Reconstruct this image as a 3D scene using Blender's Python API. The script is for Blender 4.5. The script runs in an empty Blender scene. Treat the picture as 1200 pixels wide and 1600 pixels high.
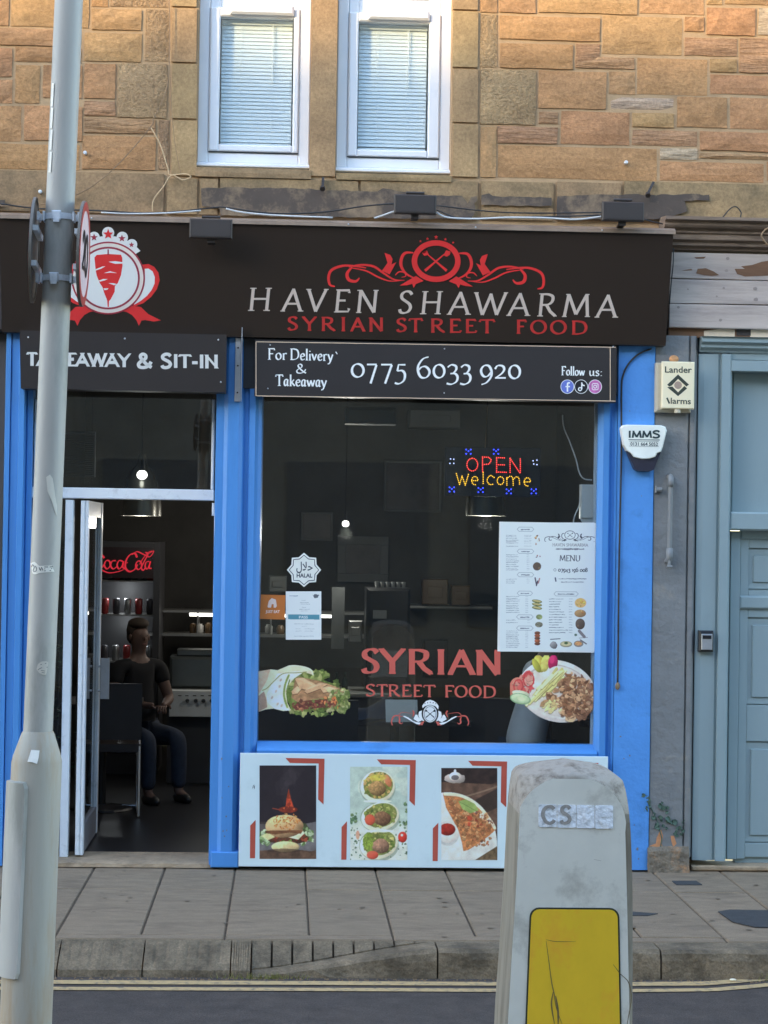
import bpy, bmesh, math, random
import numpy as np
from mathutils import Vector, Matrix
from mathutils.geometry import tessellate_polygon
SC = bpy.context.scene
COL = SC.collection
RNG = random.Random(7)
PI = math.pi

# ------------------------------------------------------------------ camera, sky, sun, exposure
F_PX = 3055.0
CAM_POS = Vector((0.0, -11.0, 1.87))
cam_d = bpy.data.cameras.new('camera'); cam = bpy.data.objects.new('camera', cam_d); COL.objects.link(cam)
cam_d.sensor_fit = 'VERTICAL'; cam_d.sensor_height = 24.0; cam_d.lens = 24.0 * F_PX / 1600.0
cam_d.clip_start = 0.1; cam_d.clip_end = 800.0
CAM_ROT = (Matrix.Rotation(math.radians(-2.85), 4, 'Z') @ Matrix.Rotation(math.radians(90.7), 4, 'X')
           @ Matrix.Rotation(math.radians(0.9), 4, 'Z'))
cam.matrix_world = Matrix.Translation(CAM_POS) @ CAM_ROT
SC.camera = cam

SUN_EL, SUN_AZ = math.radians(15.0), math.radians(48.0)      # azimuth: degrees left of straight-behind the camera
world = bpy.data.worlds.new('World'); SC.world = world; world.use_nodes = True
wn = world.node_tree; wn.nodes.clear()
sky = wn.nodes.new('ShaderNodeTexSky'); sky.sky_type = 'NISHITA'; sky.sun_disc = False
sky.sun_elevation = SUN_EL
sun_dir = Vector((-math.sin(SUN_AZ) * math.cos(SUN_EL), -math.cos(SUN_AZ) * math.cos(SUN_EL), math.sin(SUN_EL)))  # towards the sun
sky.sun_rotation = math.atan2(sun_dir.x, sun_dir.y)
sky.altitude = 20.0; sky.air_density = 1.0; sky.dust_density = 0.8; sky.ozone_density = 1.5
bg = wn.nodes.new('ShaderNodeBackground'); bg.inputs[1].default_value = 0.15
wo = wn.nodes.new('ShaderNodeOutputWorld')
wn.links.new(sky.outputs[0], bg.inputs[0]); wn.links.new(bg.outputs[0], wo.inputs[0])
sl = bpy.data.lights.new('sun', 'SUN'); sl.energy = 2.0; sl.angle = math.radians(0.9); sl.color = (0.32, 0.23, 0.105)
sun = bpy.data.objects.new('sun', sl); COL.objects.link(sun)
sun.rotation_euler = sun_dir.to_track_quat('Z', 'Y').to_euler(); sun.location = (0, -20, 30)
SC.view_settings.view_transform = 'Standard'; SC.view_settings.look = 'None'
SC.view_settings.gamma = 1.0; SC.view_settings.use_curve_mapping = False
SC.view_settings.exposure = 2.87
SC.cycles.max_bounces = 7; SC.cycles.transparent_max_bounces = 10
SC.cycles.use_denoising = True; SC.cycles.sample_clamp_indirect = 4.0

# ------------------------------------------------------------------ helpers
def ray(px, py):
    return (CAM_ROT.to_3x3() @ Vector(((px - 600.0) / F_PX, -(py - 800.0) / F_PX, -1.0)))
def at(px, py, Y=0.0):
    d = ray(px, py); t = (Y - CAM_POS.y) / d.y
    return CAM_POS + d * t
def atz(px, py, Z=0.0):
    d = ray(px, py); t = (Z - CAM_POS.z) / d.z
    return CAM_POS + d * t
def rect(x0, y0, x1, y1, Y):
    """pixel box -> world x0,x1,z0,z1 at depth Y"""
    ym, xm = (y0 + y1) / 2, (x0 + x1) / 2
    return at(x0, ym, Y).x, at(x1, ym, Y).x, at(xm, y1, Y).z, at(xm, y0, Y).z
class Plane:
    """a real flat surface given by a point and a normal (pointing to the street)"""
    def __init__(s, p, n): s.p = Vector(p); s.n = Vector(n).normalized()
    def __call__(s, px, py, off=0.0):
        d = ray(px, py); q = s.p + s.n * off
        t = (q - CAM_POS).dot(s.n) / d.dot(s.n)
        return CAM_POS + d * t
def lin(c):
    c = c / 255.0
    return c / 12.92 if c <= 0.04045 else ((c + 0.055) / 1.055) ** 2.4
ILL = (0.61, 0.76, 0.98)          # light that reaches the shaded facade: used to read a surface's own colour off the photograph
def alb(r, g, b, k=1.0):
    return tuple(max(0.002, min(0.9, lin(c) / i / k)) for c, i in zip((r, g, b), ILL))
def albh(r, g, b):      # the same for surfaces that face the sky
    return tuple(max(0.002, min(0.9, lin(c) / i)) for c, i in zip((r, g, b), (0.95, 1.32, 2.0)))
def alb_arr(rgb):
    c = np.clip(rgb, 0, 255) / 255.0
    l = np.where(c <= 0.04045, c / 12.92, ((c + 0.055) / 1.055) ** 2.4)
    return np.clip(l / np.array(ILL), 0.002, 0.85)

class MB:
    def __init__(s): s.v = []; s.f = []
    def add(s, vs, fs):
        n = len(s.v); s.v += [tuple(v) for v in vs]; s.f += [tuple(i + n for i in f) for f in fs]; return s
    def box(s, x0, x1, y0, y1, z0, z1):
        return s.add([(x0,y0,z0),(x1,y0,z0),(x1,y1,z0),(x0,y1,z0),(x0,y0,z1),(x1,y0,z1),(x1,y1,z1),(x0,y1,z1)],
                     [(3,2,1,0),(4,5,6,7),(0,1,5,4),(1,2,6,5),(2,3,7,6),(3,0,4,7)])
    def bbox(s, x0, x1, y0, y1, z0, z1, b=0.004):
        """box with chamfered vertical and horizontal front edges (front = -y)"""
        b = min(b, (x1-x0)*.3, (z1-z0)*.3, (y1-y0)*.5)
        return s.add([(x0,y1,z0),(x1,y1,z0),(x1,y1,z1),(x0,y1,z1),
                      (x0,y0+b,z0),(x1,y0+b,z0),(x1,y0+b,z1),(x0,y0+b,z1),
                      (x0+b,y0,z0+b),(x1-b,y0,z0+b),(x1-b,y0,z1-b),(x0+b,y0,z1-b)],
                     [(3,2,1,0),(8,9,10,11),(0,1,5,4),(1,2,6,5),(2,3,7,6),(3,0,4,7),(4,5,9,8),(5,6,10,9),(6,7,11,10),(7,4,8,11)])
    def prism_x(s, prof, x0, x1):
        """profile of (y,z) points swept along x"""
        n = len(prof)
        vs = [(x0, y, z) for y, z in prof] + [(x1, y, z) for y, z in prof]
        return s.add(vs, [(i, (i+1) % n, n + (i+1) % n, n + i) for i in range(n)] + [tuple(range(n))[::-1], tuple(range(n, 2*n))])
    def prism_z(s, prof, z0, z1):
        n = len(prof)
        vs = [(x, y, z0) for x, y in prof] + [(x, y, z1) for x, y in prof]
        return s.add(vs, [(i, (i+1) % n, n + (i+1) % n, n + i) for i in range(n)] + [tuple(range(n))[::-1], tuple(range(n, 2*n))])
    def cyl(s, p, q, r0, r1=None, n=14, cap=True):
        r1 = r0 if r1 is None else r1
        p, q = Vector(p), Vector(q); d = (q - p).normalized()
        a = d.orthogonal().normalized(); b = d.cross(a)
        vs = []
        for c, r in ((p, r0), (q, r1)):
            vs += [c + a * (r*math.cos(2*PI*i/n)) + b * (r*math.sin(2*PI*i/n)) for i in range(n)]
        fs = [(i, (i+1) % n, n + (i+1) % n, n + i) for i in range(n)]
        if cap: fs += [tuple(range(n))[::-1], tuple(range(n, 2*n))]
        return s.add(vs, fs)
    def lathe(s, c, prof, n=20, axis='z', close=False):
        """profile of (radius, height) about c"""
        vs, fs = [], []
        for r, h in prof:
            for i in range(n):
                a = 2*PI*i/n
                if axis == 'z': vs.append((c[0]+r*math.cos(a), c[1]+r*math.sin(a), c[2]+h))
                elif axis == 'y': vs.append((c[0]+r*math.cos(a), c[1]+h, c[2]+r*math.sin(a)))
                else: vs.append((c[0]+h, c[1]+r*math.cos(a), c[2]+r*math.sin(a)))
        for k in range(len(prof)-1):
            fs += [(k*n+i, k*n+(i+1) % n, (k+1)*n+(i+1) % n, (k+1)*n+i) for i in range(n)]
        if close: fs += [tuple(range(n))[::-1], tuple(range((len(prof)-1)*n, len(prof)*n))]
        return s.add(vs, fs)
    def tube(s, pts, r, n=7):
        pts = [Vector(p) for p in pts]; vs = []; fs = []
        up = Vector((0, 0, 1)); pa = None
        for i, p in enumerate(pts):
            d = (pts[min(i+1, len(pts)-1)] - pts[max(i-1, 0)]).normalized()
            a = d.cross(up) if pa is None else (pa - d * pa.dot(d))
            if a.length < 1e-4: a = d.orthogonal()
            a.normalize(); pa = a; b = d.cross(a)
            vs += [p + a*(r*math.cos(2*PI*k/n)) + b*(r*math.sin(2*PI*k/n)) for k in range(n)]
        for i in range(len(pts)-1):
            fs += [(i*n+k, i*n+(k+1) % n, (i+1)*n+(k+1) % n, (i+1)*n+k) for k in range(n)]
        fs += [tuple(range(n))[::-1], tuple(range((len(pts)-1)*n, len(pts)*n))]
        return s.add(vs, fs)
    def ball(s, c, rx, ry=None, rz=None, n=10, m=7):
        ry = rx if ry is None else ry; rz = rx if rz is None else rz
        vs = [(c[0], c[1], c[2]-rz)]; fs = []
        for j in range(1, m):
            t = PI*j/m
            for i in range(n):
                a = 2*PI*i/n
                vs.append((c[0]+rx*math.sin(t)*math.cos(a), c[1]+ry*math.sin(t)*math.sin(a), c[2]-rz*math.cos(t)))
        vs.append((c[0], c[1], c[2]+rz)); L = len(vs)-1
        for i in range(n):
            fs.append((0, 1+(i+1) % n, 1+i)); fs.append((L, 1+(m-2)*n+i, 1+(m-2)*n+(i+1) % n))
            for j in range(m-2): fs.append((1+j*n+i, 1+j*n+(i+1) % n, 1+(j+1)*n+(i+1) % n, 1+(j+1)*n+i))
        return s.add(vs, fs)
    def poly(s, pl, pts, off, thick=0.0):
        """filled outline given in photo pixels, lying on plane pl"""
        vs = [pl(x, y, off) for x, y in pts]
        tr = tessellate_polygon([[Vector((x, y, 0)) for x, y in pts]])
        out = []
        for t in tr:
            a, b, c = (vs[i] for i in t)
            out.append(t if (b-a).cross(c-a).dot(pl.n) > 0 else t[::-1])
        s.add(vs, out)
        if thick > 0:
            n = len(pts); vb = [v - pl.n * thick for v in vs]
            s.add(vs + vb, [(i, (i+1) % n, n+(i+1) % n, n+i) for i in range(n)])
        return s
    def xform(s, M):
        s.v = [tuple(M @ Vector(v)) for v in s.v]; return s

def mesh_of(name, mb):
    me = bpy.data.meshes.new(name); me.from_pydata([tuple(v) for v in mb.v], [], mb.f); me.update(); return me
def tag(o, label=None, cat=None, group=None, kind=None):
    if label: o['label'] = label
    if cat: o['category'] = cat
    if group: o['group'] = group
    if kind: o['kind'] = kind
    return o
def obj(name, mb, mat, parent=None, label=None, cat=None, group=None, kind=None, smooth=False, fixn=False):
    """links mb (world coordinates) as one object; its origin goes to the middle of its base"""
    V = np.array(mb.v, dtype=float); lo, hi = V.min(0), V.max(0)
    o0 = Vector(((lo[0]+hi[0])/2, (lo[1]+hi[1])/2, lo[2]))
    me = bpy.data.meshes.new(name)
    me.from_pydata([tuple(v) for v in (V - np.array(o0))], [], mb.f)
    for m in (mat if isinstance(mat, (list, tuple)) else [mat]): me.materials.append(m)
    if fixn:
        bm = bmesh.new(); bm.from_mesh(me); bmesh.ops.remove_doubles(bm, verts=bm.verts, dist=1e-5)
        bmesh.ops.recalc_face_normals(bm, faces=bm.faces); bm.to_mesh(me); bm.free()
    me.update()
    if smooth: me.shade_smooth()
    o = bpy.data.objects.new(name, me); COL.objects.link(o)
    if parent is not None:
        o.parent = parent; o.location = o0 - world_loc(parent)
    else: o.location = o0
    return tag(o, label, cat, group, kind)
def world_loc(o):
    l = o.location.copy()
    while o.parent: o = o.parent; l += o.location
    return l
def thing(name, label, cat, loc=(0, 0, 0), group=None, kind=None, parent=None):
    o = bpy.data.objects.new(name, None); COL.objects.link(o); o.empty_display_size = 0.1
    o.location = loc
    if parent: o.parent = parent; o.location = Vector(loc) - world_loc(parent)
    return tag(o, label, cat, group, kind)
def copy_tree(o, loc=None, parent=None, label=None):
    c = o.copy(); COL.objects.link(c)
    if parent: c.parent = parent
    if loc is not None: c.location = loc
    if label: c['label'] = label
    for ch in list(o.children): copy_tree(ch, None, c)
    return c

# ------------------------------------------------------------------ materials
MATS = {}
def _new(name):
    m = bpy.data.materials.new(name); m.use_nodes = True
    nt = m.node_tree; b = nt.nodes['Principled BSDF']; return m, nt, b
def paint(name, col, rough=0.5, var=0.12, scale=3.0, bump=0.1, bscale=60.0, metal=0.0, dirt=None, dirt_amt=0.0,
          dscale=2.0, rand=0.0, hue=0.0, stretch=(1, 1, 1), spec=0.5, coat=0.0, detail=6.0, bdist=0.004, speck=0.0, sscale=170.0):
    if name in MATS: return MATS[name]
    m, nt, b = _new(name); N = nt.nodes; L = nt.links
    geo = N.new('ShaderNodeNewGeometry'); mp = N.new('ShaderNodeMapping'); mp.inputs['Scale'].default_value = stretch
    L.new(geo.outputs['Position'], mp.inputs[0])
    n1 = N.new('ShaderNodeTexNoise'); n1.inputs['Scale'].default_value = scale; n1.inputs['Detail'].default_value = detail
    n1.inputs['Roughness'].default_value = 0.65
    L.new(mp.outputs[0], n1.inputs['Vector'])
    mr = N.new('ShaderNodeMapRange'); mr.inputs['From Min'].default_value = 0.3; mr.inputs['From Max'].default_value = 0.7
    mr.inputs['To Min'].default_value = 1 - var; mr.inputs['To Max'].default_value = 1 + var
    L.new(n1.outputs[0], mr.inputs[0])
    vm = N.new('ShaderNodeVectorMath'); vm.operation = 'SCALE'; vm.inputs[0].default_value = col
    L.new(mr.outputs[0], vm.inputs['Scale']); cur = vm.outputs[0]
    if rand or hue:
        oi = N.new('ShaderNodeObjectInfo')
        hs = N.new('ShaderNodeHueSaturation')
        r1 = N.new('ShaderNodeMapRange'); r1.inputs['To Min'].default_value = 1 - rand; r1.inputs['To Max'].default_value = 1 + rand
        L.new(oi.outputs['Random'], r1.inputs[0]); L.new(r1.outputs[0], hs.inputs['Value'])
        wn_ = N.new('ShaderNodeTexWhiteNoise'); wn_.noise_dimensions = '1D'; L.new(oi.outputs['Random'], wn_.inputs['W'])
        r2 = N.new('ShaderNodeMapRange'); r2.inputs['To Min'].default_value = 0.5 - hue; r2.inputs['To Max'].default_value = 0.5 + hue
        L.new(wn_.outputs[0], r2.inputs[0]); L.new(r2.outputs[0], hs.inputs['Hue'])
        r3 = N.new('ShaderNodeMapRange'); r3.inputs['To Min'].default_value = 1 - hue * 8; r3.inputs['To Max'].default_value = 1 + hue * 6
        L.new(wn_.outputs[0], r3.inputs[0]); L.new(r3.outputs[0], hs.inputs['Saturation'])
        L.new(cur, hs.inputs['Color']); cur = hs.outputs[0]
    if speck:
        n6 = N.new('ShaderNodeTexNoise'); n6.inputs['Scale'].default_value = sscale; n6.inputs['Detail'].default_value = 3; L.new(geo.outputs['Position'], n6.inputs['Vector'])
        r6 = N.new('ShaderNodeMapRange'); r6.inputs['From Min'].default_value = .32; r6.inputs['From Max'].default_value = .68; r6.inputs['To Min'].default_value = 1-speck; r6.inputs['To Max'].default_value = 1+speck
        L.new(n6.outputs[0], r6.inputs[0]); v6 = N.new('ShaderNodeVectorMath'); v6.operation = 'SCALE'; L.new(cur, v6.inputs[0]); L.new(r6.outputs[0], v6.inputs['Scale']); cur = v6.outputs[0]
    if dirt is not None:
        n2 = N.new('ShaderNodeTexNoise'); n2.inputs['Scale'].default_value = dscale; n2.inputs['Detail'].default_value = 8
        n2.inputs['Roughness'].default_value = 0.7; L.new(mp.outputs[0], n2.inputs['Vector'])
        m2 = N.new('ShaderNodeMapRange'); m2.inputs['From Min'].default_value = 0.62 - dirt_amt * 0.3
        m2.inputs['From Max'].default_value = 0.72 - dirt_amt * 0.15; m2.inputs['To Max'].default_value = min(1, .35 + dirt_amt)
        L.new(n2.outputs[0], m2.inputs[0])
        mx = N.new('ShaderNodeMix'); mx.data_type = 'RGBA'; mx.inputs['B'].default_value = (*dirt, 1)
        L.new(m2.outputs[0], mx.inputs['Factor']); L.new(cur, mx.inputs['A']); cur = mx.outputs['Result']
    L.new(cur, b.inputs['Base Color'])
    b.inputs['Roughness'].default_value = rough; b.inputs['Metallic'].default_value = metal
    b.inputs['Specular IOR Level'].default_value = spec; b.inputs['Coat Weight'].default_value = coat
    if bump:
        n3 = N.new('ShaderNodeTexNoise'); n3.inputs['Scale'].default_value = bscale; n3.inputs['Detail'].default_value = 5
        L.new(mp.outputs[0], n3.inputs['Vector'])
        bp = N.new('ShaderNodeBump'); bp.inputs['Strength'].default_value = min(1, bump); bp.inputs['Distance'].default_value = bdist
        L.new(n3.outputs[0], bp.inputs['Height']); L.new(bp.outputs[0], b.inputs['Normal'])
    MATS[name] = m; return m
def emis(name, col, strength):
    if name in MATS: return MATS[name]
    m, nt, b = _new(name)
    b.inputs['Base Color'].default_value = (*[c * .3 for c in col], 1)
    b.inputs['Emission Color'].default_value = (*col, 1); b.inputs['Emission Strength'].default_value = strength
    MATS[name] = m; return m
def glass(name, tint=(1, 1, 1), rough=0.0, ior=1.5, refl=1.0):
    if name in MATS: return MATS[name]
    m = bpy.data.materials.new(name); m.use_nodes = True; nt = m.node_tree; nt.nodes.clear(); N = nt.nodes; L = nt.links
    o = N.new('ShaderNodeOutputMaterial'); mx = N.new('ShaderNodeMixShader'); tr = N.new('ShaderNodeBsdfTransparent')
    gl = N.new('ShaderNodeBsdfGlossy'); ge = N.new('ShaderNodeNewGeometry'); dt = N.new('ShaderNodeVectorMath'); dt.operation = 'DOT_PRODUCT'
    L.new(ge.outputs['Incoming'], dt.inputs[0]); L.new(ge.outputs['Normal'], dt.inputs[1])
    def mth(op, a, v=None):
        q = N.new('ShaderNodeMath'); q.operation = op
        if op == 'SUBTRACT': q.inputs[0].default_value = 1.0; L.new(a, q.inputs[1])
        else:
            L.new(a, q.inputs[0])
            if v is not None: q.inputs[1].default_value = v
        return q.outputs[0]
    f5 = mth('POWER', mth('SUBTRACT', mth('ABSOLUTE', dt.outputs['Value'])), 5.0)      # Schlick reflectance, equal from both sides
    fr = N.new('ShaderNodeMapRange'); fr.inputs['To Min'].default_value = 0.045; L.new(f5, fr.inputs[0])
    tr.inputs[0].default_value = (*tint, 1); gl.inputs['Roughness'].default_value = rough
    mu = N.new('ShaderNodeMath'); mu.operation = 'MULTIPLY'; mu.inputs[1].default_value = refl
    L.new(fr.outputs[0], mu.inputs[0]); L.new(mu.outputs[0], mx.inputs[0])
    L.new(tr.outputs[0], mx.inputs[1]); L.new(gl.outputs[0], mx.inputs[2]); L.new(mx.outputs[0], o.inputs[0])
    MATS[name] = m; return m
def stone_mat(name, col, style, col2=None, rand=0.07, hue=0.006):
    """rock-faced sandstone: per-block tint, veins of colour, chiselled or bedded relief"""
    if name in MATS: return MATS[name]
    m, nt, b = _new(name); N = nt.nodes; L = nt.links
    geo = N.new('ShaderNodeNewGeometry'); oi = N.new('ShaderNodeObjectInfo')
    off = N.new('ShaderNodeVectorMath'); off.operation = 'SCALE'; off.inputs[0].default_value = (31, 17, 23)
    L.new(oi.outputs['Random'], off.inputs['Scale'])
    ad = N.new('ShaderNodeVectorMath'); L.new(geo.outputs['Position'], ad.inputs[0]); L.new(off.outputs[0], ad.inputs[1])
    mp = N.new('ShaderNodeMapping'); L.new(ad.outputs[0], mp.inputs[0])
    mp.inputs['Scale'].default_value = {'bed': (1.0, 1, 7.0), 'rock': (1.0, 1, 1.7), 'pit': (1, 1, 1), 'smooth': (1, 1, 1)}[style]
    mp.inputs['Rotation'].default_value = (0, {'rock': 0.35}.get(style, 0.0), 0)
    n1 = N.new('ShaderNodeTexNoise'); n1.inputs['Scale'].default_value = 4.0; n1.inputs['Detail'].default_value = 8; n1.inputs['Roughness'].default_value = .7
    L.new(mp.outputs[0], n1.inputs['Vector'])
    cr = N.new('ShaderNodeValToRGB'); c2 = col2 or tuple(c * .72 for c in col)
    cr.color_ramp.elements[0].position = .32; cr.color_ramp.elements[1].position = .68
    cr.color_ramp.elements[0].color = (*c2, 1); cr.color_ramp.elements[1].color = (*[min(.9, c * 1.12) for c in col], 1)
    L.new(n1.outputs[0], cr.inputs[0])
    hs = N.new('ShaderNodeHueSaturation'); L.new(cr.outputs[0], hs.inputs['Color'])
    r1 = N.new('ShaderNodeMapRange'); r1.inputs['To Min'].default_value = 1 - rand; r1.inputs['To Max'].default_value = 1 + rand
    L.new(oi.outputs['Random'], r1.inputs[0]); L.new(r1.outputs[0], hs.inputs['Value'])
    w = N.new('ShaderNodeTexWhiteNoise'); w.noise_dimensions = '1D'; L.new(oi.outputs['Random'], w.inputs['W'])
    r2 = N.new('ShaderNodeMapRange'); r2.inputs['To Min'].default_value = .5 - hue; r2.inputs['To Max'].default_value = .5 + hue
    L.new(w.outputs[0], r2.inputs[0]); L.new(r2.outputs[0], hs.inputs['Hue'])
    # dark soot specks
    n4 = N.new('ShaderNodeTexNoise'); n4.inputs['Scale'].default_value = 55; n4.inputs['Detail'].default_value = 8; n4.inputs['Roughness'].default_value = .75; L.new(ad.outputs[0], n4.inputs['Vector'])
    m4 = N.new('ShaderNodeMapRange'); m4.inputs['From Min'].default_value = .3; m4.inputs['From Max'].default_value = .7
    m4.inputs['To Min'].default_value = .66; m4.inputs['To Max'].default_value = 1.22; L.new(n4.outputs[0], m4.inputs[0])
    sc = N.new('ShaderNodeVectorMath'); sc.operation = 'SCALE'; L.new(hs.outputs[0], sc.inputs[0]); L.new(m4.outputs[0], sc.inputs['Scale'])
    L.new(sc.outputs[0], b.inputs['Base Color']); b.inputs['Roughness'].default_value = .92; b.inputs['Specular IOR Level'].default_value = .2
    # relief
    n3 = N.new('ShaderNodeTexNoise'); n3.inputs['Scale'].default_value = {'bed': 9, 'rock': 11, 'pit': 55, 'smooth': 14}[style]
    n3.inputs['Detail'].default_value = 7; n3.inputs['Roughness'].default_value = .6; L.new(mp.outputs[0], n3.inputs['Vector'])
    if style == 'rock':
        n3.inputs['Scale'].default_value = 13; n3.inputs['Detail'].default_value = 8; n3.inputs['Roughness'].default_value = .7; n3.inputs['Distortion'].default_value = .6
    bp = N.new('ShaderNodeBump'); bp.inputs['Strength'].default_value = {'bed': .8, 'rock': .75, 'pit': .9, 'smooth': .3}[style]
    bp.inputs['Distance'].default_value = {'bed': .02, 'rock': .014, 'pit': .022, 'smooth': .006}[style]
    L.new(n3.outputs[0], bp.inputs['Height'])
    b2 = N.new('ShaderNodeBump'); b2.inputs['Strength'].default_value = .4; b2.inputs['Distance'].default_value = .003
    n5 = N.new('ShaderNodeTexNoise'); n5.inputs['Scale'].default_value = 150; n5.inputs['Detail'].default_value = 3; L.new(ad.outputs[0], n5.inputs['Vector'])
    L.new(n5.outputs[0], b2.inputs['Height']); L.new(bp.outputs[0], b2.inputs['Normal']); L.new(b2.outputs[0], b.inputs['Normal'])
    MATS[name] = m; return m
def print_mat(name, rough=0.45):
    if name in MATS: return MATS[name]
    m, nt, b = _new(name)
    a = nt.nodes.new('ShaderNodeVertexColor'); a.layer_name = 'print'
    nt.links.new(a.outputs[0], b.inputs['Base Color']); b.inputs['Roughness'].default_value = rough
    MATS[name] = m; return m

# ------------------------------------------------------------------ pen-drawn lettering
def catmull(pts, n=6):
    if len(pts) < 3: return list(pts)
    P = [pts[0]] + list(pts) + [pts[-1]]; out = []
    closed = pts[0] == pts[-1]
    if closed: P = [pts[-2]] + list(pts) + [pts[1]]
    for i in range(1, len(P)-2):
        p0, p1, p2, p3 = P[i-1], P[i], P[i+1], P[i+2]
        for k in range(n):
            t = k / n
            out.append(tuple(.5*((2*b)+(-a+c)*t+(2*a-5*b+4*c-d)*t*t+(-a+3*b-3*c+d)*t**3) for a, b, c, d in zip(p0, p1, p2, p3)))
    out.append(tuple(pts[-1])); return out
def ribbon(pts, wf):
    """outline polygon of a pen stroke; wf(theta, t) gives its width"""
    L, R = [], []; n = len(pts); closed = n > 3 and math.dist(pts[0], pts[-1]) < 1e-6
    for i in range(n):
        if closed: a, b = pts[(i-1) % (n-1)], pts[(i+1) % (n-1)]
        else: a, b = pts[max(i-1, 0)], pts[min(i+1, n-1)]
        dx, dy = b[0]-a[0], b[1]-a[1]; l = math.hypot(dx, dy) or 1e-9
        w = wf(math.atan2(-dy, dx), i/(n-1)) / 2
        nx, ny = -dy/l*w, dx/l*w
        L.append((pts[i][0]+nx, pts[i][1]+ny)); R.append((pts[i][0]-nx, pts[i][1]-ny))
    return L, R
def nib(thick, thin, ang):
    return lambda th, t: thin + (thick-thin)*abs(math.sin(th-ang))
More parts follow.
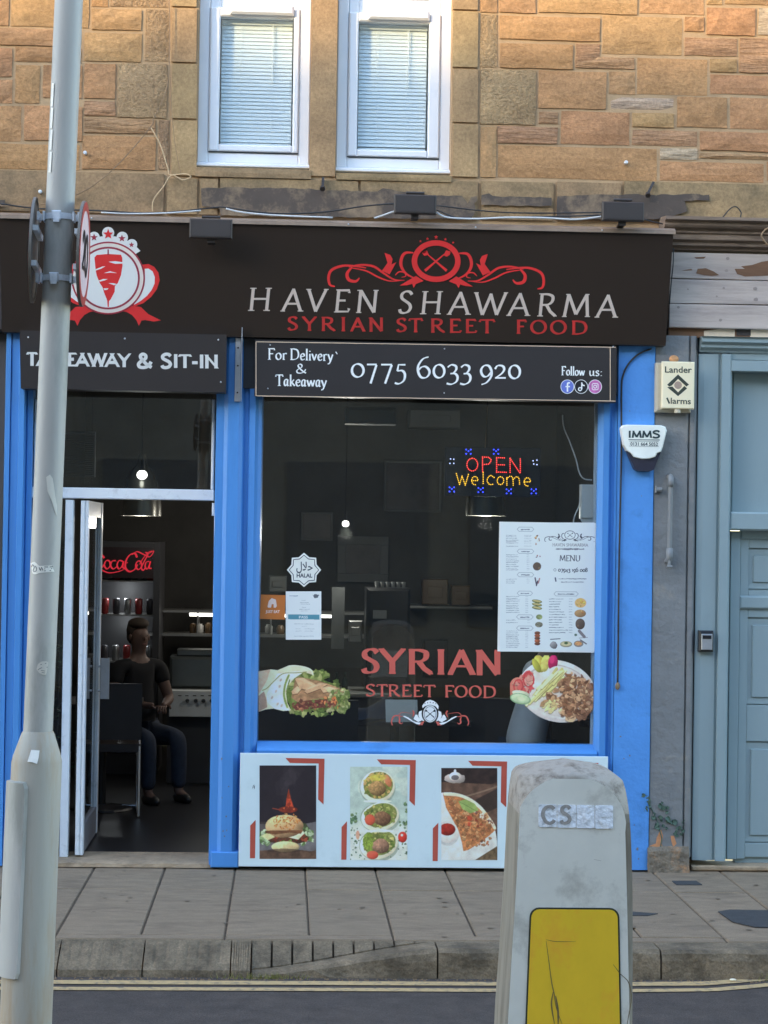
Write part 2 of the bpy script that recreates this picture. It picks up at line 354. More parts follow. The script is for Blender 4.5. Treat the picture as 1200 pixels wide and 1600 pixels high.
# strokes: ('L',pts...) straight, ('C',pts...) curved, ('s',x,y,half) serif.  y up, cap height 1
def O_(cx, cy, rx, ry): return ('C',) + tuple((cx+rx*math.sin(a), cy+ry*math.cos(a)) for a in [i*PI/5 for i in range(11)])
G = {
'H': (.80, [('L',(.14,0),(.14,1)),('L',(.66,0),(.66,1)),('L',(.14,.52),(.66,.52)),('s',.14,0,.12),('s',.14,1,.12),('s',.66,0,.12),('s',.66,1,.12)]),
'A': (.78, [('L',(.08,0),(.40,1)),('L',(.38,1),(.70,0)),('L',(.19,.33),(.59,.33)),('s',.08,0,.09),('s',.70,0,.11)]),
'V': (.76, [('L',(.07,1),(.40,0)),('L',(.39,0),(.70,1)),('s',.07,1,.10),('s',.70,1,.09)]),
'E': (.60, [('L',(.14,0),(.14,1)),('L',(.14,.98),(.52,.98),(.52,.86)),('L',(.14,.52),(.42,.52)),('L',(.14,.02),(.55,.02),(.57,.16)),('s',.12,0,.08),('s',.12,1,.08)]),
'N': (.84, [('L',(.13,0),(.13,1)),('L',(.13,1),(.70,0)),('L',(.70,0),(.70,1)),('s',.13,0,.10),('s',.09,1,.09),('s',.70,1,.10)]),
'S': (.58, [('C',(.50,.84),(.40,.97),(.24,.98),(.11,.86),(.12,.68),(.27,.55),(.42,.43),(.49,.26),(.42,.08),(.26,.01),(.12,.05),(.07,.18))]),
'W': (1.1, [('L',(.06,1),(.33,0)),('L',(.33,0),(.56,.95)),('L',(.54,.95),(.80,0)),('L',(.80,0),(1.04,1)),('s',.06,1,.09),('s',1.04,1,.08)]),
'R': (.74, [('L',(.14,0),(.14,1)),('C',(.14,.98),(.36,.98),(.54,.88),(.54,.66),(.40,.52),(.15,.50)),('L',(.34,.50),(.50,.20),(.70,0)),('s',.14,0,.11),('s',.12,1,.09),('s',.70,0,.06)]),
'M': (.98, [('L',(.10,0),(.18,1)),('L',(.18,1),(.48,.10)),('L',(.48,.10),(.78,1)),('L',(.78,1),(.87,0)),('s',.10,0,.09),('s',.87,0,.10),('s',.15,1,.07),('s',.81,1,.07)]),
'Y': (.74, [('L',(.07,1),(.37,.48)),('L',(.37,.48),(.67,1)),('L',(.37,0),(.37,.50)),('s',.07,1,.10),('s',.67,1,.09),('s',.37,0,.12)]),
'I': (.30, [('L',(.15,0),(.15,1)),('s',.15,0,.12),('s',.15,1,.12)]),
'T': (.68, [('L',(.34,0),(.34,1)),('L',(.05,.82),(.06,.98),(.62,.98),(.63,.82)),('s',.34,0,.12)]),
'F': (.56, [('L',(.14,0),(.14,1)),('L',(.14,.98),(.50,.98),(.51,.84)),('L',(.14,.52),(.42,.52)),('s',.14,0,.12),('s',.12,1,.08)]),
'O': (.86, [O_(.43,.5,.35,.49)]),
'D': (.82, [('L',(.14,0),(.14,1)),('C',(.12,.98),(.36,.98),(.62,.86),(.72,.5),(.62,.15),(.36,.02),(.12,.02)),('s',.10,0,.07),('s',.10,1,.07)]),
'U': (.80, [('C',(.14,1),(.14,.4),(.18,.12),(.38,.01),(.58,.10),(.66,.35),(.66,1)),('s',.14,1,.1),('s',.66,1,.1)]),
'C': (.74, [('C',(.66,.82),(.52,.97),(.32,.96),(.12,.76),(.08,.45),(.22,.12),(.42,.01),(.60,.08),(.68,.2))]),
'G': (.80, [('C',(.66,.84),(.50,.98),(.30,.95),(.12,.74),(.08,.45),(.22,.10),(.44,.01),(.66,.12)),('L',(.66,.05),(.66,.45),(.48,.45))]),
'K': (.74, [('L',(.14,0),(.14,1)),('L',(.62,1),(.16,.48)),('L',(.25,.55),(.68,0))]),
'L': (.56, [('L',(.14,1),(.14,0)),('L',(.12,.02),(.52,.02))]),
'P': (.66, [('L',(.14,0),(.14,1)),('C',(.14,.98),(.40,.98),(.56,.86),(.56,.66),(.40,.50),(.14,.48))]),
'o': (.50, [O_(.25,.29,.18,.29)]),
'r': (.40, [('L',(.12,0),(.12,.58)),('C',(.12,.42),(.22,.56),(.36,.54)),('s',.14,0,.09)]),
'e': (.46, [('C',(.09,.30),(.36,.36),(.36,.50),(.24,.59),(.11,.46),(.08,.26),(.16,.04),(.30,.02),(.41,.11))]),
'l': (.26, [('L',(.13,0),(.13,1.05)),('s',.13,0,.09)]),
'i': (.26, [('L',(.13,0),(.13,.58)),('L',(.13,.78),(.13,.86)),('s',.13,0,.09)]),
'v': (.48, [('L',(.06,.58),(.24,0)),('L',(.23,0),(.42,.58)),('s',.06,.58,.06)]),
'y': (.50, [('L',(.06,.58),(.25,0)),('C',(.44,.58),(.26,.0),(.14,-.26),(.02,-.27)),('s',.06,.58,.06)]),
'a': (.48, [('C',(.34,.56),(.18,.58),(.08,.36),(.10,.10),(.20,.02),(.34,.22)),('C',(.36,.58),(.33,.2),(.36,.02),(.46,.05))]),
'k': (.50, [('L',(.12,0),(.12,1.05)),('L',(.40,.58),(.14,.28)),('L',(.20,.34),(.46,0)),('s',.12,0,.08)]),
'w': (.72, [('L',(.05,.58),(.21,0)),('L',(.21,0),(.36,.55)),('L',(.35,.55),(.51,0)),('L',(.51,0),(.66,.58))]),
'u': (.52, [('C',(.10,.58),(.10,.15),(.20,.0),(.38,.16)),('L',(.38,.58),(.38,.05),(.47,0))]),
's': (.38, [('C',(.31,.50),(.20,.59),(.09,.50),(.12,.38),(.28,.22),(.28,.06),(.15,.0),(.05,.08))]),
'c': (.44, [('C',(.37,.50),(.24,.59),(.10,.44),(.08,.22),(.18,.02),(.37,.09))]),
'm': (.78, [('L',(.10,0),(.10,.58)),('C',(.10,.42),(.22,.58),(.36,.50),(.37,0)),('C',(.37,.42),(.50,.58),(.63,.50),(.65,0))]),
'n': (.52, [('L',(.10,0),(.10,.58)),('C',(.10,.42),(.24,.58),(.38,.50),(.40,0))]),
'd': (.50, [('C',(.36,.54),(.18,.58),(.08,.36),(.10,.10),(.20,.0),(.36,.18)),('L',(.37,1),(.37,0))]),
':': (.26, [('L',(.12,.06),(.13,.0)),('L',(.12,.50),(.13,.44))]),
'&': (.78, [('C',(.72,.42),(.58,.12),(.36,.0),(.14,.04),(.08,.24),(.20,.44),(.42,.64),(.44,.86),(.30,.97),(.18,.84),(.24,.60),(.50,.22),(.74,.0))]),
'0': (.58, [O_(.29,.31,.22,.31)]),
'7': (.52, [('L',(.04,.60),(.48,.60)),('L',(.47,.58),(.20,-.30))]),
'5': (.48, [('L',(.42,.60),(.16,.60),(.12,.30)),('C',(.12,.30),(.30,.32),(.40,.14),(.36,-.14),(.18,-.30),(.02,-.26))]),
'6': (.54, [('C',(.44,.98),(.24,.88),(.08,.56),(.08,.26),(.18,.02),(.34,.0),(.46,.16),(.46,.36),(.34,.52),(.20,.50),(.09,.36))]),
'3': (.48, [('C',(.06,.50),(.20,.62),(.36,.56),(.38,.40),(.28,.24),(.16,.20)),('C',(.16,.20),(.34,.20),(.43,.04),(.38,-.18),(.20,-.30),(.02,-.26))]),
'9': (.54, [('C',(.08,-.30),(.28,-.20),(.45,.08),(.46,.36),(.36,.58),(.20,.60),(.08,.44),(.08,.24),(.18,.08),(.32,.10),(.45,.28))]),
'2': (.50, [('C',(.06,.44),(.16,.60),(.34,.58),(.40,.42),(.30,.22),(.08,.02)),('L',(.06,.02),(.46,.02))]),
'1': (.34, [('L',(.06,.5),(.18,.6)),('L',(.18,.6),(.18,0))]),
'4': (.52, [('L',(.36,-.28),(.36,.6)),('L',(.36,.6),(.04,.0),(.48,.0))]),
'-': (.40, [('L',(.04,.40),(.36,.40))]),
'8': (.52, [O_(.26,.72,.17,.22), O_(.26,.25,.20,.25)]),
}
def glyph(ch, x, yb, w, h, pen, serif=0.05, shear=0.0, sink=None):
    """strokes of ch with its left edge at x, baseline yb, drawn w wide and h (cap height) tall, in photo pixels"""
    adv, st = G[ch]; out = []
    sx = w / adv
    mp = lambda p: (x + p[0]*sx + shear*h*p[1], yb - p[1]*h)
    for s in st:
        if s[0] == 's' and serif <= 0: continue
        if s[0] == 's':
            a, b = mp((s[1]-1.2*s[3]*min(1, h/sx), s[2])), mp((s[1]+1.2*s[3]*min(1, h/sx), s[2]))
            out.append(ribbon([a, b], lambda th, t: serif*h))
        else:
            pts = [mp(p) for p in s[1:]]
            if s[0] == 'C': pts = catmull(pts, 5)
            if serif <= 0 and s[0] == 'L':      # sans: run past the line, then cut level
                for a_, b_ in ((0, 1), (-1, -2)):
                    p, q = pts[a_], pts[b_]; yy = (yb-p[1])/h
                    if (yy <= .02 or yy >= .98) and abs(p[1]-q[1]) > 1e-6: pts[a_] = (p[0]+(p[0]-q[0])*.14, p[1]+(p[1]-q[1])*.14)
                L_, R_ = ribbon(pts, pen); cl = lambda P: [(x, min(yb, max(yb-h, y))) for x, y in P]; out.append((cl(L_), cl(R_))); continue
            out.append(ribbon(pts, pen))
    return out
def strokes_to_mb(mb, pl, strokes, off0, step=0.00012, k0=0):
    for k, (L, R) in enumerate(strokes):
        off = off0 + step * ((k + k0) % 23)
        n = len(L); vs = [pl(*p, off) for p in L] + [pl(*p, off) for p in R]
        fs = []
        for i in range(n-1):
            f = (i, i+1, n+i+1, n+i); a, b, c = vs[f[0]], vs[f[1]], vs[f[2]]
            fs.append(f if (b-a).cross(c-a).dot(pl.n) > 0 else f[::-1])
        mb.add(vs, fs)
def word(s, x0, x1, yb0, yb1, h, thick, thin, ang=20, serif=.05, shear=0.0, gap=1.0):
    """a word spaced evenly between x0 and x1 on a baseline from yb0 to yb1"""
    tot = sum((G[c][0]*gap if c != ' ' else .35) for c in s); k = (x1-x0)/tot; x = x0; out = []
    for c in s:
        a = G[c][0] if c != ' ' else .35
        if c != ' ':
            yb = yb0 + (yb1-yb0)*((x-x0)/(x1-x0))
            out += glyph(c, x, yb, a*k, h, nib(thick, thin, math.radians(ang)), serif, shear)
            x += a*k*gap
        else: x += a*k
    return out
def lets(items, h, yb, thick, thin, ang=20, serif=.05, shear=0.0):
    """letters given as (char, x0, x1); yb(x) the baseline"""
    out = []
    for c, a, b in items: out += glyph(c, a, yb((a+b)/2), b-a, h, nib(thick, thin, math.radians(ang)), serif, shear)
    return out
def letter_parts(items, h, yb, thick, thin, ang, serif, shear, pl, off, mat, parent, name='letter'):
    for c, a, b in items:
        m = MB(); strokes_to_mb(m, pl, glyph(c, a, yb((a+b)/2), b-a, h, nib(thick, thin, math.radians(ang)), serif, shear), off); obj(name, m, mat, parent)
def btext(s, pl, x0, y0, x1, y1, cap, off, weight=0.0, mb=None, space=1.0):
    """sans lettering: baseline from (x0,y0) to (x1,y1) in pixels, capital height cap"""
    cu = bpy.data.curves.new('t', 'FONT'); cu.body = s; cu.offset = weight; cu.fill_mode = 'FRONT'; cu.resolution_u = 3; cu.space_character = space
    o = bpy.data.objects.new('t', cu); COL.objects.link(o)
    me = o.to_mesh(); V = [v.co.copy() for v in me.vertices]; Fc = [tuple(p.vertices) for p in me.polygons]; o.to_mesh_clear()
    bpy.data.objects.remove(o); bpy.data.curves.remove(cu)
    mb = mb or MB()
    if not V: return mb
    xa, xb = min(v.x for v in V), max(v.x for v in V)
    ch = 0.729
    vs = []
    for v in V:
        t = (v.x-xa)/(xb-xa); vs.append(pl(x0+(x1-x0)*t, y0+(y1-y0)*t - v.y/ch*cap, off))
    fs = []
    for f in Fc:
        a, b, c = (vs[i] for i in f[:3]); fs.append(f if (b-a).cross(c-a).dot(pl.n) > 0 else f[::-1])
    return mb.add(vs, fs)

# ------------------------------------------------------------------ printed pictures: a fine sheet whose vertices carry the inks
class Canvas:
    def __init__(s, x0, y0, x1, y1, k, bg=(255, 255, 255), seed=1, alpha=False):
        s.x0, s.y0, s.x1, s.y1, s.k = x0, y0, x1, y1, k
        s.w, s.h = int((x1-x0)*k)+1, int((y1-y0)*k)+1
        s.X, s.Y = np.meshgrid(np.linspace(x0, x1, s.w), np.linspace(y0, y1, s.h))
        s.c = np.zeros((s.h, s.w, 3)) + np.array(bg, float); s.a = np.zeros((s.h, s.w)) if alpha else None
        s.r = np.random.RandomState(seed)
    def noise(s, cell, octv=3, stretch=1.0):
        out = np.zeros((s.h, s.w)); amp = 1; tot = 0
        for _ in range(octv):
            gw, gh = max(2, int((s.x1-s.x0)/cell/stretch)+2), max(2, int((s.y1-s.y0)/cell)+2)
            g = s.r.rand(gh+1, gw+1)
            u = (s.X-s.x0)/(s.x1-s.x0)*(gw-1); v = (s.Y-s.y0)/(s.y1-s.y0)*(gh-1)
            iu, iv = u.astype(int), v.astype(int); fu, fv = u-iu, v-iv
            fu, fv = fu*fu*(3-2*fu), fv*fv*(3-2*fv)
            out += amp*((g[iv, iu]*(1-fu)+g[iv, iu+1]*fu)*(1-fv)+(g[iv+1, iu]*(1-fu)+g[iv+1, iu+1]*fu)*fv)
            tot += amp; amp *= .55; cell /= 2
        return out/tot
    def mask(s, pts):
        pts = np.array(pts, float); m = np.zeros((s.h, s.w), bool)
        xa, xb = pts[:, 0].min(), pts[:, 0].max(); ya, yb = pts[:, 1].min(), pts[:, 1].max()
        ia, ib = max(0, int((ya-s.y0)*s.k)-1), min(s.h, int((yb-s.y0)*s.k)+2); ja, jb = max(0, int((xa-s.x0)*s.k)-1), min(s.w, int((xb-s.x0)*s.k)+2)
        if ia >= ib or ja >= jb: return m
        X, Y = s.X[ia:ib, ja:jb], s.Y[ia:ib, ja:jb]; r = np.zeros(X.shape, bool)
        for i in range(len(pts)):
            x1, y1 = pts[i-1]; x2, y2 = pts[i]
            if y1 == y2: continue
            r ^= ((y1 > Y) != (y2 > Y)) & (X < (x2-x1)*(Y-y1)/(y2-y1)+x1)
        m[ia:ib, ja:jb] = r; return m
    def fill(s, m, col, a=1.0, var=0.0, cell=4, edge=None):
        col = np.array(col, float)
        c = np.zeros((s.h, s.w, 3)) + col
        if var: c = c * (1 + var*(s.noise(cell)-.5)*2)[..., None]
        A = (m*a)[..., None] if m.dtype == bool else (m*a)[..., None]
        s.c = s.c*(1-A)+c*A
        if s.a is not None: s.a = np.maximum(s.a, m*a)
    def poly(s, pts, col, a=1.0, var=0.0, cell=4): s.fill(s.mask(pts), col, a, var, cell)
    def ell(s, cx, cy, rx, ry, col, a=1.0, rot=0.0, var=0.0, cell=4, shade=0.0, rough=0.0):
        dx, dy = s.X-cx, s.Y-cy; ca, sa = math.cos(rot), math.sin(rot)
        u, v = (dx*ca+dy*sa)/rx, (-dx*sa+dy*ca)/ry; d = np.sqrt(u*u+v*v)
        if rough: d = d*(1+rough*(s.noise(max(rx, ry)*.5, 2)-.5)*2)
        m = d < 1
        if shade:
            k = 1 + shade*(-.5*u-.7*v)*.6 - shade*.5*np.clip(d-.6, 0, 1)
            c = np.array(col, float)*k[..., None]
            if var: c = c*(1+var*(s.noise(cell)-.5)*2)[..., None]
            A = (m*a)[..., None]; s.c = s.c*(1-A)+c*A
            if s.a is not None: s.a = np.maximum(s.a, m*a)
        else: s.fill(m, col, a, var, cell)
    def line(s, pts, w, col, a=1.0, smooth=False):
        if smooth: pts = catmull(pts, 5)
        for p, q in zip(pts[:-1], pts[1:]):
            dx, dy = q[0]-p[0], q[1]-p[1]; l = math.hypot(dx, dy)
            if l < 1e-6: continue
            x0_, x1_, y0_, y1_ = min(p[0], q[0])-w, max(p[0], q[0])+w, min(p[1], q[1])-w, max(p[1], q[1])+w
            ia, ib = max(0, int((y0_-s.y0)*s.k)), min(s.h, int((y1_-s.y0)*s.k)+2); ja, jb = max(0, int((x0_-s.x0)*s.k)), min(s.w, int((x1_-s.x0)*s.k)+2)
            if ia >= ib or ja >= jb: continue
            X, Y = s.X[ia:ib, ja:jb], s.Y[ia:ib, ja:jb]
            t = np.clip(((X-p[0])*dx+(Y-p[1])*dy)/(l*l), 0, 1)
            d = np.hypot(X-p[0]-t*dx, Y-p[1]-t*dy); m = np.clip((w/2-d)*s.k+.5, 0, 1)*a
            s.c[ia:ib, ja:jb] = s.c[ia:ib, ja:jb]*(1-m[..., None])+np.array(col, float)*m[..., None]
            if s.a is not None: s.a[ia:ib, ja:jb] = np.maximum(s.a[ia:ib, ja:jb], m)
    def scatter(s, inside, n, rr, cols, shade=.5, asp=(.5, 1.0), a=1.0, var=.2):
        """many small irregular lumps inside a test(x,y)"""
        k = 0; tries = 0
        while k < n and tries < n*30:
            tries += 1
            x, y = s.r.uniform(s.x0, s.x1), s.r.uniform(s.y0, s.y1)
            if not inside(x, y): continue
            r = s.r.uniform(*rr); c = cols[s.r.randint(len(cols))]; q = s.r.uniform(*asp); rot = s.r.uniform(0, PI); j = s.r.uniform(.85, 1.15)
            n_ = 9; pts = []
            for i in range(n_):
                t = 2*PI*i/n_; g = r*s.r.uniform(.5, 1.3)
                u, v = g*math.cos(t), g*q*math.sin(t); pts.append((x+u*math.cos(rot)-v*math.sin(rot), y+u*math.sin(rot)+v*math.cos(rot)))
            s.poly([(px_, py_+r*.22) for px_, py_ in pts], [v*.5 for v in c], a*.5)
            s.poly(pts, [v*j for v in c], a*.92)
            s.poly([(x+(px_-x)*.6-r*.15, y+(py_-y)*.5-r*.2) for px_, py_ in pts[:6]], [min(255, v*j*(1+shade*.3)) for v in c], a*.5)
            k += 1
    def strokes(s, st, col, a=1.0):
        for L, R in st: s.poly(L+R[::-1], col, a)
    def photo(s, grain=.05, blur=1):
        c = s.c.copy()
        for _ in range(blur):
            c = (c + np.roll(c, 1, 0) + np.roll(c, -1, 0) + np.roll(c, 1, 1) + np.roll(c, -1, 1))/5
        s.c[1:-1, 1:-1] = c[1:-1, 1:-1]
        s.c *= (1 + grain*(s.r.rand(s.h, s.w)-.5)*2)[..., None] * (1 + .10*(s.noise(9, 3)-.5)*2)[..., None]
    def to_obj(s, name, pl, off, mat, parent=None, cut=False, **kw):
        V = np.zeros((s.h*s.w, 3)); corner = [[pl(x, y, off) for x in (s.x0, s.x1)] for y in (s.y0, s.y1)]
        u = ((s.X-s.x0)/(s.x1-s.x0)).ravel()[:, None]; v = ((s.Y-s.y0)/(s.y1-s.y0)).ravel()[:, None]
        c = [[np.array(q) for q in r] for r in corner]
        V = (c[0][0]*(1-u)+c[0][1]*u)*(1-v)+(c[1][0]*(1-u)+c[1][1]*u)*v
        idx = np.arange(s.h*s.w).reshape(s.h, s.w)
        q = np.stack([idx[1:, :-1], idx[1:, 1:], idx[:-1, 1:], idx[:-1, :-1]], -1).reshape(-1, 4)
        if cut and s.a is not None:
            al = s.a.ravel(); keep = al[q].mean(1) > .5; q = q[keep]
            used = np.unique(q); remap = -np.ones(s.h*s.w, int); remap[used] = np.arange(len(used))
            V = V[used]; q = remap[q]; colr = alb_arr(s.c.reshape(-1, 3)[used])
        else: colr = alb_arr(s.c.reshape(-1, 3))
        o0 = np.array([V[:, 0].mean(), V[:, 1].mean(), V[:, 2].min()]); V = V-o0
        me = bpy.data.meshes.new(name); me.vertices.add(len(V)); me.vertices.foreach_set('co', V.ravel().astype(np.float32))
        me.loops.add(q.size); me.loops.foreach_set('vertex_index', q.ravel().astype(np.int32))
        me.polygons.add(len(q)); me.polygons.foreach_set('loop_start', (np.arange(len(q))*4).astype(np.int32))
        me.update(calc_edges=True)
        ca = me.color_attributes.new('print', 'FLOAT_COLOR', 'POINT')
        ca.data.foreach_set('color', np.concatenate([colr, np.ones((len(colr), 1))], 1).ravel().astype(np.float32))
        me.materials.append(mat)
        o = bpy.data.objects.new(name, me); COL.objects.link(o); o.location = o0
        if parent is not None: o.parent = parent; o.location = Vector(o0) - world_loc(parent)
        return tag(o, **kw)
# ================================================================== GROUND
m_asph = paint('asphalt', albh(72, 73, 79), .85, var=.28, scale=9, speck=.35, sscale=140, bump=.6, bscale=200, bdist=.005, dirt=albh(84, 84, 88), dirt_amt=.25, dscale=1.3)
m_slab = paint('concrete_paving', albh(136, 135, 131), .9, var=.16, scale=7, speck=.16, sscale=190, bump=.4, bscale=190, bdist=.002, rand=.06, dirt=albh(108, 106, 103), dirt_amt=.35, dscale=2.4, stretch=(1, 2.2, 1))
m_joint = paint('joint_grit', albh(84, 82, 77), .95, var=.3, scale=30, bump=.5)
m_kerb = paint('granite_kerb', albh(124, 124, 118), .85, var=.25, scale=14, speck=.25, sscale=130, bump=.7, bscale=45, bdist=.012, rand=.08, dirt=albh(78, 78, 72), dirt_amt=.55, dscale=5)
m_line = paint('road_line_paint', albh(192, 186, 158), .7, var=.12, scale=25, bump=.3, bscale=200, bdist=.002, dirt=(.10, .10, .10), dirt_amt=.4, dscale=24)
m_patch = paint('asphalt_patch', (.05, .048, .046), .9, var=.2, scale=20, bump=.4, bscale=240)

mb = MB(); gx = [-200, -12, -6, -3] + [(-3 + i*.25) for i in range(1, 32)] + [6, 12, 200]
mb.add([(-200, -200, -.13), (200, -200, -.13), (200, -2.14, -.13), (-200, -2.14, -.13)], [(0, 1, 2, 3)])
obj('road', mb, m_asph, kind='structure')
mb = MB().box(-30, 30, -1.93, 0.10, -.5, -.007).box(-30, 30, -2.13, -1.931, -.5, -.17); obj('pavement_base', mb, m_joint, kind='structure')

KY = -2.15           # kerb face
pav = thing('pavement', None, None, (0, -1.0, 0), kind='structure')
jx0 = atz(368, 1355, 0).x; jw = (atz(694, 1358, 0).x - atz(150, 1351, 0).x) / 5
rows = [(-1.94, -1.85), (-1.843, -.68), (-.674, .02)]
for k in range(-14, 20):
    xa = jx0 + k*jw; xb = xa + jw
    for r, (ya, yb) in enumerate(rows):
        dz = RNG.uniform(-.003, .003)
        if r == 0 and k % 2: continue
        w2 = xb if r else xb + jw
        m = MB(); g = .0032
        m.add([(xa+g, ya, -.04), (w2-g, ya, -.04), (w2-g, yb, -.04), (xa+g, yb, -.04),
               (xa+g, ya, -.008+dz), (w2-g, ya, -.008+dz), (w2-g, yb, -.008+dz), (xa+g, yb, -.008+dz),
               (xa+g+.006, ya+.004, dz), (w2-g-.006, ya+.004, dz), (w2-g-.006, yb-.004, dz), (xa+g+.006, yb-.004, dz)],
              [(8, 9, 10, 11), (0, 1, 5, 4), (1, 2, 6, 5), (2, 3, 7, 6), (3, 0, 4, 7), (4, 5, 9, 8), (5, 6, 10, 9), (6, 7, 11, 10), (7, 4, 8, 11)])
        obj('paving_slab', m, m_slab, pav)
# kerb: dropped at the left, rising through a long wedge stone, full height at the right
def kz(x):          # top of the kerb edge along the street
    a, b = atz(395, 1515, -.1).x, atz(690, 1480, 0).x
    t = max(0, min(1, (x-a)/(b-a))); return -.115 + .115*(t*t*(3-2*t)*.5 + t*.5)
kx = [-9, -5.2, -4.3, -3.4, -2.5, -1.86, atz(88, 1500, -.05).x, atz(222, 1500, -.05).x, atz(360, 1500, -.05).x, atz(392, 1500, -.05).x]
kxr = atz(690, 1500, 0).x
for xa, xb in zip(kx[:-1], kx[1:]):      # sloping slabs of the crossing
    m = MB(); g = .003; n = 32; vs = []
    for j, (y, z) in enumerate([(-1.95, -.003), (-1.99, -.016), (-2.09, -.062), (KY+.006, -.098), (KY-.004, -.16)]):
        for i in range(n+1):
            x = xa+g+(xb-xa-2*g)*i/n; vs.append((x, y+RNG.uniform(-.002, .002), z+RNG.uniform(-.0012, .0012)-(.0045 if i % 4 == 0 and 0 < i < n and j in (1, 2) else 0)))
    m.add(vs, [(a, a+1, a+n+2, a+n+1)[::-1] for j in range(4) for i in range(n) for a in [j*(n+1)+i]])
    obj('crossing_slab', m, m_kerb, pav)
# small paving blocks behind the wedge stone
bx0, bx1 = atz(392, 1490, -.03).x, kxr
nb = 9
for i in range(nb):
    xa, xb = bx0+(bx1-bx0)*i/nb+.005, bx0+(bx1-bx0)*(i+1)/nb-.005
    m = MB()
    wk = lambda x: KY+.05+(.145)*(x-bx0)/(bx1-bx0)+.003
    za, zb, ya, yb2 = min(-.006, kz(xa)*.9+.004), min(-.006, kz(xb)*.9+.004), wk(xa), wk(xb)
    m.add([(xa, -1.95, -.15), (xb, -1.95, -.15), (xb, yb2, -.15), (xa, ya, -.15), (xa, -1.95, -.004), (xb, -1.95, -.004), (xb, yb2, zb), (xa, ya, za)],
          [(4, 7, 6, 5), (0, 1, 5, 4), (1, 2, 6, 5), (2, 3, 7, 6), (3, 0, 4, 7)])
    obj('paving_block', m, m_kerb, pav)
m = MB(); m.add([(bx0, -1.945, -.2), (bx1, -1.945, -.2), (bx1, -2.10, -.2), (bx0, -2.10, -.2), (bx0, -1.945, -.02), (bx1, -1.945, -.02), (bx1, -2.06, -.13), (bx0, -2.06, -.14)], [(4, 7, 6, 5), (0, 1, 5, 4), (1, 2, 6, 5), (2, 3, 7, 6), (3, 0, 4, 7)])
obj('block_bed', m, m_joint, pav)
def kerbstone(xa, xb, wide0, wide1, rnd=.012, seed=0):
    r = random.Random(seed); n = 12; m = MB(); vs = []
    for i in range(n+1):
        t = i/n; x = xa+.004+(xb-xa-.008)*t; w = wide0+(wide1-wide0)*t; z = kz(x)
        j = lambda a=.004: r.uniform(-a, a)
        yb = KY + w
        vs += [(x, yb, -.16), (x, yb, z*.9-.002+j(.001)), (x, KY+.03, z+j(.003)), (x, KY+.008+j(.003), z-.014+j(.003)), (x, KY+j(.004), z-.045*(1 if z > -.08 else .2)), (x, KY-.004+j(.003), -.125), (x, KY-.006, -.16)]
    q = 7
    fs = [(i*q+k, i*q+k+1, (i+1)*q+k+1, (i+1)*q+k) for i in range(n) for k in range(q-1)]
    fs += [tuple(range(q))[::-1], tuple(n*q+k for k in range(q))]
    m.add(vs, fs); obj('kerbstone', m, m_kerb, pav, fixn=True)
kerbstone(kx[-1], kxr, .05, .195, seed=1)
xa = kxr
for i in range(11):
    xb = xa + (1.02, .74, .93, .88)[i % 4]; kerbstone(xa, xb, .195, .195, seed=i+3); xa = xb
# double yellow lines, worn pale, swinging towards the kerb at the right
lines = thing('road_marking', 'pair of worn pale yellow lines along the road beside the kerb', 'road marking', (0, -2.2, -.126))
def liney(x, base):
    a = atz(1040, 1540, -.13).x
    return base + (.20 * min(1, ((x-a)/.62))**1.6 if x > a else 0)
for base, wd in ((-2.262, .075), (-2.385, .062)):
    m = MB(); xs = np.concatenate([np.arange(-9, 1.9, .5), np.arange(1.9, 3.4, .06), np.arange(3.4, 9, .6)]); vs = []
    for x in xs:
        y = liney(x, base); vs += [(x, y-wd/2+RNG.uniform(-.003, .003), -.126), (x, y+wd/2+RNG.uniform(-.003, .003), -.126)]
    m.add(vs, [(2*i, 2*i+2, 2*i+3, 2*i+1) for i in range(len(xs)-1)])
    obj('painted_line', m, m_line, lines)
# covers and patches in the pavement
def flatpoly(pts, z=.006, th=.004):
    V = [atz(x, y, z) for x, y in pts]; m = MB(); n = len(V)
    c = sum(V, Vector())/n; a = (V[1]-V[0]).cross(V[2]-V[1]).z
    if a < 0: V = V[::-1]
    m.add(V, [tuple(range(n))]); m.add(V + [v - Vector((0, 0, th)) for v in V], [(i, n+i, n+(i+1) % n, (i+1) % n) for i in range(n)]); return m
obj('drain_cover', flatpoly([(1050, 1376), (1088, 1376), (1097, 1382), (1057, 1382)]), m_patch, label='small dark metal cover plate set in the paving below the grey pilaster', cat='drain cover')
obj('asphalt_patch', flatpoly([(1122, 1424), (1140, 1421), (1200, 1422), (1260, 1424), (1262, 1440), (1230, 1449), (1180, 1448), (1145, 1440)]), m_patch, label='dark rounded asphalt patch in the pavement before the grey door', cat='pavement patch')
obj('asphalt_patch', flatpoly([(940, 1424), (985, 1424), (1028, 1427), (1012, 1430), (985, 1430), (940, 1429)]), m_patch, label='thin dark asphalt patch in the paving just beside the bollard', cat='pavement patch')
m_gum = paint('old_gum', albh(114, 113, 110), .8, bump=0); rg = random.Random(21); gm = MB()
for _ in range(90):
    x, y, r = rg.uniform(-2.5, 4), rg.uniform(-1.9, -.08), rg.uniform(.006, .016)
    gm.add([(x+r*math.cos(t)*rg.uniform(.8, 1.2), y+r*math.sin(t)*rg.uniform(.8, 1.2), .0042) for t in [i*PI/4 for i in range(8)]], [tuple(range(8))])
obj('gum_spots', gm, m_gum, pav, kind='stuff')
gm = MB()
for _ in range(700):
    x, y, r = rg.uniform(-2.5, 4), KY-.012-abs(rg.gauss(0, .03)), rg.uniform(.0015, .005); gm.add([(x-r, y-r, -.13), (x+r, y-r, -.13), (x+r, y+r, -.13), (x-r, y+r, -.13), (x, y, -.13+r*1.3)], [(0, 1, 4), (1, 2, 4), (2, 3, 4), (3, 0, 4)])
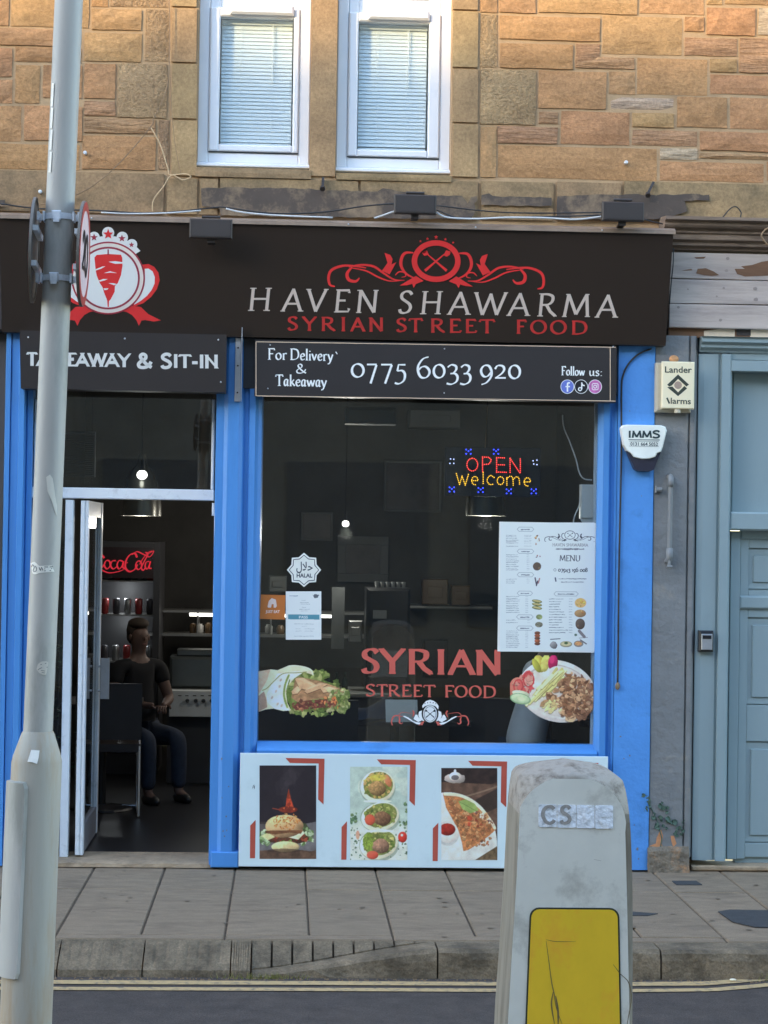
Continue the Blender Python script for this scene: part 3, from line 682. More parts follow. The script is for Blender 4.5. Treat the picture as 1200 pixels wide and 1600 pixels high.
obj('gutter_grit', gm, paint('grit', albh(128, 120, 106), .9, var=.4, scale=80, bump=0), kind='stuff')
# litter by the kerb
lit = paint('litter_white', alb(205, 205, 200), .7, bump=0)
for (x, y, s), lb in zip([(1163, 1521, .02), (1187, 1522, .035), (1145, 1528, .016)], ['pale scrap of litter in the gutter, middle of three', 'largest pale scrap of litter in the gutter, right of the others', 'smallest scrap of litter in the gutter, leftmost of three']):
    p = atz(x, y, -.11); obj('litter', MB().ball((p.x, p.y, p.z-.008), s, s*.6, s*.35, 7, 4), lit, label=lb, cat='litter', group='litter in the gutter')
# weeds growing in the gutter
m_grass = paint('grass_dry', alb(120, 130, 84), .8, var=.3, scale=60, bump=0)
for (xc, y, n, sp, hh, lb) in [(412, 1522, 120, .17, .035, 'tuft of dry grass in the gutter below the rising kerbstone'), (1185, 1500, 60, .08, .05, 'small weed growing from the kerb joint near the right edge')]:
    m = MB()
    for i in range(n):
        p = atz(xc + RNG.gauss(0, 1)*0, y, -.12); x = p.x + RNG.gauss(0, sp*.5); yy = (KY-.012 if hh < .04 else KY-.008) + RNG.uniform(-.02, .008); a = RNG.uniform(-1, 1)
        h = RNG.uniform(.4, 1)*hh; m.add([(x-.002, yy, -.13), (x+.002, yy, -.13), (x+a*h*.8, yy-RNG.uniform(0, .02), -.13+h)], [(0, 1, 2)])
    obj('grass_tuft', m, m_grass, label=lb, cat='weed')

# ================================================================== SANDSTONE WALL
S_OR = stone_mat('sandstone_orange', alb(150, 124, 97), 'rock', alb(126, 104, 82))
S_OB = stone_mat('sandstone_bedded', alb(146, 124, 101), 'bed', alb(110, 95, 80))
S_TAN = stone_mat('sandstone_tan', alb(148, 127, 99), 'rock', alb(125, 108, 86))
S_PIT = stone_mat('sandstone_pitted', alb(146, 132, 110), 'pit', alb(116, 104, 88))
S_SM = stone_mat('sandstone_dressed', alb(142, 129, 104), 'smooth', alb(118, 107, 88), rand=.05, hue=.006)
S_PALE = stone_mat('sandstone_pale_recess', alb(156, 149, 138), 'bed', alb(124, 118, 110))
S_BAND = stone_mat('sandstone_band', alb(134, 122, 100), 'smooth', alb(98, 93, 80), rand=.07, hue=.006)
m_mort = paint('lime_mortar', alb(142, 130, 110), .95, var=.15, scale=12, bump=.5, bscale=120, dirt=alb(95, 85, 72), dirt_amt=.3, dscale=3)
bld = thing('sandstone_building', 'rough sandstone upper wall with two tall white windows above the shopfront', 'building', (0.5, .3, 0))

def stone(x0, y0, x1, y1, mat, relief=1.0, Yb=.02, px=True, name='stone_block', proud=.0, gap=.0035):
    if px: a, b, c, d = rect(x0, y0, x1, y1, 0)
    else: a, b, c, d = x0, x1, y0, y1
    a += gap; b -= gap; c += gap; d -= gap
    nx = 5 if (b-a) > .25 else 3; nz = 3 if (d-c) > .07 else 2
    base = -.006 - proud - RNG.uniform(0, .007)*relief
    m = MB(); vs = []
    for j in range(nz+1):
        for i in range(nx+1):
            ed = i in (0, nx) or j in (0, nz)
            x = a+(b-a)*i/nx; z = c+(d-c)*j/nz
            if ed:
                e = .004*relief
                jx = RNG.uniform(-e, e)*.6; jz = RNG.uniform(-e, e)*.6
                vs.append((x+jx, base+.004*relief+.0015, z+jz))
            else: vs.append((x+RNG.uniform(-.01, .01), base-RNG.uniform(.0, .0035)*relief, z+RNG.uniform(-.004, .004)))
    n1 = nx+1
    fs = [(j*n1+i, j*n1+i+1, (j+1)*n1+i+1, (j+1)*n1+i) for j in range(nz) for i in range(nx)]
    ring = [i for i in range(n1)] + [j*n1+nx for j in range(1, nz+1)] + [nz*n1+i for i in range(nx-1, -1, -1)] + [j*n1 for j in range(nz-1, 0, -1)]
    k = len(vs); vs += [(vs[r][0], Yb+.03, vs[r][2]) for r in ring]
    q = len(ring); fs += [(ring[i], k+i, k+(i+1) % q, ring[(i+1) % q]) for i in range(q)]
    m.add(vs, fs)
    return obj(name, m, mat, bld)
O, B, T, P, SMO, PL = S_OR, S_OB, S_TAN, S_PIT, S_SM, S_PALE
RIGHT = [
 (750,-30,778,20,T),(750,22,778,106,P),(750,108,838,195,P),(750,197,776,278,T),
 (780,-30,838,21,T),(841,-30,997,22,T),(1000,-30,1101,23,T),(1104,-30,1130,8,T),(1133,-30,1210,8,T),
 (780,26,938,64,O),(941,26,1066,86,T),(1069,26,1101,50,O),(1104,12,1181,56,O),(1184,12,1240,56,PL),
 (780,68,896,108,O),(899,68,938,106,B),(1069,59,1152,88,B),(1155,59,1230,115,B),
 (899,89,992,108,B),(841,111,948,171,O),(951,111,993,148,T),(995,91,1106,149,O),(1109,92,1152,114,T),(1109,117,1230,149,O),
 (951,151,1055,173,PL),(1057,151,1137,200,O),(1140,152,1230,203,O),
 (841,174,873,194,B),(777,197,872,225,B),(876,174,984,227,O),(987,176,1054,200,T),(987,203,1090,229,B),(1093,206,1230,237,O),
 (777,229,1027,281,O),(1030,231,1090,250,PL),(1092,240,1230,250,B),(1030,253,1194,284,O),(1197,253,1240,284,O)]
for x0, y0, x1, y1, m in RIGHT: stone(x0, y0, x1, y1, m, proud=(-.003 if m is PL else 0))
LEFT = [
 (-60,-30,15,40,T),(17,-30,140,43,T),(143,-30,170,11,O),(172,-30,265,12,P),
 (143,14,222,48,T),(226,14,265,97,P),(-60,43,84,71,T),(87,45,128,71,T),(131,51,222,97,T),
 (-60,74,20,120,O),(23,74,128,98,O),(23,101,63,162,O),(-60,123,20,161,O),(66,101,129,154,O),
 (131,99,181,155,O),(183,99,262,185,P),(-60,164,34,221,O),(37,165,129,221,O),(131,158,181,182,B),
 (131,185,244,209,B),(-60,224,125,265,O),(128,212,244,266,O),(247,187,265,266,P)]
for x0, y0, x1, y1, m in LEFT: stone(x0, y0, x1, y1, m)
# dressed margins round the windows
for x0, x1, ys in ((268, 308, (-30, 12, 99, 187, 276)), (707, 747, (-30, 17, 107, 193, 278))):
    for y0, y1 in zip(ys[:-1], ys[1:]): stone(x0, y0+1, x1, y1-1, SMO, relief=.12, proud=.008, name='jamb_stone', gap=.002)
stone(486, -30, 526, 276, SMO, relief=.12, proud=.008, name='mullion_stone', gap=.001)
# string course below the windows
for x0, x1, y0, y1 in ((-60, 257, 268, 333), (260, 309, 279, 336), (311, 341, 279, 337), (343, 560, 280, 340), (562, 747, 281, 342), (750, 865, 284, 345), (868, 970, 285, 346), (973, 1250, 286, 350)):
    stone(x0, y0, x1, y1, S_BAND, relief=.3, proud=.012, name='band_stone')
# window sills (dark weathered lip)
for x0, x1, y0, y1 in ((305, 486, 264, 279), (525, 705, 273, 284)):
    stone(x0, y0, x1, y1, S_BAND, relief=.2, proud=.02, name='sill_stone', gap=.001)
# blocks beyond the picture, so the wall goes on
def filler(xa, xb, za, zb):
    z = za
    while z < zb:
        h = RNG.choice((.09, .13, .17, .21)); h = min(h, zb-z)
        if h < .04: break
        x = xa
        while x < xb:
            w = min(RNG.uniform(.2, .55), xb-x)
            if w > .05: stone(x, z, x+w, z+h, RNG.choice((O, O, T, B, P)), px=False)
            x += w
        z += h
zt, zlow = at(600, -30, 0).z, at(600, 270, 0).z
xL0, xR1 = at(-60, 100, 0).x, at(1215, 100, 0).x
filler(-4.4, xL0-.005, zlow-.02, zt+.05); filler(xR1+.09, 5.2, zlow-.06, zt+.05)
filler(-4.4, at(268, -30, 0).x, zt+.06, zt+1.7); filler(at(748, -30, 0).x, 5.2, zt+.06, zt+1.7)
for x0, x1 in ((268, 308), (486, 526), (707, 747)):
    a, b = at(x0, -30, 0).x, at(x1, -30, 0).x
    stone(a, zt+.01, b, zt+1.45, SMO, relief=.12, proud=.008, px=False, name='jamb_stone', gap=.002)
stone(at(268, -30, 0).x, zt+1.46, at(747, -30, 0).x, zt+1.7, SMO, relief=.12, proud=.008, px=False, name='lintel_stone', gap=.002)
# mortar bed behind the blocks, with the window openings left free
wl0, wl1 = at(309, 130, 0).x, at(485.5, 130, 0).x; wr0, wr1 = at(526.5, 130, 0).x, at(706, 130, 0).x
wz0 = at(500, 270, 0).z; wz1 = zt+1.46
mb = MB(); zl = at(600, 350, 0).z - .1
for a, b, c, d in ((-9, wl0, zl, 9.2), (wl1, wr0, zl, 9.2), (wr1, 9, zl, 9.2), (wl0, wl1, zl, wz0), (wr0, wr1, zl, wz0), (wl0, wl1, wz1, 9.2), (wr0, wr1, wz1, 9.2)):
    mb.box(a, b, .0015, .42, c, d)
obj('mortar_bed', mb, m_mort, bld)
# black paint left on the string course by an older sign, in torn patches proud of the stone
m_old = paint('old_dark_paint', alb(64, 61, 60), .8, var=.18, scale=6, bump=.3, bscale=60, dirt=alb(118, 110, 96), dirt_amt=.45, dscale=5)
plB = Plane((0, -.034, 0), (0, -1, 0))
for pts in ([(314, 294), (420, 293), (520, 297), (590, 299), (598, 294), (612, 296), (650, 303), (690, 305), (722, 306), (731, 318), (736, 308), (745, 306), (746, 312), (741, 318), (744, 330), (736, 342), (600, 340), (345, 337), (343, 326), (316, 322)],
            [(752, 305), (764, 302), (770, 306), (862, 309), (862, 321), (835, 322), (752, 320)], [(871, 307), (960, 304), (1108, 304), (1108, 313), (1070, 314), (1074, 330), (1040, 341), (1000, 343), (870, 343), (870, 318)],
            [(-40, 312), (8, 312), (6, 322), (-40, 324)]):
    q = []
    for a, b in zip(pts, pts[1:] + pts[:1]):
        n = max(1, int(math.dist(a, b)/9))
        for i in range(n): q.append((a[0]+(b[0]-a[0])*i/n + RNG.uniform(-.9, .9)*(i > 0), a[1]+(b[1]-a[1])*i/n + RNG.uniform(-1.3, 1.3)*(i > 0)))
    obj('paint_remnant', MB().poly(plB, q, 0, .003), m_old, bld)

# ------------------------------------------------------------------ the two upper windows
m_upvc = paint('white_upvc', (.80, .80, .80), .35, var=.03, scale=3, bump=.05)
m_upgl = glass('window_glass', (.93, .96, .97), 0.0, 1.5)
m_blind = paint('blind_slat', (.86, .88, .86), .5, var=.03, scale=4, bump=0)
m_rubber = paint('rubber_seal', (.02, .02, .02), .6, bump=0)
def sash_window(fx0, fx1, gx0, gx1, dy):
    """dy shifts the measured pixel rows of this window"""
    Y = .10
    w = thing('window', None, None, (at((fx0+fx1)/2, 262+dy, Y).x, Y, at((fx0+fx1)/2, 262+dy, Y).z), parent=bld)
    a, b, c, d = rect(fx0, -200, fx1, 265+dy, Y); a = at(fx0, 130, Y).x; b = at(fx1, 130, Y).x
    ztop = wz1 - .01
    f = .062
    z0 = at((fx0+fx1)/2, 256+dy, Y).z
    # outer frame
    m = MB()
    m.bbox(a, a+f, Y, Y+.07, z0, ztop, .006); m.bbox(b-f, b, Y, Y+.07, z0, ztop, .006)
    m.bbox(a+f, b-f, Y+.001, Y+.07, z0, z0+f, .006); m.bbox(a+f, b-f, Y+.001, Y+.07, ztop-f, ztop, .006)
    fr = obj('frame', m, m_upvc, w)
    # sill nosing, two steps
    m = MB().bbox(a-.004, b+.004, Y-.07, Y+.07, z0-.032, z0-.014, .004); m.bbox(a, b, Y-.025, Y+.07, z0-.0135, z0-.001, .003); obj('sill', m, m_upvc, w)
    ga, gb = at(gx0, 130, Y).x, at(gx1, 130, Y).x
    zr = at((fx0+fx1)/2, 0+dy, Y).z; zm = at((fx0+fx1)/2, 27+dy, Y).z; gz0 = at((fx0+fx1)/2, 227+dy, Y).z
    sa, sb = a+f+.002, b-f-.002; ys = Y-.012
    m = MB()       # lower sash
    m.bbox(sa, ga, ys, Y+.05, z0+f+.003, zm+.05, .008); m.bbox(gb, sb, ys, Y+.05, z0+f+.003, zm+.05, .008)
    m.bbox(ga, gb, ys+.001, Y+.05, z0+f+.003, gz0, .008); m.bbox(ga, gb, ys+.001, Y+.05, zm, zm+.05, .008)
    s1 = obj('sash', m, m_upvc, w)
    m = MB()       # upper sash, set back
    m.bbox(sa, ga, Y+.02, Y+.055, zm+.052, ztop-f-.003, .006); m.bbox(gb, sb, Y+.02, Y+.055, zm+.052, ztop-f-.003, .006)
    m.bbox(ga, gb, Y+.021, Y+.055, zm+.052, zr+.035, .006); m.bbox(ga, gb, Y+.021, Y+.055, ztop-f-.07, ztop-f-.003, .006)
    obj('sash', m, m_upvc, w)
    m = MB().box(sa+.0, sb-.0, ys+.004, ys+.02, z0+f, z0+f+.003); obj('seal', m, m_rubber, w)
    m = MB().box(ga, gb, Y+.015, Y+.019, gz0, zm); obj('glass_pane', m, m_upgl, w)
    m = MB().box(ga, gb, Y+.035, Y+.039, zr+.035, ztop-f-.07); obj('glass_pane', m, m_upgl, w)
    # trickle vent on the meeting rail
    va, vb = at(gx0+17, 10, Y).x, at(gx1+2, 10, Y).x; zv = at((fx0+fx1)/2, 26+dy, Y).z
    obj('vent', MB().bbox(va, vb, ys-.026, ys-.001, zv+.006, zv+.062, .012), m_upvc, w)
    # venetian blind: head rail, slats, bottom rail, cords
    yb = Y+.065
    obj('blind_head_rail', MB().bbox(ga+.006, gb-.006, yb-.012, yb+.022, zm-.030, zm-.005, .003), m_blind, w)
    m = MB(); z = zm-.045
    while z > gz0+.03:
        for x0_, x1_ in ((ga+.006, gb-.008),):
            j = RNG.uniform(-.0012, .0012)
            pr = [(yb+.0035, z+.0130), (yb+.001, z+.005+j), (yb-.002, z-.005), (yb-.0035, z-.0118)]
            q = MB(); vs = [(x0_, y, zz) for y, zz in pr] + [(x1_, y, zz+j) for y, zz in pr]
            m.add(vs, [(i, i+1, i+5, i+4) for i in range(3)])
        z -= .0215
    obj('blind_slats', m, m_blind, w, kind='stuff')
    obj('blind_bottom_rail', MB().bbox(ga+.006, gb-.008, yb-.008, yb+.012, gz0+.008, gz0+.022, .002), m_blind, w)
    m = MB()
    for t in (.28, .70): x = ga+(gb-ga)*t; m.box(x-.001, x+.001, yb-.013, yb-.012, gz0+.02, zm-.03)
    m.cyl((ga+(gb-ga)*.72, yb-.016, zm-.03), (ga+(gb-ga)*.72, yb-.016, zm-.36), .003, n=6)
    obj('blind_cord', m, m_blind, w)
    m = MB().box(a-.02, b+.02, yb+.10, yb+.12, z0, ztop); obj('room_backing', m, paint('dim_room_wall', (.6, .6, .58), .9, bump=0), w)
sash_window(309.5, 485, 343, 458, 0); sash_window(526.5, 705, 559, 669.5, 8)

# nails, studs and stub brackets in the wall
m_steel_dk = paint('rusty_dark_steel', (.05, .04, .035), .6, var=.3, scale=40, bump=.2, metal=.3)
m_white = paint('white_plastic', (.72, .74, .74), .45, var=.04, bump=.03)
for (x, y), lb in zip([(133, 239), (978, 254), (63, 300)], ['white round wall plug in the stone between lamp post and window', 'pale round wall plug in the long orange stone at right', 'white round wall plug just left of the lamp post above the sign']):
    p = at(x, y, -.02); obj('wall_plug', MB().lathe((p.x, p.y-.012, p.z), [(.001, -.006), (.008, -.005), (.0105, 0), (.0105, .02)], 12, 'y'), m_white, label=lb, cat='wall plug')
for (x, y, x2, y2), lb in zip([(505, 278, 504, 293), (1021, 285, 1012, 303)], ['short rusty bracket stub under the stone between the windows', 'leaning rusty bracket stub below the orange stones at right']):
    a_, b_ = at(x, y, -.03), at(x2, y2, -.07); obj('bracket_stub', MB().cyl(a_, b_, .010, n=4).cyl(b_, b_+Vector((0, -.012, -.012)), .016, n=6), m_steel_dk, label=lb, cat='bracket')
# ================================================================== BLUE SHOPFRONT
BLUE = alb(62, 126, 206)
m_blue = paint('blue_gloss_paint', BLUE, .42, var=.08, scale=3, bump=.55, bscale=34, bdist=.005, dirt=tuple(c*.72 for c in BLUE), dirt_amt=.25, dscale=3, stretch=(1, 1, .16))
m_blue2 = paint('blue_masonry_paint', alb(66, 131, 215), .6, var=.06, scale=5, bump=.6, bscale=34, bdist=.006, dirt=tuple(c*.7 for c in BLUE), dirt_amt=.2, dscale=4)
m_dkpaint = paint('black_soffit', (.03, .03, .034), .5, var=.1, bump=.1)
m_alu = paint('brushed_aluminium', (.55, .56, .58), .35, var=.08, scale=20, bump=.05, metal=.7)
m_doorw = paint('white_door_frame', (.82, .84, .84), .4, var=.05, scale=5, bump=.05, dirt=(.5, .5, .49), dirt_amt=.2, dscale=9)
m_shopgl = glass('shop_glass', (.80, .83, .83), 0.0, 1.5, 1.25)
m_conc = paint('threshold_concrete', albh(160, 160, 156), .9, var=.22, scale=10, bump=.6, bscale=60, bdist=.01, dirt=alb(80, 78, 72), dirt_amt=.3, dscale=8)
shop = thing('blue_shopfront', 'bright blue takeaway shopfront with large dark window and open door', 'shopfront', (.3, 0, 0))
def prof_z(pts, y0, y1, Yback=.2, yref=900):
    P = [(at(x, yref, Y).x, Y) for x, Y in pts]
    P = P + [(P[-1][0], Yback), (P[0][0], Yback)]
    return MB().prism_z(P, at(pts[0][0], y1, 0).z if y1 else 0, at(pts[0][0], y0, 0).z)
ZB = .012
def pil(name, pts, y0, y1, mat, parent, **kw):
    m = prof_z(pts, y0, y1); zs = sorted({v[2] for v in m.v})
    m.v = [(x, y, max(z, ZB)) for x, y, z in m.v]
    return obj(name, m, mat, parent, fixn=True, **kw)
pil('pilaster', [(3, .0), (4, -.07), (11, -.07), (12, -.05), (13, -.06), (24, -.06), (25, -.085), (33, -.085), (35, -.05), (37, -.01), (39, -.02), (47, -.02), (48, .1)], 500, 1352, m_blue, shop)
pil('pilaster', [(333.2, .12), (334, -.055), (346, -.055), (352, -.072), (369, -.072), (375, -.05), (379, -.02), (384, -.02), (386, -.045), (395, -.05), (400, -.015), (405, -.005), (407.5, .09)], 500, 1349, m_blue, shop)
pil('pilaster', [(929.5, .09), (931, -.01), (936, -.03), (940, -.045), (949, -.045), (953, -.02), (957, -.02), (961, -.06)], 520, 1357, m_blue, shop)
pil('pilaster', [(961.5, -.03), (962, -.058), (1014, -.058), (1019, -.056), (1019.5, 0)], 520, 1359, m_blue2, shop)
# plinth of the middle pilaster
a, b, c, d = rect(329, 1331, 373, 1350, -.08); obj('plinth', MB().bbox(a, b, -.082, 0, ZB, d, .006), m_blue, shop)
# window rail, riser and glass
a, b, c, d = rect(404, 1163, 926, 1182, -.02)
obj('window_sill', MB().prism_x([(.1, c-.02), (-.05, c-.02), (-.052, c+.028), (-.03, c+.045), (.03, d+.002), (.1, d+.002)], a-.01, b+.02), m_blue, shop)
obj('stall_riser', MB().box(a-.05, b+.05, -.03, .1, ZB, c-.021), m_blue, shop)
GY = .05
a, b, c, d = rect(407, 600, 930, 1166, GY)
win_x0, win_x1, win_z0, win_z1 = a, b, c, d
obj('window_glass', MB().box(a-.005, b+.005, GY, GY+.006, c-.01, d+.1), m_shopgl, shop)
# inner white edging of the big window at the right
a2 = at(926, 900, GY+.01).x; obj('window_edging', MB().box(a2, b+.003, GY+.012, GY+.03, c, d+.1), m_doorw, shop)
obj('soffit', MB().box(at(40, 600, 0).x, at(965, 600, 0).x, -.05, .16, at(600, 612, 0).z, at(600, 515, 0).z), m_dkpaint, shop)
# door frame
DY = .10
def fr(x0, y0, x1, y1, Y0=DY, Y1=DY+.07, name='door_frame', mat=m_doorw, z0=None, ch=.004):
    a, b, c, d = rect(x0, y0, x1, y1, Y0); c = c if z0 is None else z0
    return obj(name, MB().bbox(a, b, Y0, Y1, c, d, ch), mat, shop)
ZT = .035
fr(45, 763, 334.5, 780, DY-.012, name='transom_bar')
fr(48, 624, 55, 1332, z0=ZT, name='door_jamb'); fr(330.3, 624, 335, 765, name='door_jamb'); fr(331, 786, 335.5, 806, DY-.01, DY, name='door_keeper')
fr(97.5, 781, 110, 1333, DY-.01, z0=ZT, name='door_post')
fr(331.5, 781, 334.5, 1333, DY+.03, z0=ZT, name='door_jamb', mat=paint('dark_rebate', (.03, .03, .03), .6, bump=0))
a, b, c, d = rect(52, 600, 332, 764, DY+.03); obj('transom_glass', MB().box(a, b, DY+.03, DY+.036, c, d+.05), m_shopgl, shop)
a, b, c, d = rect(54, 781, 98, 1325, DY+.03); obj('side_glass', MB().box(a, b, DY+.03, DY+.036, ZT, d), m_shopgl, shop)
a, b, c, d = rect(80, 1331, 330, 1348, -.04); m = MB(); xs = np.linspace(at(20, 1340, 0).x, b, 26); vs = []
for x in xs: j = lambda q=.004: RNG.uniform(-q, q); vs += [(x, -.045+j(), .004), (x, -.04+j(), ZT-.010+j(.003)), (x, -.015, ZT-.002+j(.002)), (x, .3, ZT)]
m.add(vs, [(i*4+k, i*4+4+k, i*4+5+k, i*4+1+k) for i in range(25) for k in range(3)]); obj('threshold', m, m_conc, shop)
# open door leaf, square to the street
door = thing('door_leaf', None, None, (at(133, 1330, DY).x, DY, ZT), parent=shop)
dx0, dx1 = at(124.5, 900, DY).x, at(136.5, 900, DY).x; dzt = at(133, 781, DY).z - .004; dz0 = ZT+.01; DL = .88
obj('door_stile', MB().bbox(dx0, dx1-.020, DY, DY+.07, dz0, dzt).bbox(dx1-.014, dx1, DY+.001, DY+.07, dz0, dzt, .003).box(dx1-.020, dx1-.014, DY+.012, DY+.06, dz0, dzt), m_doorw, door)
obj('door_stile', MB().bbox(dx0, dx0+.014, DY+DL-.07, DY+DL, dz0, dzt, .003).bbox(dx1-.012, dx1, DY+DL-.07, DY+DL, dz0, dzt, .003).box(dx0+.015, dx1-.013, DY+DL-.06, DY+DL-.005, dz0, dzt), m_doorw, door)
obj('door_rail', MB().box(dx0+.004, dx1-.004, DY+.07, DY+DL-.07, dzt-.09, dzt), m_doorw, door)
obj('kick_panel', MB().box(dx0+.004, dx1-.004, DY+.07, DY+DL-.07, dz0, dz0+.16), paint('dull_door_metal', (.22, .22, .23), .5, bump=0), door)
obj('door_glass', MB().box((dx0+dx1)/2-.003, (dx0+dx1)/2+.003, DY+.07, DY+DL-.07, dz0+.16, dzt-.09), m_shopgl, door)
hz0, hz1 = at(150, 1092, .85).z, at(150, 1028, .85).z
for s in (0, 1):
    xa = dx1+.012 if s else dx0-.075
    obj('door_handle', MB().bbox(xa, xa+.055, DY+DL-.14, DY+DL-.125, hz0, hz1, .003).cyl((dx0 if not s else dx1, DY+DL-.132, hz0+.05), (xa+.02, DY+DL-.132, hz0+.05), .007).cyl((dx0 if not s else dx1, DY+DL-.132, hz1-.05), (xa+.02, DY+DL-.132, hz1-.05), .007), m_alu, door)
# thin blue repaired edge and bare steel angle beside the takeaway board
m_chip = paint('chipped_undercoat', alb(96, 108, 128), .8, var=.3, scale=60, bump=.3)
plC1, plC2 = Plane((0, -.0735, 0), (0, -1, 0)), Plane((0, -.0595, 0), (0, -1, 0)); rc = random.Random(12)
for pl_, xa_, xb_, ya_, yb2_, n_ in ((plC1, 346, 362, 1180, 1325, 7), (plC2, 965, 1014, 1060, 1350, 9), (plC2, 970, 1014, 560, 900, 4)):
    for _ in range(n_):
        x, y, r = rc.uniform(xa_, xb_), rc.uniform(ya_, yb2_), rc.uniform(.7, 2.0)
        obj('paint_chip', MB().poly(pl_, [(x+r*rc.uniform(.4, 1.3)*math.cos(t), y+r*rc.uniform(.5, 1.6)*math.sin(t)) for t in [i*PI/4 for i in range(8)]], 0, .001), m_chip, shop)
a, b, c, d = rect(367, 513, 380, 627, -.11)
sb = thing('steel_bracket', 'narrow bare steel bracket plate between the two lower signboards', 'bracket', (a, -.11, c))
obj('plate', MB().bbox(a, a+.032, -.085, -.075, c, d-.05, .002), m_alu, sb)
obj('edge_strip', MB().box(a+.036, a+.040, -.17, -.075, c, d), m_alu, sb)
m = MB()
for z in (c+.05, c+.2, c+.3): m.ball((a+.016, -.088, z), .005, n=8, m=5)
obj('bolt', m, m_steel_dk, sb)

# ================================================================== SIGNS
m_signbk = paint('dark_sign_panel', alb(40, 36, 34), .34, var=.06, scale=1.2, bump=.02, spec=.5)
m_signtk = paint('charcoal_sign_panel', alb(50, 52, 58), .38, var=.05, scale=2, bump=.02)
m_red = paint('sign_red_vinyl', alb(190, 52, 58), .4, var=.03, bump=0)
m_redf = paint('faded_red_vinyl', alb(160, 48, 50), .5, var=.16, scale=30, bump=0)
m_silver = paint('silver_vinyl', alb(176, 178, 184), .4, var=.03, bump=0)
m_whv = paint('white_vinyl', alb(206, 216, 236), .4, var=.02, bump=0)
m_purp = paint('plum_vinyl', alb(134, 48, 70), .4, bump=0)
m_pink = paint('pale_pink_vinyl', alb(226, 206, 218), .4, bump=0)
m_blackv = paint('black_vinyl', (.012, .012, .014), .4, bump=0)
# --- the long fascia sign, leaning out at the top
zb, zt_ = at(600, 531, -.12).z, at(600, 351, -.30).z
plS = Plane((0, -.12, zb), (0, -(zt_-zb), -.18))
xl, xr = at(3, 520, -.12).x, at(1040, 542, -.12).x
sign = thing('fascia_sign', 'long black main signboard reading HAVEN SHAWARMA with red and white emblems', 'signboard', ((xl+xr)/2, -.2, zb))
nrm = plS.n
m = MB(); t = .03
def sp(x, v, o=0): p = Vector((x, -.12, zb)) + Vector((0, -.18, zt_-zb))*v + nrm*o; return tuple(p)
m.add([sp(xl, 0), sp(xr, 0), sp(xr, 1), sp(xl, 1), (xl, -.02, zb), (xr, -.02, zb), (xr, -.02, zt_), (xl, -.02, zt_)], [(0, 1, 2, 3), (5, 4, 7, 6), (1, 0, 4, 5), (2, 1, 5, 6), (3, 2, 6, 7), (0, 3, 7, 4)])
obj('panel', m, m_signbk, sign, fixn=True)
m_trim = paint('weathered_sign_trim', alb(118, 112, 108), .5, var=.25, scale=8, bump=.1, metal=.2)
m = MB(); a_ = Vector(sp(0, 1)); m.prism_x([(a_.y-.012, a_.z+.004), (a_.y-.012, a_.z-.016), (a_.y-.004, a_.z-.016), (a_.y, a_.z-.001), (-.02, a_.z-.001), (-.02, a_.z+.014), (a_.y+.02, a_.z+.020)], xl, xr+.01); obj('top_trim', m, m_trim, sign, fixn=True)
for x in np.linspace(xl+.5, xr-.4, 5): p = Vector((x, a_.y-.014, a_.z-.004)); obj('screw', MB().ball(p, .005, n=8, m=5), m_alu, sign)
# lettering
yb = lambda x: 484.6 + (x-385)*(495.8-484.6)/(963-385)
HV = [('H',386,423),('A',438,473),('V',476,509),('E',520,546),('N',555,590),('S',621,644),('H',655,690),('A',698,735),('W',738,790),('A',791,828),('R',838,869),('M',877,923),('A',929,965)]
letter_parts(HV, 34.5, yb, 5.0, 2.5, 15, .045, .10, plS, .0012, m_silver, sign)
yb = lambda x: 515.5 + (x-450)*(522.3-515.5)/(918-450)
SY = [('S',449,466),('Y',472,495),('R',501,524),('I',531,542),('A',547,571),('N',576,600),('S',619,636),('T',638,661),('R',672,695),('E',701,721),('E',726,745),('T',748,774),('F',806,823),('O',828,855),('O',859,886),('D',892,919)]
letter_parts(SY, 20.5, yb, 4.6, 2.0, 12, .09, 0, plS, .0012, m_redf, sign)
def emblem_swash(cx, cy, k=1.0, tilt=.012):
    """scrolls, leaves and loops either side of the ring; returns (strokes, polygons)"""
    st, po = [], []
    for sgn in (1, -1):
        f = lambda p: (cx - sgn*(605-p[0])*k/3.333, cy + (p[1]-160)*k/3.333 + tilt*sgn*-(605-p[0])*k/3.333)
        def S(pts, w): q = catmull([f(p) for p in pts], 6); st.append(ribbon(q, lambda th, t: max(.35, w*k*(.35+.65*math.sin(PI*min(1, max(0, t))**.8)))))
        S([(78,298),(52,290),(45,250),(62,212),(120,190),(190,192),(240,200)], 4.4)
        S([(150,196),(215,184),(280,192),(330,225),(385,258),(440,262)], 3.6)
        S([(160,200),(240,215),(300,245),(360,266),(420,264)], 2.6)
        S([(168,196),(142,228),(150,262),(186,270),(206,252)], 5.2)
        S([(392,236),(412,218),(440,222),(446,240),(425,246)], 2.2)
        S([(486,118),(444,120),(424,150),(424,190),(450,228),(500,254)], 5.0)
        po.append([f(p) for p in [(322,214),(352,172),(336,120),(366,130),(378,152),(372,180),(398,168),(380,200),(362,232)]])
        po.append([f(p) for p in [(500,238),(460,262),(414,290),(452,288),(480,280),(488,300),(500,280),(540,264)]])
    return st, po
def ringpoly(cx, cy, rx, ry, n=40): return [(cx+rx*math.cos(2*PI*i/n), cy+ry*math.sin(2*PI*i/n)) for i in range(n)]
def ring_stroke(cx, cy, rx, ry, w): q = ringpoly(cx, cy, rx, ry, 44); q.append(q[0]); return ribbon(q, lambda th, t: w)
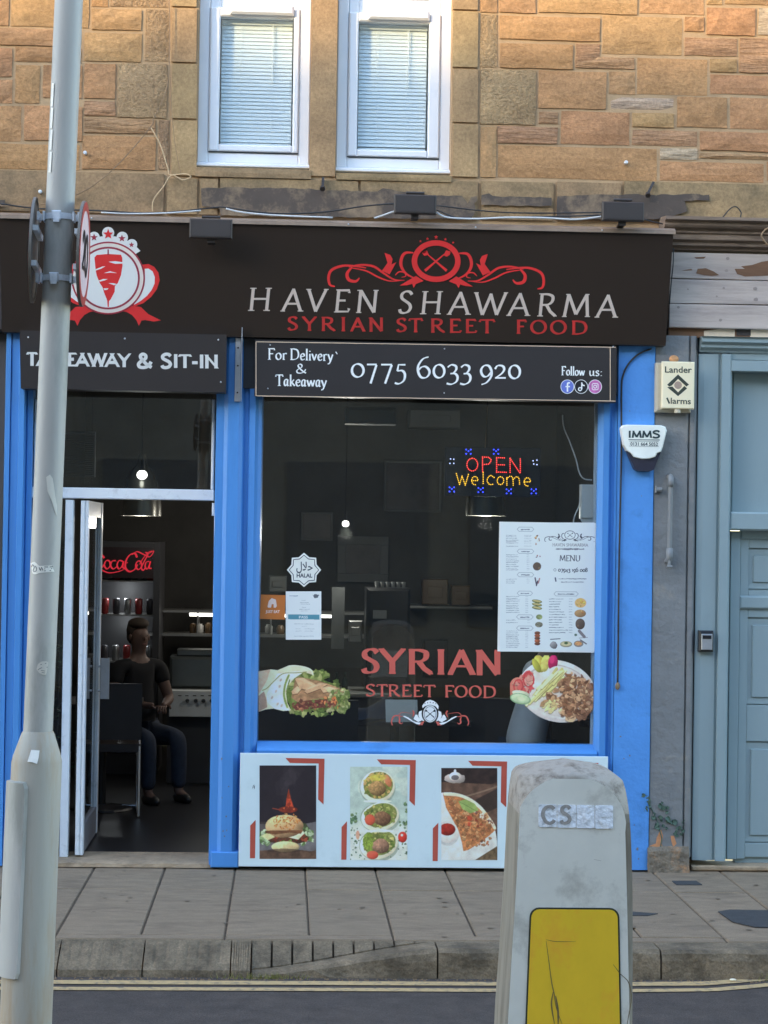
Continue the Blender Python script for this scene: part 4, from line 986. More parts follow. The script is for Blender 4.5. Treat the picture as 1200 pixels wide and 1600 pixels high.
def cutlery(cx, cy, k):
    st = []
    for s in (1, -1):
        f = lambda x, y: (cx+s*x*k, cy+y*k)
        st.append(ribbon([f(-17, 15), f(17, -14)], lambda th, t: k*(1.2+3.0*(max(0, 1-t*3.2)))))
        if s > 0: po = [f(*p) for p in [(12,-9),(16,-17),(23,-15),(22,-10),(17,-7)]]
        else: po = [f(*p) for p in [(11,-10),(14,-17),(16,-13),(18,-16),(19,-12),(22,-13),(18,-8)]]
        st.append((po[:len(po)//2+1], po[::-1][:len(po)//2+1]))
    return st
st, po = emblem_swash(681.5, 408)
m = MB(); strokes_to_mb(m, plS, st, .0010); strokes_to_mb(m, plS, [ring_stroke(681.5, 408, 34, 28.5, 8.5)], .0042)
for i, p in enumerate(po): m.poly(plS, p, .0046+i*.0001)
strokes_to_mb(m, plS, cutlery(681, 408, 1.0)[0:4], .0012)
def star(cx, cy, r): return [(cx+(r if i % 2 == 0 else r*.42)*math.sin(PI*i/5), cy-(r if i % 2 == 0 else r*.42)*math.cos(PI*i/5)) for i in range(10)]
for x, y, r in ((657,377,2.2),(668,373,2.6),(681.5,370.5,3.6),(696,374,2.6),(708,379,2.2)): m.poly(plS, star(x, y, r), .0012)
obj('emblem', m, m_red, sign)
# kebab badge
CX, CY = 169, 434.5
kb = lambda p: ((p[0])/5+20, p[1]/5+300)
mir = lambda P: [(2*CX-x, y) for x, y in P]
red, wht, plum, pink = MB(), MB(), MB(), MB()
loop_o = [kb(p) for p in [(985,590),(1010,568),(1060,562),(1105,585),(1138,630),(1148,690),(1125,760),(1080,820),(1020,868),(950,895),(930,880),(985,800),(1010,700)]]
loop_i = [kb(p) for p in [(1030,600),(1060,598),(1092,620),(1110,665),(1108,715),(1085,765),(1050,810),(1000,850),(950,880),(945,872),(990,810),(1022,740),(1032,660)]]
rib = [kb(p) for p in [(850,930),(930,890),(1000,898),(1060,955),(1158,1003),(1100,1012),(1035,1000),(1005,1005),(985,1045),(965,1000),(930,960),(890,938)]]
for P in (loop_o, rib): red.poly(plS, P, .0010); red.poly(plS, mir(P), .0010)
wht.poly(plS, loop_i, .0014); wht.poly(plS, mir(loop_i), .0014)
for (x, y, r) in ((169,364,9.5),(191,371,9),(206,382,8.5),(147,371,9),(132,382,8.5)): wht.poly(plS, ringpoly(x, y, r, r, 24), .0006+.00012*(x % 7))
wht.poly(plS, [(CX+math.cos(a)*r, CY+math.sin(a)*r) for a, r in [(math.radians(t), 66) for t in range(-140, -39, 10)]]+[(CX+30, CY-30), (CX-30, CY-30)], .0016)
red.poly(plS, ringpoly(CX, CY, 57.5, 57, 64), .0020); pink.poly(plS, ringpoly(CX, CY, 55, 54.5, 64), .0024); plum.poly(plS, ringpoly(CX, CY, 49.5, 49, 64), .0028); wht.poly(plS, ringpoly(CX, CY, 46.5, 46, 64), .0032)
strokes_to_mb(plum, plS, [ring_stroke(CX, CY, 56.3, 56, 2.0)], .0027)
kbody = [(638,512),(655,492),(745,484),(845,490),(855,515),(857,575),(845,650),(820,712),(798,735),(795,780),(765,838),(752,852),(750,898),(741,898),(737,845),(715,790),(700,742),(680,712),(655,650),(646,600)]
red.poly(plS, [kb(p) for p in kbody], .0036); strokes_to_mb(plum, plS, [ribbon([kb((745,448)), kb((745,492))], lambda th, t: 2.2)], .0038)
for s in ([(640,606),(700,582),(724,580),(690,600),(648,614)],[(748,545),(800,540),(858,548),(858,560),(800,562)],[(708,634),(760,619),(818,634),(762,630)],[(668,694),(705,680),(742,680),(720,690),(684,700)],[(745,712),(785,712),(815,720),(790,728)],[(708,752),(748,752),(738,764),(716,768)]): wht.poly(plS, [kb(p) for p in s], .0040)
for x, y, r in ((169,366,8.5),(190.5,372.5,6),(205.5,382.5,4.6),(147,371,6),(132,382,4.6)): (red if r > 8 else plum).poly(plS, star(x, y, r), .0028)
bad = thing('badge', None, None, (at(CX, CY, -.2).x, -.2, zb+.1), parent=sign)
for mm, mt in ((red, m_red), (wht, m_whv), (pink, m_pink), (plum, m_purp)): obj('badge_print', mm, mt, bad)

# --- takeaway & sit-in board
def board(name, label, px, Yt, Yb_, mat, back=-.04):
    (x0, y0), (x1, y1), (x2, y2), (x3, y3) = px       # top-left, top-right, bottom-right, bottom-left
    xa = (at(x0, y0, Yt).x + at(x3, y3, Yb_).x)/2; xb = (at(x1, y1, Yt).x + at(x2, y2, Yb_).x)/2
    z1 = (at(x0, y0, Yt).z + at(x1, y1, Yt).z)/2; z0 = (at(x3, y3, Yb_).z + at(x2, y2, Yb_).z)/2
    pl = Plane((0, Yb_, z0), (0, -(z1-z0), -(Yb_-Yt)))
    t = thing(name, label, 'signboard', ((xa+xb)/2, Yb_, z0))
    m = MB().add([(xa, Yb_, z0), (xb, Yb_, z0), (xb, Yt, z1), (xa, Yt, z1), (xa, back, z0), (xb, back, z0), (xb, back, z1), (xa, back, z1)], [(0, 1, 2, 3), (5, 4, 7, 6), (1, 0, 4, 5), (2, 1, 5, 6), (3, 2, 6, 7), (0, 3, 7, 4)])
    obj('panel', m, mat, t, fixn=True); return t, pl, (xa, xb, z0, z1)
bt, plT, _ = board('takeaway_sign', 'charcoal box sign reading TAKEAWAY & SIT-IN over the open door', [(29,517),(353,522),(353,612),(34,608)], -.26, -.17, m_signtk)
letter_parts([('T',42,58),('A',57,79),('K',80,99),('E',105,120),('A',118,139),('W',138,166),('A',164,186),('Y',184,204),('&',214,238),('S',251,269),('I',270,279),('T',279,299),('-',299,310),('I',310,320),('N',320,341)], 21.5, lambda x: 571.5+(x-42)*.0145, 5.4, 5.0, 0, 0, 0, plT, .0012, m_whv, bt)
for x, y in ((341,531),(345,597),(44,527),(195,529)): p = plT(x, y, .002); obj('screw', MB().ball(p, .0055, n=8, m=5), m_alu, bt)
# --- phone sign
bp_, plP, (pxa, pxb, pz0, pz1) = board('phone_sign', 'black signboard with phone number 0775 6033 920 in white above the window', [(398,532),(963,541),(963,628),(398,619)], -.135, -.13, paint('black_phone_panel', alb(40, 41, 46), .36, var=.05, bump=.02), back=-.06)
m = MB()
for q in ([(400,534),(953,542.5)], [(400,618.5),(953,626.5)], [(400,534),(400,618.5)], [(953.5,542.5),(953.5,626.5)], [(953,542.5),(962,542.8)], [(953,626.5),(962,626.8)]): strokes_to_mb(m, plP, [ribbon(q, lambda th, t: 1.2)], .001, k0=len(m.v))
obj('border_line', m, paint('gold_white_line', alb(178, 170, 160), .5, bump=0), bp_)
st = word('For', 418, 449, 561.5, 562, 17, 2.7, 1.1, 25, .06) + word('Delivery', 453, 521, 562, 564, 17, 2.7, 1.1, 25, .06) + word('&', 462, 479, 583, 583, 14.5, 2.4, 1.0, 25)
st += word('Takeaway', 430, 511, 602.5, 604.5, 17, 2.7, 1.1, 25, .06) + word('Follow', 877, 914, 586, 587, 13.5, 2.1, 1.0, 25, .06) + word('us:', 920, 942, 587, 587.5, 13.5, 2.1, 1.0, 25, .06)
PH = ([('0',547,571),('7',572,590),('7',594,614),('5',616,636),('6',650,674),('0',675,697),('3',697,717),('3',718,737),('9',749,771),('2',771,792),('0',793,815)])
letter_parts(PH, 33, lambda x: 589+(x-547)*.009, 4.0, 1.7, 22, .05, 0, plP, .0012, m_whv, bp_, 'numeral')
m = MB(); strokes_to_mb(m, plP, st, .0012)
strokes_to_mb(m, plP, [ribbon([(524.5,549.5),(527,553.5)], lambda th, t: 1.4)], .0012)
obj('lettering', m, m_whv, bp_)
for x, y in ((422,539),(418.5,607),(694.5,545),(694,614),(958,541.5)): obj('screw', MB().ball(plP(x, y, .001), .0045, n=8, m=5), m_alu, bp_)
m_fb = paint('icon_blue', alb(84, 108, 200), .4, bump=0); m_ig = paint('icon_magenta', alb(168, 96, 176), .4, var=.3, scale=20, bump=0)
for i, (cx_, mt) in enumerate(((886.5, m_fb), (908, m_blackv), (929.8, m_ig))):
    ic = thing('social_icon', None, None, plP(cx_, 604, 0), parent=bp_); cy_ = 604.2
    obj('disc', MB().poly(plP, ringpoly(cx_, cy_, 10, 10.3, 32), .001), mt, ic)
    m = MB(); strokes_to_mb(m, plP, [ring_stroke(cx_, cy_, 10.2, 10.6, .9)], .0014)
    if i == 0: strokes_to_mb(m, plP, [ribbon(catmull([(890.5,598.5),(887.5,598.5),(886.7,602),(886.7,612)]), lambda th, t: 2.4), ribbon([(883.5,604),(890.5,604)], lambda th, t: 2)], .0016)
    elif i == 1: strokes_to_mb(m, plP, [ribbon([(909,597.5),(909,608)], lambda th, t: 2), ribbon(catmull([(909,598),(910.5,601.5),(913.5,602.6)]), lambda th, t: 2), ring_stroke(906.3, 608, 2.4, 2.4, 1.7)], .0016)
    else:
        q = [(925.3,600.5),(926.6,599.2),(933.2,599.2),(934.5,600.5),(934.5,607.6),(933.2,609),(926.6,609),(925.3,607.6),(925.3,600.5)]
        strokes_to_mb(m, plP, [ribbon(q, lambda th, t: 1.1), ring_stroke(929.9, 604.1, 2.3, 2.4, 1.1), ribbon([(932.6,601.2),(933.4,601.2)], lambda th, t: 1)], .0016)
    obj('icon_mark', m, m_whv, ic)

# --- floodlights on the cornice, with their brackets
m_flood = paint('black_floodlight', alb(44, 43, 45), .5, var=.06, bump=.05); m_fglass = paint('floodlight_face', alb(46, 45, 47), .45, bump=0)
def floodlight(x0, y0, x1, y1, Y, label, first=None):
    a, b, c, d = rect(x0, y0, x1, y1, Y); cx_, w, h = (a+b)/2, (b-a), (d-c)
    if first is not None: return copy_tree(first, Vector((cx_, Y, c)), None, label)
    t = thing('floodlight', label, 'floodlight', (cx_, Y, c), 'floodlights along the sign')
    loc = Vector((cx_, Y, c))
    T = lambda mb: mb.xform(Matrix.Translation(loc))
    obj('lamp_body', T(MB().bbox(-w/2, w/2, 0, .035, 0, h, .006).bbox(-w*.3, w*.3, .036, .06, h*.2, h*.8, .004)), m_flood, t)
    obj('lamp_face', T(MB().box(-w/2+.012, w/2-.012, -.002, -.0005, .012, h-.012)), m_fglass, t)
    obj('mounting_yoke', T(MB().box(-.02, .02, .03, .05, -.02, h*.5).box(-.018, .018, .05, .12, -.02, -.008).cyl((-.05, .02, h+.012), (.05, .02, h+.012), .008)), m_flood, t)
    return t
fl = floodlight(616, 304, 682, 334, -.40, 'black floodlight above the red ring emblem, between the other two')
floodlight(941, 314, 1007, 345, -.40, 'rightmost black floodlight, standing above the end of the long sign', fl)
f3 = floodlight(297, 338, 362, 372, -.42, 'black floodlight hanging over the left half of the long sign face', fl)
# cables along the top of the sign
m_cabb = paint('black_cable', (.02, .02, .02), .5, bump=0); m_cabw = paint('white_cable', (.62, .62, .60), .5, bump=0); m_cabt = paint('old_tan_cable', alb(112, 100, 82), .6, bump=0)
def cable(name, pts, Y, r, mat, label, sm=True):
    q = [(x, y) for x, y in pts]; q = catmull(q, 5) if sm else q
    P = [at(x, y, Y) for x, y in q]; return obj(name, MB().tube(P, r, 6), mat, label=label, cat='cable', smooth=True)
cable('cable', [(0,318),(60,326),(150,329),(240,333),(330,325),(352,324),(420,333),(500,332),(570,322),(618,318)], -.20, .0045, m_cabb, 'black cable sagging along the sign top, left of the middle floodlight')
cable('cable', [(682,321),(760,330),(830,333),(942,332)], -.20, .004, m_cabb, 'thin black cable between the middle and right floodlights')
cable('cable', [(682,328),(716,341),(748,341),(880,338),(942,336)], -.33, .004, m_cabb, 'black cable drooping low between middle and right floodlights')
cable('cable', [(585,341),(600,336),(617,330)], -.34, .0055, m_cabw, 'short white cable entering the middle floodlight from the left')
cable('cable', [(682,332),(700,340),(745,342),(790,340),(850,340.5),(900,343),(942,338)], -.34, .0055, m_cabw, 'long white cable running right from the middle floodlight')
cable('cable', [(158,332),(200,334),(260,333),(314,329)], -.30, .0045, m_cabw, 'white cable reaching the hanging floodlight from the left')
cable('cable', [(353,326),(380,332),(440,337),(520,340)], -.30, .005, m_cabw, 'white cable leaving the hanging floodlight to the right')
cable('cable', [(1007,343),(1050,352),(1100,348),(1200,352),(1260,350)], -.12, .004, m_cabb, 'black cable running off right along the old cornice')
cable('cable', [(264,0),(265,60),(263,122),(256,152),(240,185),(237,196),(205,235),(165,275),(120,304),(60,320),(0,322)], -.045, .0030, m_cabt, 'old tan cable hanging diagonally down the wall left of the windows')
cable('cable', [(236,200),(250,225),(262,262),(266,273),(290,272),(298,277),(285,281),(268,274),(255,292),(240,312),(238,330)], -.05, .0038, paint('pale_wire', alb(158, 148, 126), .6, bump=0), 'pale looped wire beside the lower left window corner')
cable('cable', [(266,120),(269,180),(275,235),(283,272)], -.04, .002, m_cabt, 'hair-thin wire on the dressed stone left of the window')
cable('cable', [(1126,344),(1140,327),(1150,323),(1158,332),(1158,340),(1175,344),(1200,352)], -.14, .0035, m_cabb, 'loose black wire curling up at the far right above the cornice')
cable('cable', [(1052,388),(1052,410),(1049,440),(1046,475)], -.16, .0035, m_cabb, 'short black wire down the right end of the long sign')
cable('cable', [(1018,545),(1000,552),(984,566),(974,585),(971,610),(971,700),(969,800),(967,900),(966,1000),(965,1068)], -.068, .0055, m_cabb, 'black cable clipped down the blue pilaster at the right')
cable('cable', [(1200,356),(1193,362),(1190,370),(1200,383)], -.2, .005, m_cabt, 'grey cable loop just entering at the right edge')
p = at(965, 1072, -.07); obj('cable_end_cap', MB().ball(p, .014, .014, .022, 8, 6), paint('brown_sealant', (.22, .15, .08), .8, bump=.4), label='brown lump of sealant where the black cable enters the blue pilaster', cat='sealant')
# ================================================================== GREY NEIGHBOUR
GREY = alb(114, 141, 160); GREYD = alb(98, 109, 121)
m_gdoor = paint('grey_blue_door_paint', GREY, .45, var=.05, scale=3, bump=.15, bscale=40, stretch=(1, 1, .3), dirt=tuple(c*.8 for c in GREY), dirt_amt=.2, dscale=3)
m_gston = paint('grey_masonry_paint', GREYD, .65, var=.12, scale=5, bump=.8, bscale=22, bdist=.012, dirt=alb(126, 132, 134), dirt_amt=.2, dscale=6)
m_wood = paint('weathered_grey_board', alb(148, 150, 156), .8, var=.14, scale=5, bump=.35, bscale=22, bdist=.003, stretch=(.35, 1, 3.5), dirt=alb(120, 120, 128), dirt_amt=.4, dscale=3, rand=.04)
m_oldw = paint('dark_weathered_cornice', alb(92, 86, 82), .85, var=.3, scale=5, bump=.5, bscale=40, stretch=(.3, 1, 3), dirt=alb(132, 126, 120), dirt_amt=.45, dscale=6)
m_barew = paint('bare_brown_wood', alb(92, 74, 60), .85, var=.22, scale=9, bump=.4, bscale=60, stretch=(.3, 1, 2))
m_peel = paint('peeling_white_paint', alb(176, 176, 170), .8, var=.08, bump=.4, bscale=60)
nb_ = thing('grey_neighbour_front', 'grey painted door, surround and weathered board fascia beside the blue shop', 'shopfront', (at(1230, 900).x, 0, 0))
xr1 = at(1230, 500, 0).x + .75
pil('pilaster', [(1019.7, .0), (1020, -.048), (1071, -.048), (1073, -.03), (1075, -.046), (1082, -.046), (1085, -.01), (1086, .1)], 525, 1338, m_gston, nb_)
a, b, c, d = rect(1012, 1325, 1077, 1357, -.07); 
m = MB(); n = 8; vs = []
for i in range(n+1):
    x = a+(b-a)*i/n; j = lambda q=.004: RNG.uniform(-q, q); vs += [(x, -.075+j(), 0), (x, -.07+j(), d-.02+j()), (x, -.052+j(), d+.005+j()), (x, .0, d+.006)]
m.add(vs, [(i*4+k, i*4+4+k, i*4+5+k, i*4+1+k) for i in range(n) for k in range(3)] + [(0, 1, 2, 3), tuple(n*4+k for k in (3, 2, 1, 0))])
obj('pilaster_foot', m, paint('crumbling_grey_render', alb(96, 96, 92), .95, var=.35, scale=16, bump=1, bscale=40, bdist=.015, dirt=alb(150, 120, 90), dirt_amt=.3, dscale=9), nb_, fixn=True)
pil('door_surround', [(1086, .1), (1087, -.015), (1096, -.022), (1118, -.022), (1121, -.012), (1122, -.012), (1123.5, -.045), (1137, -.045), (1139, -.03), (1140, .06)], 553, 1343, m_gdoor, nb_)
a, b, c, d = rect(1093, 553, 1230, 575, -.02); xs0 = at(1138, 900, -.04).x
obj('door_head', MB().bbox(xs0, xr1, -.02, .1, at(1150, 563, 0).z, at(1150, 545, 0).z, .003).bbox(xs0, xr1, -.044, .1, at(1150, 581, 0).z, at(1150, 564, 0).z, .003), m_gdoor, nb_)
zz = lambda y, Y=0: at(1150, y, Y).z
obj('head_moulding', MB().prism_x([(.1, zz(552)), (-.03, zz(552)), (-.035, zz(549)), (-.06, zz(545)), (-.06, zz(541)), (-.085, zz(537)), (-.085, zz(530)), (-.10, zz(529)), (.1, zz(527))], at(1092, 540).x, xr1), m_gdoor, nb_)
# recessed door
DYG = .05
def gb(name, x0, x1, y0, y1, Y, Y1=.12, mat=m_gdoor, ch=.006, xend=None, parent=None):
    a = at(x0, 1000, Y).x; b = at(x1, 1000, Y).x if xend is None else xend
    m = MB().bbox(a, b, Y, Y1, max(at(1170, y1, Y).z, .03), at(1170, y0, Y).z, ch); return obj(name, m, mat, parent or nb_)
gb('over_panel', 1140, 0, 580, 802, DYG+.012, xend=xr1)
gb('transom_rail', 1138, 0, 800, 829, -.03, xend=xr1, ch=.01)
gb('inner_jamb', 1140, 1155, 830, 1343, DYG, ch=.003)
gd = thing('grey_door', None, None, (at(1280, 1000).x, DYG, .03), parent=nb_)
xe = at(1155, 1000, DYG).x + .86
def gpart(name, x0, y0, x1, y1, Y, xs=0, ch=.006): 
    a = at(x0, 1000, Y).x + xs; b = at(x1, 1000, Y).x + xs
    return obj(name, MB().bbox(a, b, Y, .13, max(at(1170, y1, Y).z, .035), at(1170, y0, Y).z, ch), m_gdoor, gd)
obj('door_back', MB().box(at(1155, 1000, DYG).x, xe, .085, .14, .035, zz(831)), m_gdoor, gd)
gpart('stile', 1155, 831, 1168, 1342, DYG+.015, ch=.002); sx = xe - at(1170, 1000, DYG).x; gpart('stile', 1155, 831, 1170, 1342, DYG+.015, sx, ch=.002)
mid = (at(1155, 1000).x+xe)/2
for y0, y1, Y in ((831, 856, DYG+.016), (922, 965, DYG+.016), (1103, 1160, DYG+.016), (1320, 1342, DYG+.016)):
    a = at(1168.2, 1000, Y).x; obj('rail', MB().bbox(a, xe-.056, Y, .13, max(.036, zz(y1)), zz(y0), .002), m_gdoor, gd)
a = at(1156, 1000, .03).x
obj('mid_bead', MB().bbox(a, xe-.01, .045, .07, zz(952), zz(931), .01), m_gdoor, gd); obj('top_bead', MB().bbox(a, xe-.01, .045, .07, zz(842), zz(824), .01), m_gdoor, gd)
for y0, y1 in ((857, 921), (966, 1102), (1161, 1319)):
    for q in (0, 1):
        a = at(1170, 1000).x if q == 0 else mid+.03; b = mid-.03 if q == 0 else xe-.06
        z0, z1 = zz(y1)+.004, zz(y0)-.004
        m = MB().add([(a, .075, z0), (b, .075, z0), (b, .075, z1), (a, .075, z1), (a+.035, .078, z0+.035), (b-.035, .078, z0+.035), (b-.035, .078, z1-.035), (a+.035, .078, z1-.035), (a+.04, .066, z0+.04), (b-.04, .066, z0+.04), (b-.04, .066, z1-.04), (a+.04, .066, z1-.04)],
                     [(0, 1, 5, 4), (1, 2, 6, 5), (2, 3, 7, 6), (3, 0, 4, 7), (4, 5, 9, 8), (5, 6, 10, 9), (6, 7, 11, 10), (7, 4, 8, 11), (8, 9, 10, 11)])
        obj('raised_panel', m, m_gdoor, gd)
obj('muntin', MB().bbox(mid-.03, mid+.03, DYG+.017, .13, .04, zz(831), .002), m_gdoor, gd)
obj('door_step', MB().bbox(at(1079, 1345).x, xr1+.1, -.03, .15, .004, .034, .008), m_conc, nb_)
xw_ = max(xe+.01, 0); obj('wall_beyond', MB().box(xe+.001, 9, -.01, .3, 0, zz(582)).box(xr1+.001, 9, -.012, .3, zz(582), zz(530)), m_gston, nb_)
# dark shopfront on the other side, only its edge in the picture
xln = at(3, 900, -.02).x-.004; ln = thing('dark_neighbour_front', 'dark grey neighbouring shopfront at the far left edge of the picture', 'shopfront', (xln-1.2, 0, 0)); m_ln = paint('dark_grey_front', alb(58, 60, 64), .6, var=.1, bump=.15)
zf_ = at(3, 520, 0).z; zu_ = at(3, 345, 0).z
obj('wall', MB().box(-9, xln, .0, .4, 0, .62).box(xln-.16, xln, .0, .4, .62, zf_).box(-9, xln-2.2, .0, .4, .62, zf_), m_ln, ln)
obj('fascia', MB().bbox(-9, xln-.002, -.10, .3, zf_+.002, zu_, .01), paint('dark_grey_fascia', alb(44, 44, 48), .5, var=.06, bump=.05), ln)
obj('window_glass', MB().box(xln-2.2, xln-.16, .10, .106, .62, zf_), m_shopgl, ln); obj('window_backing', MB().box(xln-2.3, xln-.1, .9, .95, 0, zf_), m_blackv, ln); obj('window_floor', MB().box(xln-2.2, xln-.16, .11, .9, .56, .61), m_blackv, ln)
m = MB(); 
for x_ in (xln-.20, xln-1.2, xln-2.2): m.box(x_, x_+.05, .05, .099, .62, zf_)
obj('window_frame', m, m_ln, ln)
# fascia planks, cornice, bare strip
for y0, y1 in ((395.5, 436.5), (437.5, 475), (476, 513)):
    xa = at(1046, (y0+y1)/2, -.06).x; z1, z0 = at(1120, y0, -.06).z, at(1120, y1, -.06).z
    m = MB(); n = 10; vs = []
    for i in range(n+1):
        x = xa+(7-xa)*i/n; j = lambda q=.0012: RNG.uniform(-q, q); vs += [(x, .0, z0), (x, -.062+j(), z0+.001+j()), (x, -.064+j(), z0+.005), (x, -.064+j(), z1-.005), (x, -.06+j(), z1-.001+j()), (x, 0, z1)]
    m.add(vs, [(i*6+k, i*6+6+k, i*6+7+k, i*6+1+k) for i in range(n) for k in range(5)] + [tuple(range(6)), tuple(n*6+k for k in range(5, -1, -1))])
    obj('plank', m, m_wood, nb_, fixn=True)
plW = Plane((0, -.0665, 0), (0, -1, 0))
for pts in ([(1164,420),(1158,416),(1175,414),(1190,409),(1215,405),(1240,408),(1250,425),(1225,430),(1190,431),(1164,432),(1152,428),(1148,420)], [(1090,420),(1103,419),(1115,424),(1124,430),(1112,431),(1100,430),(1088,427)], [(1085,402),(1103,401),(1100,404),(1088,404)], [(1065,423),(1080,420),(1082,422)]):
    obj('bare_patch', MB().poly(plW, pts, 0, .002), m_barew, nb_)
m_knot = paint('knot', alb(118, 119, 126), .8, bump=0)
for x, y, r in ((1135,423,2.6),(1131,450,1.8),(1180,451,3.0),(1181,468,3.2),(1120,463,1.5),(1126,500,2.4),(1060,480,2.0),(1075,452,1.4),(1137,404,2.6)):
    obj('knot', MB().poly(plW, [(x+r*math.cos(a)*1.1, y+r*.9*math.sin(a)+RNG.uniform(-.4, .4)) for a in [i*PI/5 for i in range(10)]], 0, .0012), m_knot, nb_)
xc = at(1048, 370, -.1).x
obj('cornice', MB().prism_x([(.05, zz(395)), (-.07, zz(395)), (-.075, zz(391)), (-.10, zz(389)), (-.10, zz(384)), (-.125, zz(381)), (-.125, zz(373)), (-.14, zz(371)), (-.14, zz(367)), (-.17, zz(364)), (-.18, zz(361)), (-.18, zz(356)), (-.21, zz(354)), (-.21, zz(349)), (.05, zz(342))], xc-.05, 7), m_oldw, nb_)
obj('bare_strip', MB().box(at(1043, 520).x, xr1+3, -.03, .05, zz(529.5), zz(513.5)), m_barew, nb_)
plW2 = Plane((0, -.0315, 0), (0, -1, 0))
for pts in ([(1100,517),(1125,514),(1148,515),(1148,527),(1140,526),(1132,530),(1118,528),(1100,527)], [(1172,515),(1210,515),(1250,516),(1250,529),(1172,528)]): obj('paint_flake', MB().poly(plW2, pts, 0, .002), m_peel, nb_)
m = MB().box(at(1149,520).x, at(1171,520).x, -.033, -.02, zz(525), zz(515)); obj('dark_gap', m, m_steel_dk, nb_)
# pipe and stub on the grey pilaster
pp = thing('wall_pipe', 'short grey painted pipe with elbows fixed upright on the grey pilaster', 'pipe', at(1047, 900, -.05))
m_gp = paint('pipe_grey_paint', alb(104, 116, 128), .5, var=.08, bump=.2)
P0, P1 = at(1048, 755, -.085), at(1046, 862, -.085)
obj('pipe_run', MB().cyl(P1, P0, .013, n=12), m_gp, pp, smooth=False)
obj('elbow', MB().tube([P0-Vector((0, 0, .02)), P0+Vector((0, 0, .012)), P0+Vector((0, .008, .032)), P0+Vector((0, .04, .04))], .018, 10), m_gp, pp, smooth=True)
obj('elbow', MB().tube([P1+Vector((0, 0, .02)), P1-Vector((0, 0, .03)), P1-Vector((.004, -.008, .05)), P1-Vector((.004, -.04, .055))], .019, 10), m_gp, pp, smooth=True)
obj('tap_spout', MB().cyl(P1-Vector((0, 0, .03)), P1-Vector((.002, 0, .095)), .010, n=8).cyl(P1-Vector((.014, .006, .085)), P1-Vector((-.016, .006, .085)), .008, n=8), m_gp, pp)
p = at(1029, 765, -.055); obj('wall_stub', MB().cyl((p.x-.018, p.y-.01, p.z), (p.x+.016, p.y-.01, p.z), .013, n=8).bbox(p.x-.022, p.x-.014, p.y-.024, p.y+.006, p.z-.02, p.z+.02), m_gp, label='small grey capped pipe stub left of the upright pipe', cat='pipe stub')
# key safe
a, b, c, d = rect(1090.5, 985, 1113, 1018, -.03)
ks = thing('key_safe', 'small black and silver key safe on the grey door surround', 'key safe', ((a+b)/2, -.03, c))
obj('casing', MB().bbox(a, b, -.065, -.022, c, d, .010), m_blackv, ks)
obj('face_plate', MB().bbox(a+.012, b-.008, -.070, -.0655, c+.012, d-.018, .003), m_alu, ks)
obj('dial_window', MB().bbox(a+.018, b-.014, -.0735, -.0705, d-.046, d-.026, .002), m_blackv, ks)
# weed painted over and flaking patches at the pilaster foot
m_leaf = paint('dark_weed_leaf', alb(60, 88, 84), .7, var=.3, scale=20, bump=0)
m = MB(); r_ = random.Random(5)
for cx_, cy_, rr in ((1009,1243,6),(1016,1252,7),(1012,1262,5),(1033,1258,7),(1040,1266,7),(1020,1275,5),(1032,1278,7),(1044,1280,7),(1051,1286,7),(1060,1292,6),(1066,1300,5),(1024,1290,6),(1055,1302,5),(1040,1293,5),(1070,1285,3)):
    for k in range(3):
        Y = -.052-.006*r_.random()-.002*k; x, y = cx_+r_.uniform(-4, 4), cy_+r_.uniform(-4, 4); a0 = r_.uniform(0, 6); r = rr*r_.uniform(.35, .75)
        P_ = [at(x+r*math.cos(a0+t)*q, y+r*math.sin(a0+t)*q, Y-.006*math.sin(3*t)) for t, q in [(i*2*PI/8, (1, .75)[i % 2]) for i in range(8)]]
        m.add(P_, [tuple(range(8))[::-1]])
m.tube([at(x, y, -.052) for x, y in [(1030,1338),(1034,1310),(1028,1285),(1014,1255)]], .003, 5)
obj('wall_weed', m, m_leaf, label='dark green leafy weed climbing the foot of the grey pilaster', cat='weed')
m_or = paint('exposed_orange_stone', alb(160, 122, 94), .9, var=.2, scale=30, bump=.5)
plG = Plane((0, -.0495, 0), (0, -1, 0))
for pts in ([(1026,1310),(1030,1300),(1033,1296),(1036,1306),(1034,1318),(1036,1325),(1032,1334),(1024,1328),(1014,1322),(1025,1318)], [(1048,1306),(1053,1306),(1057,1318),(1052,1324),(1049,1314)]): obj('flaked_patch', MB().poly(plG, pts, 0, .002), m_or, nb_)

# ------------------------------------------------------------------ alarm boxes
m_cream = paint('aged_cream_plastic', alb(196, 202, 188), .5, var=.04, bump=.05); m_boxside = paint('aged_box_side', alb(150, 156, 150), .5, bump=.05)
a, b, c, d = rect(1034, 565, 1085, 639, -.12)
al = thing('alarm_box', 'cream upright alarm box marked Lander Alarms with a black diamond', 'alarm box', ((a+b)/2, -.09, c))
obj('box_body', MB().bbox(a-.030, b-.012, -.10, -.045, c-.018, d-.006, .012), m_boxside, al)
obj('cover', MB().bbox(a, b, -.125, -.1005, c, d, .006), m_cream, al)
obj('siren_grille', MB().cyl(((a+b)/2, -.11, c-.002), ((a+b)/2, -.11, c-.022), .018), m_boxside, al)
plA = Plane((0, -.125, 0), (0, -1, 0))
m = btext('Lander', plA, 1039, 582, 1081, 582.5, 10, .0008, .016); btext('larms', plA, 1048, 630.5, 1079.5, 631.5, 9.5, .0008, .016, m)
strokes_to_mb(m, plA, [ribbon([(1042,621.5),(1046,630.5)], lambda th, t: 2.6)], .0008)
cxd, cyd = 1059.5, 601.5
m.poly(plA, [(cxd-17,601),(cxd,585),(cxd+17,601),(cxd+13,604),(cxd,592),(cxd-10,602.5),(cxd-14,604)], .0008)
m.poly(plA, [(cxd-17,605),(cxd-9,604),(cxd,613),(cxd+10,603),(cxd+14,607),(cxd,619)], .0008)
